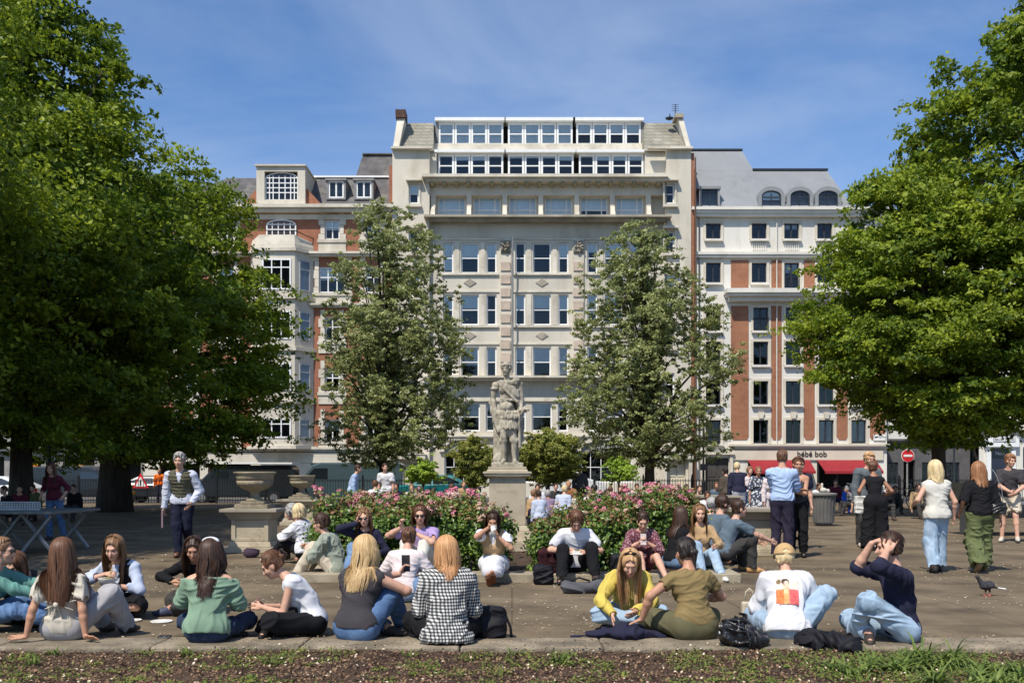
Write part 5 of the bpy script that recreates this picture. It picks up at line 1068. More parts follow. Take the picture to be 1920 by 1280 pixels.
        if slv not in ('none', 'long'):
            for i in range(2):
                fa = {'cap': .22, 'short': .52, 'half': .85, 'elbow': 1.0, 'three': 1.5}[slv] * op.get('slen', 1); a_ = SH[i] + (EL[i] - SH[i]) * min(fa, 1) if fa <= 1 else EL[i] + (WR[i] - EL[i]) * (fa - 1); dr = nv(EL[i] - SH[i]) if fa <= 1 else nv(WR[i] - EL[i]); T.cone(a_ + dr * .035, a_ + dr * .12, .062 * k, .05 * k, k=0, sub=True)
        if slv == 'long':
            for i in range(2): dr = nv(WR[i] - EL[i]); T.cone(WR[i] + dr * .05, WR[i] + dr * .12, .05, .05, k=0, sub=True)
        T.field()
        if op.get('quilt'):
            T.displace(lambda Pq: -.011 * np.sqrt(np.abs(np.sin((Pq @ d1) * pi / .062))) + .006)
        T.displace(folds(seed, cr, op.get('fsc', 1.0), 2, (P - d1 * .06, .10)))
        mt = T.obj(op.get('name', 'shirt'), m_, t_); sv = T
        if op.get('straps'):
            S_ = Vol(.006)
            for sd in (-1, 1):
                a_ = C - d2 * (op['strap'] + .01) * k + rt * sd * .075 * k; S_.cone(a_ + fw * .1 * b_, C + d2 * .005 + rt * sd * .085 * k + fw * .01, .012, k=.004); S_.cone(C + d2 * .005 + rt * sd * .085 * k + fw * .01, a_ - fw * .085, .012, k=.004)
            S_.obj('strap', m_, t_)
        for lay in op.get('layers', []): lay(dict(V=V, T=T, P=P, C=C, mid=mid, d1=d1, d2=d2, fw=fw, rt=rt, SH=SH, EL=EL, WR=WR, NB=NB, k=k, t=t_, bz=bz, h=h, seed=seed, lo=lo_, Hc=Hc, male=male))
    # ---- bottoms
    if bottom:
        m_, kind = bottom[0], bottom[1]; op = bottom[2] if len(bottom) > 2 else {}; lo_ = op.get('loose', .012); B_ = Vol(h)
        B_.cone(P - A3(.07 * k, 0, 0), P + A3(.07 * k, 0, 0), (.10 if male else .11) * bz + lo_, k=.03, flat=(0, 1, 0), f=.93); B_.cone(P, P + d1 * op.get('rise', .07), .112 * bz + lo_, .106 * bz + lo_, k=.03, flat=fw, f=.84)
        if kind in ('trousers', 'jeans', 'cropped', 'shorts', 'wide'):
            wd = {'trousers': .016, 'jeans': .008, 'cropped': .02, 'shorts': .03, 'wide': .05}[kind]; cut = op.get('cut', {'cropped': .6, 'shorts': 0}.get(kind, .97))
            for i in range(2):
                kl = 1 if kind != 'shorts' else .8
                B_.cone(HP[i], HP[i] + (KN[i] - HP[i]) * kl, .085 * bz + lo_, .056 * bz + lo_ + wd * .6, k=.035)
                if cut > 0: B_.cone(KN[i], KN[i] + (AN[i] - KN[i]) * cut, .055 * bz + lo_ + wd * .6, .037 * k + lo_ + wd, k=.03)
                if kind == 'shorts': dr = nv(KN[i] - HP[i]); B_.cone(HP[i] + (KN[i] - HP[i]) * .8 + dr * .04, KN[i] + dr * .05, .1, .1, k=0, sub=True)
                elif cut < .99: dr = nv(AN[i] - KN[i]); e_ = KN[i] + (AN[i] - KN[i]) * cut; B_.cone(e_ + dr * (.075 + wd * .5), e_ + dr * (.15 + wd * .5), .082 + wd, .082 + wd, k=0, sub=True)
            if kind == 'shorts': pass
        else:
            L_ = op.get('len', .8); e0 = [KN[i] + (AN[i] - KN[i]) * max(L_ - 1, 0) if L_ > 1 else HP[i] + (KN[i] - HP[i]) * L_ for i in range(2)]
            for i in range(2):
                B_.cone(HP[i], KN[i] if L_ > 1 else e0[i], .1 * bz + lo_, .085 * bz + lo_, k=.08)
                if L_ > 1: B_.cone(KN[i], e0[i], .085 * bz + lo_, .1 * bz + lo_, k=.09)
            B_.cone((HP[0] + HP[1]) / 2, (KN[0] + KN[1]) / 2, .1 * bz + lo_, .09 * bz, k=.08)
            if L_ > 1: B_.cone((KN[0] + KN[1]) / 2, (e0[0] + e0[1]) / 2, .09 * bz, .1, k=.08)
            if pose in ('stand', 'walk'): B_.half(A3(0, 0, e0[0][2] - .03), (0, 0, -1))
        B_.half(A3(0, 0, .012), (0, 0, -1))
        B_.field(); B_.displace(folds(seed + 50, op.get('crease', .009), op.get('fsc', .8), 1, (P, .14))); B_.obj('skirt' if kind == 'skirt' else ('jeans' if 'denim' in m_.name else 'shorts' if kind == 'shorts' else 'trousers'), m_, t_)
    # ---- shoes
    if shoes is not None:
        sm = shoes if isinstance(shoes, bpy.types.Material) else M('shoe_%d_%d_%d' % tuple(int(c * 100) for c in shoes), shoes, rough=.6, var=.1, vs=20)
        for i in range(2):
            s_ = Vol(max(h * .8, .005)); heel = AN[i] - FD[i] * .035 * k - A3(0, 0, .036 * k); ball = AN[i] + FD[i] * .1 * k - A3(0, 0, .05 * k); toe = AN[i] + FD[i] * .165 * k - A3(0, 0, .052 * k)
            s_.cone(heel + A3(0, 0, .02), heel, .04 * k, .037 * k, k=.01); s_.cone(heel, ball, .036 * k, .04 * k, k=.02); s_.cone(ball, toe, .04 * k, .03 * k, k=.015, flat=(0, 0, 1), f=.85); s_.cone(AN[i] + FD[i] * .02 - A3(0, 0, .012), ball + A3(0, 0, .008), .041 * k, .036 * k, k=.02)
            s_.half(AN[i] - A3(0, 0, .083 * k) + FD[i] * 0, (0, 0, -1) if abs(FD[i][2]) < .2 else nv(-np.cross(np.cross(FD[i], A3(0, 0, 1)), FD[i]))); s_.half(AN[i] + A3(0, 0, .012), (0, 0, 1)); s_.obj('shoe', sm, t_)
    # ---- hair
    if hair:
        hm, st = HR[hair[0]], hair[1]; Hh = Vol(max(h * .85, .006)); grow = {'short': .012, 'buzz': .004, 'curly': .03, 'tied': .010, 'bun': .011, 'long': .016, 'bob': .018, 'wavy': .02, 'quiff': .02, 'pony': .011}[st]
        Hh.ell(Hc + hu * .026 * q - hf * .016 * q, A3(.074 + grow, .09 + grow, .09 + grow) * q, HR_, k=.02)
        if st not in ('buzz',): Hh.ell(Hc - hu * .03 * q - hf * .045 * q, A3(.066 + grow * .6, .05 + grow * .5, .06) * q, HR_, k=.02)
        if st == 'quiff': Hh.ell(Hc + hu * .095 * q + hf * .05 * q, A3(.05, .035, .03) * q, HR_, k=.02)
        # free the face
        Hh.ell(Hc - hu * .012 * q + hf * .105 * q, A3(.062, .078, .088) * q, HR_, k=.008, sub=True); Hh.ell(Hc + hu * .04 * q + hf * .114 * q, A3(.064, .066, .047) * q, HR_, k=.01, sub=True)
        Hh.half(Hc - hu * (.085 if st not in ('short', 'buzz', 'tied', 'bun', 'pony', 'quiff', 'curly') else .07) * q, -hu - hf * .3)
        if st in ('short', 'buzz', 'quiff', 'curly', 'tied', 'bun', 'pony'):
            for sd in (-1, 1): Hh.ell(Hc + hr * sd * .078 * q - hu * .022 * q + hf * .01 * q, A3(.03, .034, .042) * q, HR_, k=.005, sub=True)
        if st == 'bun': Hh.ell(Hc + hu * .035 * q - hf * .115 * q, A3(.048, .042, .045) * q, HR_, k=.008)
        if st == 'pony':
            a_ = Hc + hu * .03 * q - hf * .105 * q; b1 = a_ - hf * .05 - A3(0, 0, .05) ; b2 = b1 - A3(0, 0, hairlen * .6) - hf * .01; Hh.cone(a_, b1, .022, .034, k=.01); Hh.cone(b1, b2, .034, .012, k=.01)
        Hh.field(); w_ = rg.normal(size=(3, 3)) * 50; flyv = 1
        Hh.displace(lambda Pq: (.006 if st in ('curly', 'wavy', 'quiff') else .0022) * (np.sin(Pq @ w_[0]) + np.sin(Pq @ w_[1] * 1.7) + np.sin(Pq @ (hr * 160))))
        Vh, Fh = Hh.mesh(); tn = .35 + .25 * np.sin(Vh @ (hr * 210) + 2 * np.sin(Vh @ w_[2] * .6)) + rg.uniform(-.2, .2, len(Vh))
        Vs, Fs, Ts = [], [], []
        # strands that follow the skull, then fall
        if nhair and h < .0125:
            longh = st in ('long', 'bob', 'wavy'); n = int(nhair * (1 if longh else .6)); Lh = hairlen if longh else {'curly': .05, 'short': .03, 'buzz': .008, 'quiff': .05}.get(st, .02)
            phi = rg.uniform(-pi, pi, n); seg = 13 if longh else 7
            r0 = (A3(.074, .09, .09) + grow + .002) * q; c0 = Hc + hu * .026 * q - hf * .016 * q
            # start on the parting/crown, run down by angle
            el = np.linspace(0.08, 1, seg)
            ph0 = phi; keep = np.ones(n, bool)
            th_end = np.where(np.abs(np.cos(ph0)) * (np.sin(ph0) > 0) > -1, 1.45, 1.45) if longh else np.interp(np.sin(ph0), [-1, 0, 1], [1.75, 1.4, .75])
            pts = np.zeros((n, seg, 3), np.float32); jt = rg.normal(0, .06, n); ej = 1 if longh else rg.uniform(.62, 1.06, n); rad_j = rg.uniform(-.004, .013, n)
            if longh: front = np.sin(ph0) > .12; ph1 = np.where(front, np.where(np.cos(ph0) > 0, pi * .05, pi * .95) + rg.normal(0, .07, n), ph0)
            else: ph1 = ph0
            nsk = 6 if longh else seg
            for j in range(nsk):
                f_ = (j + .3) / (nsk - .7 if longh else nsk); th = th_end * f_ * ej; ph = ph0 + (ph1 - ph0) * min(1, f_ * 2.6) + jt * f_
                rr = r0[None, :] + rad_j[:, None]; loc_ = np.stack([np.sin(th) * np.cos(ph) * rr[:, 0], np.sin(th) * np.sin(ph) * rr[:, 1], np.cos(th) * rr[:, 2]], 1); pts[:, j] = c0 + loc_ @ HR_.T
            if longh:
                stp = (Lh / (seg - nsk)) * np.where(rg.random(n) < .3, rg.uniform(.5, .9, n), rg.uniform(.85, 1.1, n)); wv = rg.uniform(0, 6.28, n); wa = (.012 if st == 'wavy' else .004); cl = np.floor(phi / .3) * 2.1
                side = np.cos(ph1)[:, None] * hr[None]
                for j in range(nsk, seg):
                    q_ = (j - nsk + 1) / (seg - nsk); d_ = A3(0, 0, -1)[None] - hu[None] * max(0, .9 - q_ * 2.2) + side * (-.10 + .28 * (q_ < .3)) - hf[None] * .06 + rt[None] * hairflow
                    d_ = unit(d_); nxt = pts[:, j - 1] + d_ * stp[:, None] + (hr[None] * np.sin(cl * 3 + q_ * (11 if st == 'wavy' else 5))[:, None] + hf[None] * np.cos(cl * 5 + q_ * (11 if st == 'wavy' else 5))[:, None]) * wa
                    for src in ([sv] if sv is not None else []) + [V]:
                        val, gr = src.sample(nxt); m_ = val < .012; nxt = nxt + gr * np.where(m_, .012 - val, 0)[:, None]
                    pts[:, j] = nxt
                fly = rg.random(n) < .06; pts[fly, nsk:] += rg.normal(0, .012, (int(fly.sum()), 1, 3)) * np.linspace(0, 1, seg - nsk)[None, :, None]
            wd0 = .0036 if longh else .0036; tin = np.clip(rg.beta(1.5, 2, n) + .2 * np.sin(phi * 14), 0, 1)
            cen = pts.mean(1, keepdims=True); tang = np.gradient(pts, axis=1); tang /= np.linalg.norm(tang, axis=2, keepdims=True) + 1e-9; outw = pts - (Hc - A3(0, 0, .1))[None, None]; wv_ = np.cross(tang, outw); wv_ /= np.linalg.norm(wv_, axis=2, keepdims=True) + 1e-9
            wd_ = wd0 * (1 - np.linspace(0, 1, seg) ** 3 * .75)[None, :, None] * (1.0 if h < .007 else 1.8 if h < .009 else 2.6); Lp, Rp = pts - wv_ * wd_, pts + wv_ * wd_; mdp = pts + outw / (np.linalg.norm(outw, axis=2, keepdims=True) + 1e-9) * wd_ * .5
            VV = np.stack([Lp, mdp, Rp], 2).reshape(-1, 3); b0 = (np.arange(n)[:, None] * seg + np.arange(seg - 1)[None]) * 3; b0 = b0.reshape(-1)
            FF_ = np.concatenate([np.stack([b0, b0 + 1, b0 + 4, b0 + 3], 1), np.stack([b0 + 1, b0 + 2, b0 + 5, b0 + 4], 1)])
            kk = np.repeat(keep, (seg - 1)); FF_ = FF_[np.concatenate([kk, kk])]
            Vh_, n0 = np.concatenate([Vh, VV]), len(Vh); Fh_ = np.concatenate([Fh, FF_ + n0]); tn = np.concatenate([tn, np.repeat(tin, seg * 3) + rg.normal(0, .05, n * seg * 3)])
        else: Vh_, Fh_ = Vh, Fh
        obj('hair', np_mesh('hair', Vh_, Fh_, True, np.clip(tn, 0, 1)), hm, t_)
        if st == 'long' or st == 'wavy' or st == 'bob': pass
    if sung:
        if sung == 'top': c0, up_ = Hc + hu * .124 * q + hf * .03 * q, -.6
        else: c0, up_ = Hc + hu * .002 * q + hf * .094 * q, 0
        s_ = Vol(.0045)
        for sd in (-1, 1):
            s_.ell(c0 + hr * sd * .031 * q, A3(.026, .007, .02) * q, HR_, k=.003); s_.cone(c0 + hr * sd * .055 * q, Hc + hr * sd * .08 * q - hf * .0 + hu * (.005 if sung != 'top' else .06), .0035, k=.002)
        s_.cone(c0 - hr * .01, c0 + hr * .01, .0035, k=.002); o = s_.obj('sunglasses', m_sung, t_)
    info = dict(t=t_, WR=WR, PALM=PALM, HDIR=HDIR, Hc=Hc, HR=HR_, C=C, P=P, EL=EL, KN=KN, AN=AN, X=Xg, Y=Yg, yaw=yaw, z0=z0, SH=SH, NB=NB, d2=d2, d1=d1, fw=fw, rt=rt, T=sv, V=V)
    def world(p):
        a = R(yaw); return Vector((Xg + p[0] * cos(a) - p[1] * sin(a), Yg + p[0] * sin(a) + p[1] * cos(a), z0 + p[2]))
    info['world'] = world
    if extra: extra(info)
    return info
# ------------------------------------------------------------------ the people
c_cream = cloth('cream', (.56, .51, .42)); c_greige = cloth('greige', (.37, .36, .37)); c_sage = cloth('sage_green', (.2, .3, .21)); c_navyj = denim('navy', (.03, .045, .085), (.045, .065, .11))
c_white = cloth('white', (.68, .68, .71)); c_black = cloth('black', (.012, .012, .014)); c_charc = cloth('charcoal', (.055, .05, .055)); c_blue = denim('blue', (.09, .16, .3), (.15, .25, .42)); c_light = denim('light_blue', (.32, .43, .55), (.44, .54, .64))
c_mid = denim('mid_blue', (.14, .22, .36), (.25, .36, .5)); c_yellow = cloth('yellow', (.58, .45, .1)); c_olive = cloth('olive', (.22, .16, .07)); c_khaki = cloth('khaki', (.12, .11, .06)); c_navy = cloth('navy', (.022, .022, .045)); c_teal = cloth('teal', (.12, .27, .23))
c_lilac = cloth('lilac', (.38, .28, .5)); c_pinkw = cloth('pale_pink', (.66, .57, .56)); c_sagegr = cloth('grey_green_stripe', (.3, .33, .27)); c_beige = cloth('beige', (.55, .48, .37)); c_tan = cloth('tan', (.42, .28, .15)); c_slate = cloth('slate_blue', (.11, .15, .19)); c_grey = cloth('grey', (.2, .2, .21)); c_dkgrey = cloth('dark_grey', (.05, .048, .045))
c_sky = cloth('sky_blue', (.36, .47, .68)); c_trnavy = cloth('dark_suit', (.03, .025, .045)); c_ivory = cloth('ivory', (.58, .56, .5)); c_army = cloth('army_green', (.12, .14, .06)); c_vest = cloth('quilted_olive', (.095, .09, .06), rough=.6); c_maroon = cloth('maroon', (.11, .02, .035)); c_paleblue = cloth('pale_blue', (.45, .5, .62)); c_red = cloth('red', (.3, .03, .03))
c_ging = gingham(); c_dots = pattern('dotted_maroon', (.13, .035, .05), (.5, .35, .35), 46, .3); c_print = pattern('patterned_dress', (.05, .06, .1), (.6, .6, .58), 18, .42)
def collar_vest(col, quilt=False, deep=.1):
    """an open sleeveless layer over the shirt"""
    def fn(i):
        k, bz = i['k'], i['bz']; T = Vol(i['h']); lo_ = i['lo'] + .016; fw, d2, rt = i['fw'], i['d2'], i['rt']; a = .112 * bz
        T.cone(i['P'] + i['d1'] * .02, i['mid'], a + lo_, a + lo_, k=.04, flat=fw, f=.86); T.cone(i['mid'], i['C'] - d2 * .13 * k, a + lo_, .13 * bz + lo_, k=.05, flat=fw, f=.78)
        T.cone(i['C'] - d2 * .10 * k - rt * .07, i['C'] - d2 * .10 * k + rt * .07, .095 * bz + lo_ * .9, k=.04, flat=fw, f=.9); T.cone(i['SH'][0] + rt * .05, i['SH'][1] - rt * .05, .058 * k + lo_ * .5, k=.05)
        if not i['male']:
            for sd in (-1, 1): T.ell(i['C'] - d2 * .175 * k + rt * sd * .068 * k + fw * .082 * bz, (A3(.06, .055, .06) * bz + lo_ * .7), k=.03)
        for sd, j in ((-1, 0), (1, 1)):
            e = i['SH'][j] + (i['EL'][j] - i['SH'][j]) * .1; T.cone(e + rt * sd * .02, e + rt * sd * .08 - d2 * .04, .06, .08, k=.01, sub=True)
        T.cone(i['NB'] + fw * .05, i['C'] - d2 * deep * k + fw * .15, .06, .02, k=.008, sub=True); T.ell(i['NB'] + d2 * .05, A3(.065, .065, .05), k=.01, sub=True); T.half(i['P'] + i['d1'] * .0, -i['d1']); T.field()
        if quilt: T.displace(lambda Pq: -.013 * (1 - np.sqrt(np.abs(np.sin((Pq @ i['d1']) * pi / .058)))) + .004)
        T.displace(folds(i['seed'] + 9, .004)); T.obj('waistcoat', col, i['t'])
    return fn
def tie_back(i):
    S_ = Vol(.007); base_ = i['mid'] - i['fw'] * .125
    for a, l in ((2.4, .13), (1.0, .2), (-.4, .14), (.2, .16), (2.9, .12), (3.5, .12), (-1.3, .13), (-1.9, .16)): S_.cone(base_, base_ + (i['rt'] * cos(a) + A3(0, 0, 1) * sin(a)) * l * .95 + i['fw'] * l * .22, .012, .006, k=.01)
    S_.ell(base_ - i['fw'] * .015, (.022, .02, .024)); S_.obj('tie', c_cream, i['t'])
def scrunchie(i):
    q = i['HR']; c = i['Hc'] + q[:, 2] * .115 - q[:, 1] * .03; S_ = Vol(.006); p = None
    for j in range(9): a = pi * (.12 + .76 * j / 8); n_ = c + q[:, 0] * .062 * cos(a) + q[:, 2] * (.035 * sin(a) - .02); S_.ell(n_, (.019, .022, .018)); 
    S_.obj('hair_band', c_white, i['t'])
def clip_bun(i):
    q = i['HR']; c = i['Hc'] + q[:, 2] * .04 - q[:, 1] * .13; S_ = Vol(.006)
    for j in range(5): S_.cone(c + q[:, 0] * (.02 * j - .04) + q[:, 2] * .04, c + q[:, 0] * (.02 * j - .04) - q[:, 2] * .035 - q[:, 1] * .03, .007, .004)
    S_.cone(c - q[:, 0] * .045 + q[:, 2] * .04, c + q[:, 0] * .045 + q[:, 2] * .04, .01); S_.obj('hair_clip', M('clip_plastic', (.03, .02, .015), rough=.3), i['t'])
G1, G2, G3, G4, G5 = 'people sitting along the near kerb', 'people sitting on the paving behind the kerb', 'people sitting on the flower bed kerb', 'people standing and walking in the square', 'people sitting in the background'
PP = {}
PP['teal'] = person(-34, 1183, -88, 'woman in a teal jumper and sunglasses in profile, at the left edge', top=(c_teal, 'long', dict(loose=.025)), bottom=(c_blue, 'jeans'), hair=('lbrown', 'tied'), lean=10, bend=12, head=(0, 0, 0), sung=True, arms={'L': ((-.12, .68, .36), (-.5, .3, 0)), 'R': ((.05, .60, .32), (.5, .2, 0))}, legs=(((-.1, .66, .08), (-.1, .5, 1.3), (0, 1, 0)), ((.12, .74, .08), (.1, .5, 1.3), (0, 1, 0))), group=G1, h=.007)
PP['behindcream'] = person(90, 1162, 165, 'brown-haired woman bowing her head behind the woman in the cream top', top=(c_dkgrey, 'long'), bottom=(c_black, 'trousers'), hair=('brown', 'long'), lean=28, bend=22, head=(0, 28, 0), arms={'L': ((-.2, .35, .3),), 'R': ((.2, .35, .3),)}, group=G2, hairlen=.3)
PP['cream'] = person(120, 1200, 4, 'woman in a cream tie-back top leaning on both hands on the kerb', top=(c_cream, 'short', dict(loose=.022, slen=1.1, layers=[tie_back], crease=.008)), bottom=(c_greige, 'trousers', dict(loose=.025)), hair=('brown', 'long'), hairlen=.44, lean=-9, bend=6, head=(4, 0, 0), skin='tan', hand=('splay', 'splay'), hd=((-.95, -.15, -.03), (.8, -.45, -.03)),
    arms={'L': ((-.25, -.16, .055), (-.4, -1.2, .4)), 'R': ((.23, -.15, .05), (.5, -1.2, .4))}, legs=(((.20, .42, .08), (.2, .6, 1.2), (.3, 1, 0)), ((.40, .34, .08), (.9, .3, .9), (.5, 1, 0))), group=G1, h=.006, nhair=3600)
PP['eater'] = person(240, 1152, 172, 'woman in a pale blouse and dark pinafore eating from a white bowl', top=(c_paleblue, 'three', dict(loose=.022, neck=.06, layers=[collar_vest(c_black, deep=.2)])), bottom=(c_black, 'wide'), hair=('lbrown', 'long'), hairlen=.36, lean=15, bend=13, head=(4, 16, 0), arms={'L': ((-.06, .34, .33), (-.6, .1, .2)), 'R': ((.05, .30, .44), (.75, .1, .35))}, hand=('grip', 'grip'), hd=((.5, .6, .3), (-.7, .5, .1)), group=G2, h=.007, skin='fair')
PP['blackback'] = person(382, 1142, 178, 'dark-haired woman in black eating behind the woman in the green top', top=(c_black, 'long'), bottom=(c_dkgrey, 'wide'), hair=('dbrown', 'long'), shoes=(.05, .06, .11), lean=20, bend=14, head=(10, 22, 0), skin='tan', arms={'R': ((.20, .34, .33), (.7, .1, .3)), 'L': ((-.1, .34, .3),)}, hand=('grip', 'grip'), group=G2, legs=(((.16, .5, .08), (-.9, .62, .25), (.8, .15, 0)), ((-.2, .5, .08), (.9, .62, .25), (-.8, .15, 0))))
PP['green'] = person(388, 1206, 3, 'woman in a green off-shoulder top with a white hair band, back turned', top=(c_sage, 'half', dict(loose=.028, strap=.03, crease=.009)), bottom=(c_navyj, 'jeans', dict(loose=.006)), hair=('dbrown', 'wavy'), hairlen=.42, lean=9, bend=4, head=(-10, 4, 0), build=1.1, extra=scrunchie, arms={'L': ((-.12, .36, .42), (-.5, 0, .1)), 'R': ((.12, .33, .35), (.45, 0, .0))}, group=G1, h=.006, nhair=3600)
PP['phonegirl'] = person(590, 1190, 97, 'woman in a white sleeveless top bent over her phone, hair clipped up', top=(c_white, 'none', dict(loose=.016, neck=.05)), bottom=(c_black, 'wide', dict(loose=.015)), hair=('brown', 'bun'), shoes=(.012, .012, .012), lean=20, bend=20, head=(0, 30, 0), extra=clip_bun, arms={'L': ((-.05, .44, .26), (-.4, 0, -.1)), 'R': ((.09, .43, .25), (.5, 0, -.1))}, hand=('relax', 'relax'), hd=((.1, 1, .1), (-.1, 1, .1)), group=G1, h=.006)
PP['blonde'] = person(668, 1200, -22, 'blonde woman in a charcoal sleeveless top and blue jeans hugging one knee', H=1.72, top=(c_charc, 'none', dict(loose=.024, neck=.07, crease=.007)), bottom=(c_blue, 'jeans', dict(loose=.015)), hair=('blonde', 'wavy'), hairlen=.40, lean=12, bend=2, head=(-8, 4, 0), build=1.2, arms={'R': ((.2, .42, .36), (.75, .25, .32)), 'L': ((.16, .5, .52), (-.5, .3, .2))}, hand=('grip', 'relax'), hd=((.3, .5, .8), (-.7, .5, 0)), legs=(((.12, .32, .075), (-.9, .62, .25), (.8, .15, 0)), ((.16, .50, .08), (.5, .6, 1.3), (.3, 1, 0))), group=G1, h=.006, nhair=4200)
PP['pinkback'] = person(756, 1128, -8, 'woman in a pale pink shirt with tied red-brown hair, back turned', top=(c_pinkw, 'long', dict(loose=.03)), bottom=(c_mid, 'jeans', dict(loose=.015)), hair=('brown', 'bun'), lean=14, bend=14, head=(0, 16, 0), arms={'L': ((-.18, .35, .3),), 'R': ((.2, .38, .3),)}, group=G2, legs=(((.10, .30, .075), (-.9, .62, .25), (.8, .15, 0)), ((.36, .25, .08), (.9, .2, .5), (.8, .15, 0))))
PP['lilac'] = person(795, 1075, 165, 'long-haired person in sunglasses and a lilac polo eating with both hands', Y=13.15, z0=.1, H=1.78, sex='m', pose='ledge', hz=.13, top=(c_lilac, 'short', dict(loose=.02, slen=1.15)), bottom=(c_ivory, 'jeans', dict(loose=.02)), hair=('brown', 'long'), hairlen=.2, lean=8, bend=10, head=(18, 6, 0), sung=True, arms={'R': ((.20, .30, .62), (.75, .1, .3)), 'L': ((-.02, .32, .54), (-.75, .1, .3))}, hand=('grip', 'fist'), hd=((.5, .4, .3), (.0, .2, 1)), group=G3)
PP['sungirl'] = person(688, 1080, 178, 'woman with long wavy hair touching her sunglasses, in a navy top', Y=13.0, z0=.1, pose='ledge', hz=.13, top=(c_navy, 'long'), bottom=(c_mid, 'jeans'), hair=('lbrown', 'wavy'), lean=6, bend=8, head=(0, 4, 6), sung=True, arms={'R': ((.10, .20, .68), (.6, .1, .3)), 'L': ((-.2, .3, .3),)}, hd=(None, (-.3, -.1, 1)), group=G3)
PP['sage'] = person(632, 1085, 80, 'man with swept-back hair in a grey-green shirt, profile, hands together', Y=13.35, H=1.78, sex='m', pose='kneesup', top=(c_sagegr, 'elbow', dict(loose=.035, crease=.01)), bottom=(c_beige, 'trousers', dict(loose=.02)), hair=('dbrown', 'quiff'), lean=10, bend=14, head=(0, 6, 0), arms={'L': ((-.03, .42, .42), (-.5, 0, .1)), 'R': ((.06, .42, .42), (.5, 0, .1))}, hand=('grip', 'grip'), group=G3)
PP['bobblonde'] = person(572, 1048, 62, 'woman with a blonde bob and white sweatshirt, bare ankles and white trainers', Y=15.7, hz=.2, pose='kneesup', top=(c_white, 'three', dict(loose=.035, crease=.01)), bottom=(c_black, 'cropped', dict(loose=.012)), shoes=(.62, .58, .52), hair=('fairblonde', 'bob'), hairlen=.12, lean=8, bend=6, arms={'L': ((-.12, .42, .42), (-.6, 0, .3)), 'R': ((.05, .40, .38),)}, legs=(((-.1, .66, .08), (-.1, .6, 1.4), (0, 1, 0)), ((.08, .56, .08), (.1, .6, 1.4), (.1, 1, 0))), group=G3, h=.009)
PP['greyman'] = person(592, 1040, 95, 'man with curly grey hair in a navy jacket bending towards the blonde bob', Y=16.5, H=1.78, sex='m', pose='kneesup', hz=.24, top=(c_navy, 'long', dict(loose=.03)), bottom=(c_dkgrey, 'trousers'), hair=('grey', 'curly'), lean=26, bend=18, head=(10, 10, 0), group=G3, h=.01)
PP['ging'] = person(838, 1208, 4, 'ginger-haired woman in a black and white gingham shirt, back turned', H=1.74, top=(c_ging, 'long', dict(loose=.036, hem=-.05, crease=.010, name='gingham_shirt')), bottom=(c_black, 'trousers'), hair=('ginger', 'long'), hairlen=.3, lean=7, bend=6, head=(6, 8, 0), build=1.18, arms={'L': ((-.1, .34, .34), (-.42, -.1, 0)), 'R': ((.1, .34, .34), (.42, -.1, 0))}, group=G1, h=.006, nhair=4200)
PP['drinker'] = person(926, 1078, 178, 'woman with puffed white sleeves and a white skirt drinking, feet crossed', Y=13.2, z0=.1, pose='out', hz=.12, top=(c_white, 'short', dict(loose=.015, puff=True, slen=1.2, layers=[collar_vest(c_tan, deep=.16)])), bottom=(c_white, 'skirt', dict(len=1.35, loose=.02)), shoes=(.2, .07, .03), hair=('dbrown', 'long'), hairlen=.2, lean=10, bend=10, head=(0, 24, 0), skin='tan', arms={'R': ((.05, .24, .62), (.6, .1, .1)), 'L': ((-.07, .28, .50), (-.6, .1, .1))}, hand=('grip', 'grip'), hd=((.3, .2, .9), (-.3, .2, .9)), legs=(((.02, .74, .0), (-.1, .6, 1.0), (.1, .6, .8)), ((-.04, .80, .03), (.1, .6, 1.0), (.1, .6, .8))), group=G3, h=.0075)
PP['boy'] = person(1078, 1080, 180, 'boy with tousled brown hair and a white t-shirt looking down at his lap', Y=13.25, z0=.1, H=1.7, sex='m', pose='ledge', hz=.13, top=(c_white, 'short', dict(loose=.026, slen=1.2)), bottom=(c_black, 'trousers', dict(loose=.02)), shoes=(.012, .012, .014), hair=('brown', 'curly'), lean=13, bend=12, head=(0, 38, 0), arms={'R': ((.13, .30, .32), (.7, 0, .3)), 'L': ((-.12, .30, .3), (-.7, 0, .3))}, hand=('grip', 'grip'), hd=((.6, .5, 0), (-.6, .5, 0)), legs=(((-.24, .44, -.02), (-.3, .6, 1.6), (-.3, 1, 0)), ((.20, .50, -.02), (.3, .6, 1.6), (.3, 1, 0))), group=G3, h=.0075)
PP['dotted'] = person(1203, 1076, 176, 'woman in a dotted maroon blouse smiling down at her phone', Y=13.3, z0=.1, pose='ledge', hz=.13, top=(c_dots, 'three', dict(loose=.028)), bottom=(cloth('dotted_skirt', (.12, .03, .045)), 'shorts', dict(loose=.01)), shoes=(.6, .58, .55), hair=('dbrown', 'tied'), lean=12, bend=12, head=(0, 28, 0), arms={'R': ((.05, .32, .42), (.6, 0, .2)), 'L': ((-.05, .32, .42), (-.6, 0, .2))}, hand=('grip', 'grip'), hd=((.3, .5, .6), (-.3, .5, .6)), legs=(((-.28, .62, -.02), (-.1, .6, 1.3), (-.2, 1, 0)), ((.0, .62, -.02), (.1, .6, 1.4), (0, 1, 0))), group=G3, h=.0075)
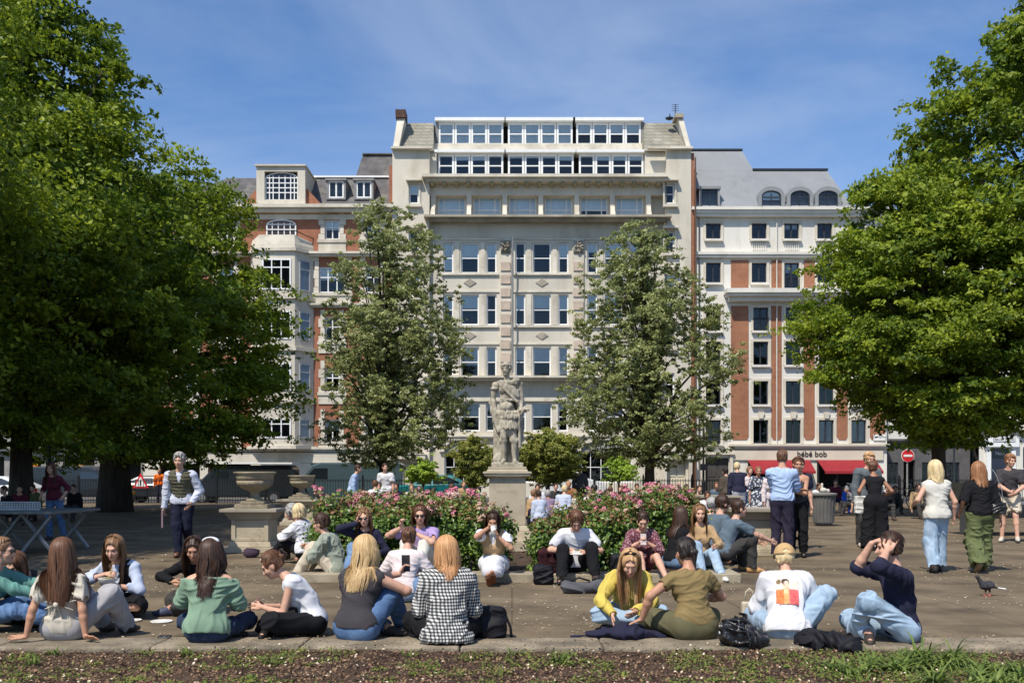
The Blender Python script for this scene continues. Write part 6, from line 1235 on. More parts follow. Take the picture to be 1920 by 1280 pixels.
PP['yellow'] = person(1174, 1170, 180, 'woman in a bright yellow long-sleeved top with long strawberry hair, head bowed', top=(c_yellow, 'long', dict(loose=.026, crease=.009)), bottom=(c_light, 'jeans', dict(loose=.025)), hair=('strawberry', 'long'), hairlen=.42, lean=24, bend=18, head=(-6, 28, 0), sung='top', arms={'R': ((.18, .53, .17), (.7, .2, .2)), 'L': ((-.04, .53, .2), (-.7, .1, .2))}, hand=('relax', 'relax'), hd=((.6, .4, -.3), (.0, .4, -1)), group=G2, h=.006, nhair=4200)
PP['olive'] = person(1302, 1199, 12, 'woman in an olive t-shirt with black hair tied back reaching across with her left arm', H=1.7, top=(c_olive, 'short', dict(loose=.014, hem=.05, slen=.8, fsc=1.1, crease=.007)), bottom=(c_khaki, 'trousers', dict(loose=.02)), hair=('black', 'pony'), hairlen=.18, lean=10, bend=8, head=(12, 12, 0), skin='tan', build=1.15, arms={'L': ((-.42, .14, .17), (-.7, -.1, .3)), 'R': ((.16, .34, .3), (.7, .1, .2))}, hd=((-.75, .3, -.35), None), hand=('flat', 'relax'), group=G1, h=.006)
PP['tank'] = person(1262, 1068, -55, 'long-dark-haired woman in a black tank top with one hand raised', Y=13.6, z0=.1, pose='ledge', hz=.13, top=(c_black, 'none', dict(loose=.012, neck=.08)), bottom=(c_mid, 'jeans'), hair=('dbrown', 'long'), lean=10, bend=6, head=(-10, 4, 0), arms={'L': ((-.12, .32, .76), (-.3, .3, .1)), 'R': ((.1, .35, .4),)}, group=G3)
PP['stare'] = person(1312, 1066, 168, 'woman in a tan top looking at the viewer, pale jeans and a white sock foot', Y=13.75, z0=.1, pose='ledge', hz=.15, top=(c_tan, 'long', dict(loose=.02)), bottom=(c_light, 'jeans'), shoes=(.66, .64, .6), hair=('lbrown', 'long'), lean=2, bend=8, head=(8, 4, 0), arms={'R': ((.1, .3, .36),), 'L': ((-.22, .34, .34),)}, legs=(((-.30, .60, -.02), (-.1, .6, 1.3), (-.5, 1, 0)), ((-.05, .45, -.02), (.1, .6, 1.3), (-.2, 1, 0))), group=G3)
PP['squat'] = person(1357, 1068, -72, 'man in a slate-blue t-shirt and tan boots crouching with one arm over his knee', Y=14.3, H=1.8, sex='m', pose='kneesup', hz=.28, top=(c_slate, 'short', dict(loose=.022, slen=1.2)), bottom=(c_dkgrey, 'trousers', dict(loose=.018)), shoes=(.5, .28, .12), hair=('dbrown', 'short'), lean=14, bend=14, head=(-12, 0, 0), arms={'R': ((.22, .62, .46), (.6, .2, .3)), 'L': ((-.1, .6, .44),)}, legs=(((-.18, .42, .08), (-.2, .9, 1.0), (-.1, 1, 0)), ((.16, .36, .08), (.3, .9, .8), (.3, 1, 0))), group=G3)
PP['slate2'] = person(1334, 1055, -65, 'dark-haired man in a slate t-shirt seen in profile behind the crouching man', Y=15.4, H=1.8, sex='m', pose='kneesup', hz=.3, top=(c_slate, 'short', dict(loose=.022)), bottom=(c_dkgrey, 'trousers'), hair=('dbrown', 'quiff'), lean=12, bend=10, head=(-10, 4, 0), group=G3, h=.009)
PP['bald'] = person(1322, 1045, -40, 'man with a shaved head behind the woman looking at the viewer', Y=16.2, H=1.8, sex='m', pose='kneesup', hz=.26, top=(c_dkgrey, 'short'), bottom=(c_dkgrey, 'trousers'), hair=('grey', 'buzz'), lean=14, bend=10, head=(10, 0, 0), group=G3, h=.01)
def cap_back(i):
    q = i['HR']; c = i['Hc'] + q[:, 2] * .03 - q[:, 1] * .012; S_ = Vol(.006); S_.ell(c, (.094, .109, .106), q); S_.half(c - q[:, 2] * .005, -q[:, 2]); S_.ell(c - q[:, 1] * .1 - q[:, 2] * .0, (.03, .03, .035), q, sub=True); S_.cone(c - q[:, 1] * .095 - q[:, 0] * .035 - q[:, 2] * .0, c - q[:, 1] * .095 + q[:, 0] * .035, .008); S_.obj('cap', cloth('tan_cap', (.5, .33, .16)), i['t'])
m_pr = bpy.data.materials.new('shirt_print'); m_pr.use_nodes = True; _n = m_pr.node_tree; _a = N(_n, 'ShaderNodeAttribute', attribute_name='col'); _n.links.new(_a.outputs['Color'], _n.nodes['Principled BSDF'].inputs['Base Color']); _n.nodes['Principled BSDF'].inputs['Roughness'].default_value = .8
def back_print(i):
    """generic printed picture: two orange and pink shapes under a dark head, laid on the shirt's back"""
    T, C, rt, d2, fw = i['T'], i['C'], i['rt'], i['d2'], i['fw']; nx_, nz_ = 31, 37; w_, h_ = .185, .235; V = []; cc = []
    for b in range(nz_):
        for a in range(nx_):
            u, v_ = a / (nx_ - 1), b / (nz_ - 1); p = C - d2 * (.085 + h_ * v_) + rt * (u - .5) * w_ - fw * .3; st = .01
            for _ in range(60):
                val, _g = T.sample(p[None]); 
                if val[0] < .006: break
                p = p + fw * max(min(val[0], .02), .0015)
            V.append(p - fw * .010)
            c = (.75, .5, .4)
            if v_ < .42: c = (.78, .5, .36) if (.3 < u < .62 and v_ > .15) else (.72, .6, .52)
            if ((u - .42) / .17) ** 2 + ((v_ - .13) / .13) ** 2 < 1 and not ((u - .46) / .1) ** 2 + ((v_ - .2) / .11) ** 2 < 1: c = (.06, .035, .02)
            if ((u - .12) / .1) ** 2 + ((v_ - .12) / .1) ** 2 < 1: c = (.2, .13, .06)
            if ((u - .78) / .17) ** 2 + ((v_ - .25) / .18) ** 2 < 1: c = (.82, .66, .52)
            if v_ >= .42: c = (.82, .2, .06) if u < .34 else ((.8, .4, .16) if u < .58 else (.78, .13, .13))
            if .42 < v_ < .6 and abs(u - .45) < .1: c = (.8, .5, .3)
            if v_ > .6 and abs(math.sin(v_ * 38 + u * 3)) > .93: c = tuple(x * .75 for x in c)
            cc.append(c + (1,))
    ii = np.arange(nx_ * nz_).reshape(nz_, nx_); F = np.stack([ii[:-1, :-1], ii[:-1, 1:], ii[1:, 1:], ii[1:, :-1]], -1).reshape(-1, 4); me = np_mesh('shirt_print', np.array(V), F, True)
    a = me.color_attributes.new('col', 'FLOAT_COLOR', 'POINT'); a.data.foreach_set('color', np.array(cc, np.float32).ravel()); obj('shirt_print', me, m_pr, i['t'])
def cap_and_print(i): cap_back(i); back_print(i)
PP['printback'] = person(1476, 1198, -12, 'person in a tan backwards cap and white top with an orange picture on the back', H=1.68, top=(c_white, 'long', dict(loose=.036, hem=-.02, crease=.009)), bottom=(c_light, 'jeans', dict(loose=.02)), hair=('fairblonde', 'short'), nhair=0, lean=20, bend=14, head=(6, 14, 0), build=1.1, extra=cap_and_print, arms={'L': ((-.10, .42, .28), (-.45, 0, .1)), 'R': ((.12, .42, .3), (.45, 0, .1))}, legs=(((.10, .30, .075), (-.9, .62, .25), (.8, .15, 0)), ((.22, .42, .08), (.8, .4, .9), (.3, 1, 0))), group=G1, h=.006)
PP['handshead'] = person(1693, 1203, 88, 'man in a navy jumper sitting in profile with both hands on his head', H=1.8, sex='m', top=(c_navy, 'three', dict(loose=.024, hem=-.0, slen=.76, crease=.007)), bottom=(c_light, 'jeans', dict(loose=.022)), hair=('dbrown', 'short'), lean=5, bend=5, head=(-6, 2, 0), arms={'L': ((-.10, .17, .765), (-.42, .30, .52)), 'R': ((.06, .24, .82), (.12, 1.2, .70))}, hd=((.25, -.55, .8), (-.15, -.85, .5)), hn=((.8, 0, -.5), (-.2, -.4, -1)), hand=('flat', 'flat'), legs=(((.14, .36, .075), (-.5, .8, .9), (.8, .4, 0)), ((-.06, .30, .075), (.9, .7, .2), (-.8, .2, 0))), group=G1, h=.006)
# standing
PP['skyshirt'] = person(1466, 1047, -22, 'man in a pale blue shirt and dark trousers talking with folded arms, back turned', H=1.82, sex='m', pose='stand', top=(c_sky, 'long', dict(loose=.03, hem=.045, crease=.009)), bottom=(c_trnavy, 'trousers', dict(loose=.018)), shoes=(.012, .012, .014), hair=('brown', 'short'), lean=2, bend=2, arms={'L': ((.08, .26, 1.22), (-.5, .0, 1.0)), 'R': ((-.02, .27, 1.25), (.55, .1, 1.0))}, hd=((1, .1, 0), (-1, .1, 0)), group=G4)
PP['crossarms'] = person(1495, 1044, 160, 'woman in a black square-neck top with folded arms facing the man in pale blue', H=1.7, pose='stand', top=(c_charc, 'none', dict(loose=.008, strap=.10, straps=True, hem=.04)), bottom=(c_black, 'trousers', dict(loose=.02)), shoes=(.012, .012, .014), hair=('brown', 'tied'), lean=2, bend=2, head=(18, 2, 0), skin='tan', arms={'L': ((.08, .25, 1.12), (-.5, .05, .9)), 'R': ((-.06, .27, 1.15), (.5, .05, .9))}, hd=((1, .1, 0), (-1, .1, 0)), group=G4)
PP['behindcouple'] = person(1494, 1032, 182, 'dark-haired man in a navy shirt half hidden behind the woman with folded arms', Y=18.9, H=1.74, sex='m', pose='stand', top=(c_navy, 'short', dict(loose=.03)), bottom=(c_dkgrey, 'trousers'), hair=('dbrown', 'short'), group=G4, h=.01)
PP['jumpsuit'] = person(1641, 1033, -5, 'woman in a sleeveless black jumpsuit seen from behind', Y=18.4, H=1.68, pose='stand', top=(c_black, 'none', dict(loose=.012, neck=.07, hem=.03)), bottom=(c_black, 'wide', dict(loose=.04)), shoes=(.012, .012, .014), hair=('brown', 'tied'), skin='mid', arms={'L': ((-.24, .2, 1.02), (-.5, -.3, .9)), 'R': ((.24, .2, 1.02), (.5, -.3, .9))}, legs=(((-.14, 0, .08), (-.12, 1, .5), (-.12, 1, 0)), ((.14, 0, .08), (.12, 1, .5), (.12, 1, 0))), group=G4, h=.009)
PP['blondboy'] = person(1621, 1030, 190, 'smiling fair-haired man in a grey overshirt facing the woman in the black jumpsuit', Y=19.3, H=1.86, sex='m', pose='stand', top=(cloth('grey_overshirt', (.12, .14, .15)), 'long', dict(loose=.035, vneck=.18)), bottom=(c_dkgrey, 'trousers', dict(loose=.02)), shoes=(.6, .5, .42), hair=('strawberry', 'quiff'), head=(0, 2, 0), group=G4, h=.009)
PP['ivoryback'] = person(1757, 1073, 0, 'blonde woman in a pale sleeveless top and jeans walking away', H=1.62, pose='walk', top=(c_ivory, 'none', dict(loose=.036, hem=-.02, crease=.006, neck=.05)), bottom=(c_light, 'wide', dict(loose=.012)), shoes=(.03, .03, .03), hair=('fairblonde', 'long'), hairlen=.24, lean=3, bend=2, build=1.04, skin='fair', arms={'L': ((-.27, .18, .98), (-.5, -.5, .9)), 'R': ((.27, .05, .8), (.5, -.5, .9))}, legs=(((-.08, -.1, .085), (-.08, 1.2, .5), (0, 1, -.2)), ((.08, .12, .08), (.1, 1, .4), (0, 1, 0))), group=G4, h=.0075)
PP['blackback2'] = person(1838, 1072, -4, 'auburn-haired woman in a loose black top and green trousers walking away', H=1.6, pose='walk', top=(c_black, 'elbow', dict(loose=.04, hem=.03, crease=.007)), bottom=(c_army, 'wide', dict(loose=.03, crease=.014)), shoes=(.33, .22, .12), hair=('auburn', 'long'), hairlen=.28, lean=3, bend=3, skin='tan', arms={'L': ((-.25, .1, .85), (-.5, -.5, .9)), 'R': ((.3, .0, .72), (.5, -.5, .9))}, legs=(((-.1, -.22, .14), (-.08, 1.2, .5), (0, 1, -.6)), ((.1, .12, .08), (.1, 1, .4), (0, 1, 0))), group=G4, h=.0075)
PP['tabletop'] = person(1893, 1016, 150, 'young man in a black t-shirt and beige shorts leaning by the right-hand table', Y=20.8, H=1.84, sex='m', pose='stand', top=(c_charc, 'short', dict(loose=.03, slen=1.2)), bottom=(c_beige, 'shorts', dict(loose=.03)), shoes=(.55, .5, .42), hair=('auburn', 'quiff'), lean=8, bend=4, head=(45, 4, 0), arms={'R': ((-.02, .34, 1.06), (.5, .0, .9)), 'L': ((-.12, .32, 1.03), (-.5, .0, .9))}, hand=('grip', 'grip'), legs=(((-.16, .22, .08), (-.12, 1, .5), (-.12, 1, 0)), ((.14, .1, .08), (.12, 1, .5), (.12, 1, 0))), group=G4, h=.009)
PP['vest'] = person(342, 1043, 182, 'grey-haired man in a quilted olive gilet walking forward with papers in his hand', H=1.82, sex='m', pose='walk', top=(cloth('pale_shirt', (.55, .58, .68)), 'long', dict(loose=.024, layers=[collar_vest(c_vest, quilt=True, deep=.1)])), bottom=(denim('ink', (.012, .014, .03), (.02, .024, .045)), 'jeans', dict(loose=.015)), shoes=(.09, .04, .025), hair=('grey', 'quiff'), head=(0, 3, 0), build=1.08, arms={'R': ((.30, .05, .80), (.5, -.5, .9)), 'L': ((-.20, .16, .93), (-.6, -.3, 1.0))}, hand=('relax', 'grip'), legs=(((-.09, -.20, .13), (-.08, 1.2, .5), (0, 1, -.5)), ((.02, .18, .08), (.1, 1, .4), (0, 1, 0))), group=G4)
PP['maroon'] = person(103, 1012, 178, 'woman in a maroon top and jeans standing in the shade behind the table', Y=21.5, H=1.68, pose='stand', top=(c_maroon, 'three', dict(loose=.02)), bottom=(c_blue, 'jeans'), hair=('brown', 'long'), arms={'R': ((.25, .12, .95), (.5, -.5, .9)), 'L': ((-.25, .12, .95), (-.5, -.5, .9))}, legs=(((-.2, 0, .08), (-.12, 1, .5), (-.12, 1, 0)), ((.12, 0, .08), (.12, 1, .5), (.12, 1, 0))), group=G4, h=.01)
# further back (small in the picture)
def far(px, Y, yaw, label, st=None, **k):
    pose = k.pop('pose', 'stand' if st is None else 'kneesup'); kw = dict(Y=Y, h=.0145, group=G4 if pose in ('stand', 'walk') else G5, nhair=0, face=False, pose=pose); kw.update(k); return person(px, 0, yaw, label, **kw)
far(660, 30, -90, 'man in a blue shirt walking past behind the rose bushes', H=1.76, sex='m', top=(c_sky, 'long', dict(loose=.03)), bottom=(c_navy, 'trousers'), hair=('dbrown', 'short'), pose='walk')
far(726, 29.5, 160, 'man in a white polo shirt by the trunk of the left slim tree', H=1.78, sex='m', top=(c_white, 'short', dict(loose=.03)), bottom=(c_dkgrey, 'trousers'), hair=('dbrown', 'short'), head=(40, 5, 0))
far(704, 26, 10, 'person in a white shirt sitting just behind the left rose bushes', st=1, hz=.55, top=(c_white, 'long', dict(loose=.03)), bottom=(c_dkgrey, 'trousers'), hair=('brown', 'short'))
far(1386, 27, 8, 'fair-haired man in a navy jumper and pale grey trousers, back turned', H=1.78, sex='m', top=(c_navy, 'long', dict(loose=.03)), bottom=(cloth('pale_grey', (.34, .36, .42)), 'jeans', dict(loose=.02)), hair=('fairblonde', 'short'))
far(1366, 28, 20, 'dark-haired person in a brown coat left of the man in the navy jumper', H=1.64, top=(cloth('brown_coat', (.08, .065, .05)), 'long', dict(loose=.04)), bottom=(c_black, 'trousers'), hair=('black', 'short'))
far(1420, 25.5, 176, 'smiling woman in a black and white patterned dress', H=1.64, top=(c_print, 'half', dict(loose=.03)), bottom=(c_print, 'skirt', dict(len=1.5, loose=.05)), hair=('lbrown', 'tied'), skin='tan', face=True, h=.011)
far(1401, 27.2, 190, 'woman in a pale pink cardigan beside the patterned dress', H=1.66, top=(c_pinkw, 'long', dict(loose=.03)), bottom=(c_print, 'skirt', dict(len=1.5, loose=.04)), hair=('lbrown', 'long'))
far(1441, 24, 200, 'pale-haired woman in a pink jacket half hidden by the man in pale blue', H=1.6, top=(c_pinkw, 'long', dict(loose=.03)), bottom=(c_pinkw, 'trousers'), hair=('fairblonde', 'short'))
far(1088, 36, 0, 'person in a black jacket standing at the railings right of the plinth', H=1.76, sex='m', top=(c_charc, 'long', dict(loose=.03)), bottom=(c_black, 'trousers'), hair=('black', 'short'))
crowd = [(994, 27, -60, 'tan-haired person sitting right against the plinth', 'lbrown', c_tan), (1008, 31, 178, 'woman in white sitting upright in the shade behind the plinth', 'dbrown', c_white), (1013, 26, 20, 'person in a pale blue shirt sitting low behind the plinth', 'dbrown', c_paleblue), (1030, 27.5, 10, 'grey-haired person in a mauve top sitting behind the bush', 'grey', cloth('mauve', (.25, .18, .26))),
 (1054, 27, -30, 'blonde person in a pale blue top sitting behind the low bush', 'fairblonde', c_paleblue), (1086, 28, 30, 'person with light brown hair and a cream top seated below the black jacket', 'lbrown', c_cream), (1107, 30, 180, 'person in a white sunhat facing this way', 'fairblonde', c_pinkw), (1122, 28, 60, 'dark-haired person in a white shirt sitting with back turned', 'black', c_white),
 (1133, 29.5, 200, 'person in dark glasses and grey sitting beside the white shirt', 'dbrown', c_grey), (1162, 27, -40, 'bearded man in black leaning to the right behind the bush', 'dbrown', c_black), (1176, 28, 130, 'brown-haired woman in brown facing the man in black', 'brown', cloth('rust', (.3, .13, .05))), (1216, 31, 180, 'person in grey seated in front of the pale door', 'dbrown', c_grey),
 (1262, 31, 170, 'dark-haired person seated below the pale door', 'black', c_dkgrey), (1283, 31, 190, 'person in pale green seated right of the door', 'dbrown', c_sagegr), (1297, 30, 180, 'red-haired person in orange seated near the drainpipe', 'ginger', cloth('orange', (.5, .16, .06))), (1324, 26, 178, 'man with dark hair and glasses in a white shirt seated near the planter', 'dbrown', c_white),
 (773, 31, 180, 'person in a cream top seated left of the mop-head tree', 'lbrown', c_cream), (786, 32, 160, 'brown-haired woman seated below the left mop-head tree', 'brown', c_pinkw), (815, 30, 20, 'dark-haired person in slate blue seated before the teal car', 'dbrown', c_slate), (846, 30, 0, 'person in a pink top seated behind the bright pink roses', 'brown', c_pinkw)]
for i, (px, Y, yaw, lab, hc, cl) in enumerate(crowd):
    far(px, Y, yaw, lab, st=1, hz=.28 + .12 * (i % 3 == 1), hair=(hc, 'long' if i % 3 == 0 else 'short'), top=(cl, 'short' if i % 2 else 'long', dict(loose=.03)), bottom=([c_dkgrey, c_mid, c_navy][i % 3], 'trousers'), lean=4 + (i * 7) % 12, skin=['fair', 'tan', 'fair', 'mid'][i % 4], legs=POSES['kneesup']['legs'], sex='m' if i % 3 == 1 else 'f')
more = [(606, 33, 150, 'woman in black seated beside the shaded pedestal', 'brown', c_black), (746, 34, 170, 'person in navy seated right of the left slim trunk', 'dbrown', c_navy), (868, 33, 190, 'person in tan seated below the left clipped shrub', 'lbrown', c_tan), (900, 31, 160, 'person in dark green seated just left of the plinth', 'black', c_army), (1040, 34, 190, 'person in dark grey seated in the shade of the right clipped shrub', 'dbrown', c_dkgrey), (1070, 33, 160, 'person in rusty orange seated under the right clipped shrub', 'ginger', cloth('rust', (.3, .13, .05))),
 (1148, 33, 20, 'person in lilac seated below the right mop-head tree', 'brown', c_lilac), (1193, 34, 180, 'person in pale pink seated left of the right slim trunk', 'dbrown', c_pinkw), (1234, 33, 175, 'person in navy seated right of the right slim trunk', 'black', c_navy), (1248, 34, 190, 'person in white seated against the railings', 'brown', c_white), (1308, 29, 185, 'person in olive seated behind the rightmost roses', 'dbrown', c_olive), (1343, 31, 170, 'person in slate blue seated left of the brown coat', 'brown', c_slate),
 (1516, 34, 150, 'person in black seated outside the restaurant behind the couple', 'black', c_black), (1530, 36, 190, 'person in white seated outside the restaurant left of the bin', 'brown', c_white), (1566, 37, 170, 'person in dark red seated outside the restaurant right of the bin', 'dbrown', c_maroon), (1676, 36, 175, 'person in black seated under the no-entry sign', 'dbrown', c_dkgrey)]
for i, (px, Y, yaw, lab, hc, cl) in enumerate(more):
    far(px, Y, yaw, lab, st=1, h=.017, hz=.3 + .1 * (i % 3), hair=(hc, 'long' if i % 2 else 'short'), top=(cl, 'long', dict(loose=.03)), bottom=([c_dkgrey, c_mid, c_navy][i % 3], 'trousers'), lean=4 + (i * 5) % 14, skin=['fair', 'tan'][i % 2], legs=POSES['kneesup']['legs'])
far(1587, 35, 170, 'small child in a bright blue outfit by the bin', H=1.02, top=(cloth('royal_blue', (.03, .12, .6)), 'long', dict(loose=.02)), bottom=(cloth('royal_blue', (.03, .12, .6)), 'trousers'), hair=('fairblonde', 'short'))
far(1602, 34, 95, 'woman in grey crouching beside the child in blue', st=1, hz=.35, top=(c_grey, 'short'), bottom=(c_dkgrey, 'trousers'), hair=('grey', 'short'), lean=20)
for px, Y, yaw, lab, cl in ((18, 26, 150, 'person in black sitting in the shade at the left edge', c_black), (38, 28, 200, 'person in dark red sitting in the shade near the left edge', c_maroon), (66, 30, 180, 'person in dark green sitting in the shade beside the maroon top', c_army), (142, 30, 180, 'person in black sitting in the shade left of the big trunk', c_black), (1662, 31, 170, 'person in dark clothes sitting by the bicycles', c_black), (1716, 32, 190, 'person in brown sitting behind the blonde walker', c_tan)):
    far(px, Y, yaw, lab, st=1, hz=.4, top=(cl, 'long', dict(loose=.03)), bottom=(c_dkgrey, 'trousers'), hair=('dbrown', 'short'))
# ------------------------------------------------------------------ statue on its plinth
m_stat = M('statue_stone', (.42, .375, .29), var=.22, vs=6, bump=.3, bs=60, stain=(.17, .15, .115), ss=3.4)
XS, YS, ZS = (951.5 - 960) / FOC * 18, 18.0, 1.545
def statue():
    t_ = thing('stone_statue', 'weathered stone statue of a draped figure with a laurel wreath on the central plinth', 'statue', (XS, YS, ZS)); v = Vol(.009); s = 1.02; c = lambda a, b, ra, rb=None, **k: v.cone([x * s for x in a], [x * s for x in b], ra * s, None if rb is None else rb * s, **k); e = lambda a, r, **k: v.ell([x * s for x in a], [x * s for x in r], **k)
    fr = (0, 1, 0)
    v.box((0, 0, .035), (.31, .2, .04), rr=.01)
    # legs: weight on the right of the picture
    c((.07, 0, .92), (.12, -.03, .5), .1, .07, k=.04); c((.12, -.03, .5), (.135, .0, .14), .062, .042, k=.02); c((.135, -.03, .42), (.135, .01, .3), .055, .055, k=.02); c((.135, .02, .1), (.155, -.16, .085), .042, .036, k=.02)
    c((-.07, 0, .92), (-.085, -.1, .52), .095, .066, k=.03); c((-.085, -.1, .52), (-.06, -.02, .14), .058, .038, k=.02); c((-.085, -.08, .44), (-.065, -.04, .3), .05, .05, k=.02); c((-.06, -.02, .1), (-.09, -.18, .085), .04, .034, k=.02); c((.1, -.04, .47), (.155, -.04, .46), .062, k=.02); c((-.11, -.09, .47), (-.06, -.09, .46), .056, k=.02)
    # stump and drapery mass at the left
    c((-.17, .06, .05), (-.17, .06, .72), .1, .08, k=.04); e((-.19, -.06, .13), (.09, .08, .1), k=.02); c((-.22, .05, .1), (-.24, .05, 1.15), .05, .04, k=.03); c((-.19, -.05, .7), (-.27, -.02, 1.15), .05, .05, k=.03)
    # cape behind, to the right
    c((.17, .12, .15), (.17, .12, 1.45), .055, .06, k=.04); c((.05, .14, .15), (0, .13, 1.4), .11, .11, k=.05, flat=fr, f=.5)
    # torso in armour, belly, chest
    c((0, 0, .93), (-.01, 0, 1.1), .15, .132, k=.05, flat=fr, f=.8); e((-.02, -.06, 1.06), (.13, .11, .11), k=.04); c((-.01, 0, 1.12), (0, 0, 1.38), .132, .152, k=.05, flat=fr, f=.75)
    e((-.075, -.08, 1.36), (.09, .06, .07), k=.03); e((.075, -.08, 1.36), (.09, .06, .07), k=.03); c((-.165, 0, 1.45), (.165, 0, 1.45), .062, k=.04)
    # armour belt: scales, then pleats
    for i in range(9):
        a = -1.15 + i * .29; e((.19 * sin(a) - .01, -.15 * cos(a), .95 - .012 * (i % 2)), (.033, .024, .05), k=.006); e((.2 * sin(a) + .02, -.155 * cos(a), .885 - .01 * ((i + 1) % 2)), (.033, .022, .05), k=.006)
    c((0, .01, .95), (.01, .01, .7), .165, .19, k=.03, flat=fr, f=.75)
    for i in range(13): a = -1.35 + i * .225; c((.17 * sin(a), -.125 * cos(a), .87), (.205 * sin(a) + .01, -.152 * cos(a), .69 - .02 * (i % 2)), .022, .025, k=.006)
    c((-.13, -.14, 1.19), (.14, -.14, 1.17), .013, k=.008)
    # sash across the chest and fabric gathered on the right shoulder
    v.ell(np.array((.03, -.06, 1.36)) * s, (.26, .1, .095), np.array([[.8, 0, .6], [0, 1, 0], [-.6, 0, .8]]), k=.03)
    for j in range(7):
        o = j * .034; c((-.19 + o * .6, -.06 - .02 * (j < 3), 1.5 - o * 1.2), (-.02 + o, -.155, 1.33 - o * .9), .02, .021, k=.006); c((-.02 + o, -.155, 1.33 - o * .9), (.23 + o * .1, -.05, 1.2 - o * 1.15), .021, .02, k=.006)
    for j in range(5): c((-.14 + j * .05, -.1, 1.5 - j * .01), (.17, -.09, 1.47 + j * .018), .026, .03, k=.01)
    e((.17, -.06, 1.53), (.075, .07, .06), k=.02); c((.24, 0, 1.45), (.27, .02, 1.15), .065, .055, k=.03)
    for j in range(5): c((.2 + j * .015, -.06 + .03 * j, 1.35), (.24 + .012 * j, -.04 + .035 * j, .35 + .05 * j), .026, .03, k=.012)
    # arms
    c((-.235, 0, 1.44), (-.29, .03, 1.17), .066, .05, k=.03); c((-.29, .03, 1.17), (-.3, -.02, .96), .047, .035, k=.02); c((-.31, .03, 1.13), (-.265, .03, 1.13), .055, k=.01); e((-.25, -.01, 1.38), (.075, .075, .035), k=.01); e((-.25, -.04, .82), (.045, .04, .07), k=.02)
    for j in range(4): c((-.27, -.03, .93), (-.265 + j * .022, -.07, .84 - .01 * j), .014, .011, k=.006)
    c((-.28, -.02, .95), (-.17, -.12, .62), .04, .03, k=.02); c((.27, .02, 1.2), (.25, -.12, 1.0), .05, .036, k=.02); c((.25, -.12, 1.0), (.31, -.17, 1.0), .032, .03, k=.01)
    for j in range(4): c((.30, -.17, 1.02 - j * .018), (.36, -.16, 1.01 - j * .02), .014, .012, k=.005)
    c((.28, -.17, 1.03), (.40, -.2, 1.0), .02, .024, k=.008); c((.26, -.16, .93), (.34, -.18, 1.05), .02, .02, k=.01)
    # neck, head turned, wreath and curls
    c((-.005, 0, 1.5), (-.02, -.01, 1.66), .062, .056, k=.03); q = rotm(-162, 0, 0).T if False else rotm(158, 4, 0); H = np.array((-.02, -.03, 1.725)) * s; hf, hu, hr = q[:, 1], q[:, 2], q[:, 0]
    v.ell(H, (.078, .095, .11), q, k=.02); v.ell(H - hu * .05 + hf * .03, (.058, .06, .07), q, k=.02); v.cone(H + hf * .09 + hu * .005, H + hf * .108 - hu * .03, .01, .014, k=.01); v.cone(H + hf * .09 + hu * .028 - hr * .035, H + hf * .09 + hu * .028 + hr * .035, .012, k=.01); v.ell(H - hu * .1 + hf * .07, (.028, .025, .022), k=.02)
    for sd in (-1, 1): v.ell(H + hr * sd * .034 + hf * .1 + hu * .006, (.018, .014, .013), q, k=.01, sub=True); v.ell(H + hr * sd * .08 - hu * .01, (.014, .02, .03), q, k=.008)
    v.cone(H + hf * .088 - hu * .062 - hr * .018, H + hf * .088 - hu * .062 + hr * .018, .009, k=.006)
    r = random.Random(3)
    for i in range(70):
        a, b = r.uniform(0, 6.28), r.uniform(.05, 1.5); d = hr * cos(a) * sin(b) * .092 + hf * sin(a) * sin(b) * .106 + hu * cos(b) * .122
        if (d @ hf) > .045 and (d @ hu) < .07: continue
        v.ell(H + d, (.027, .027, .024), k=.004)
    for i in range(14): a = i / 14 * 6.28; v.ell(H + hr * cos(a) * .092 + hf * sin(a) * .108 + hu * (.062 + .02 * sin(a)), (.02, .012, .03), k=.004)
    v.field(); v.displace(lambda P: .0028 * (np.sin(P @ [40, 23, 31]) + np.sin(P @ [-61, 50, 20]))); v.obj('figure', m_stat, t_); t_.scale = (.92, .92, 1)
statue()
m_pl = M('plinth_stone', (.45, .385, .28), var=.12, vs=2, bump=.4, bs=40, stain=(.27, .225, .15), ss=1.6)
def sq(g, rows, X, Y, k=1.0):
    """stack of square slabs: (half width, z0, z1, half width top)"""
    for a, z0, z1, *b in rows:
        b = b[0] if b else a; g.hexa([(X - a, Y - a * k, z0), (X + a, Y - a * k, z0), (X + a, Y + a * k, z0), (X - a, Y + a * k, z0)][::-1], [(X - b, Y - b * k, z1), (X + b, Y - b * k, z1), (X + b, Y + b * k, z1), (X - b, Y + b * k, z1)][::-1])
t_ = thing('statue_plinth', 'tall square stone plinth with moulded cap under the statue', 'plinth', (XS, YS, .06))
g = MB(); sq(g, [(.62, .06, .22), (.5, .223, .4, .46), (.4, .403, .5, .345)], XS, YS); g.build('base', m_pl, t_, bevel=.01)
g = MB(); sq(g, [(.325, .503, 1.34)], XS, YS); sh_ = g.build('shaft', m_pl, t_, bevel=.008); text_obj('inscription', 'GEORGIUS II', .07, M('faint_inscription', (.36, .305, .215)), sh_, (XS, YS - .3255, 1.1), ext=.0006)
g = MB(); sq(g, [(.34, 1.343, 1.38, .4), (.41, 1.383, 1.42), (.43, 1.423, 1.46), (.37, 1.463, 1.5, .35), (.34, 1.503, 1.545)], XS, YS); g.build('cap', m_pl, t_, bevel=.006)
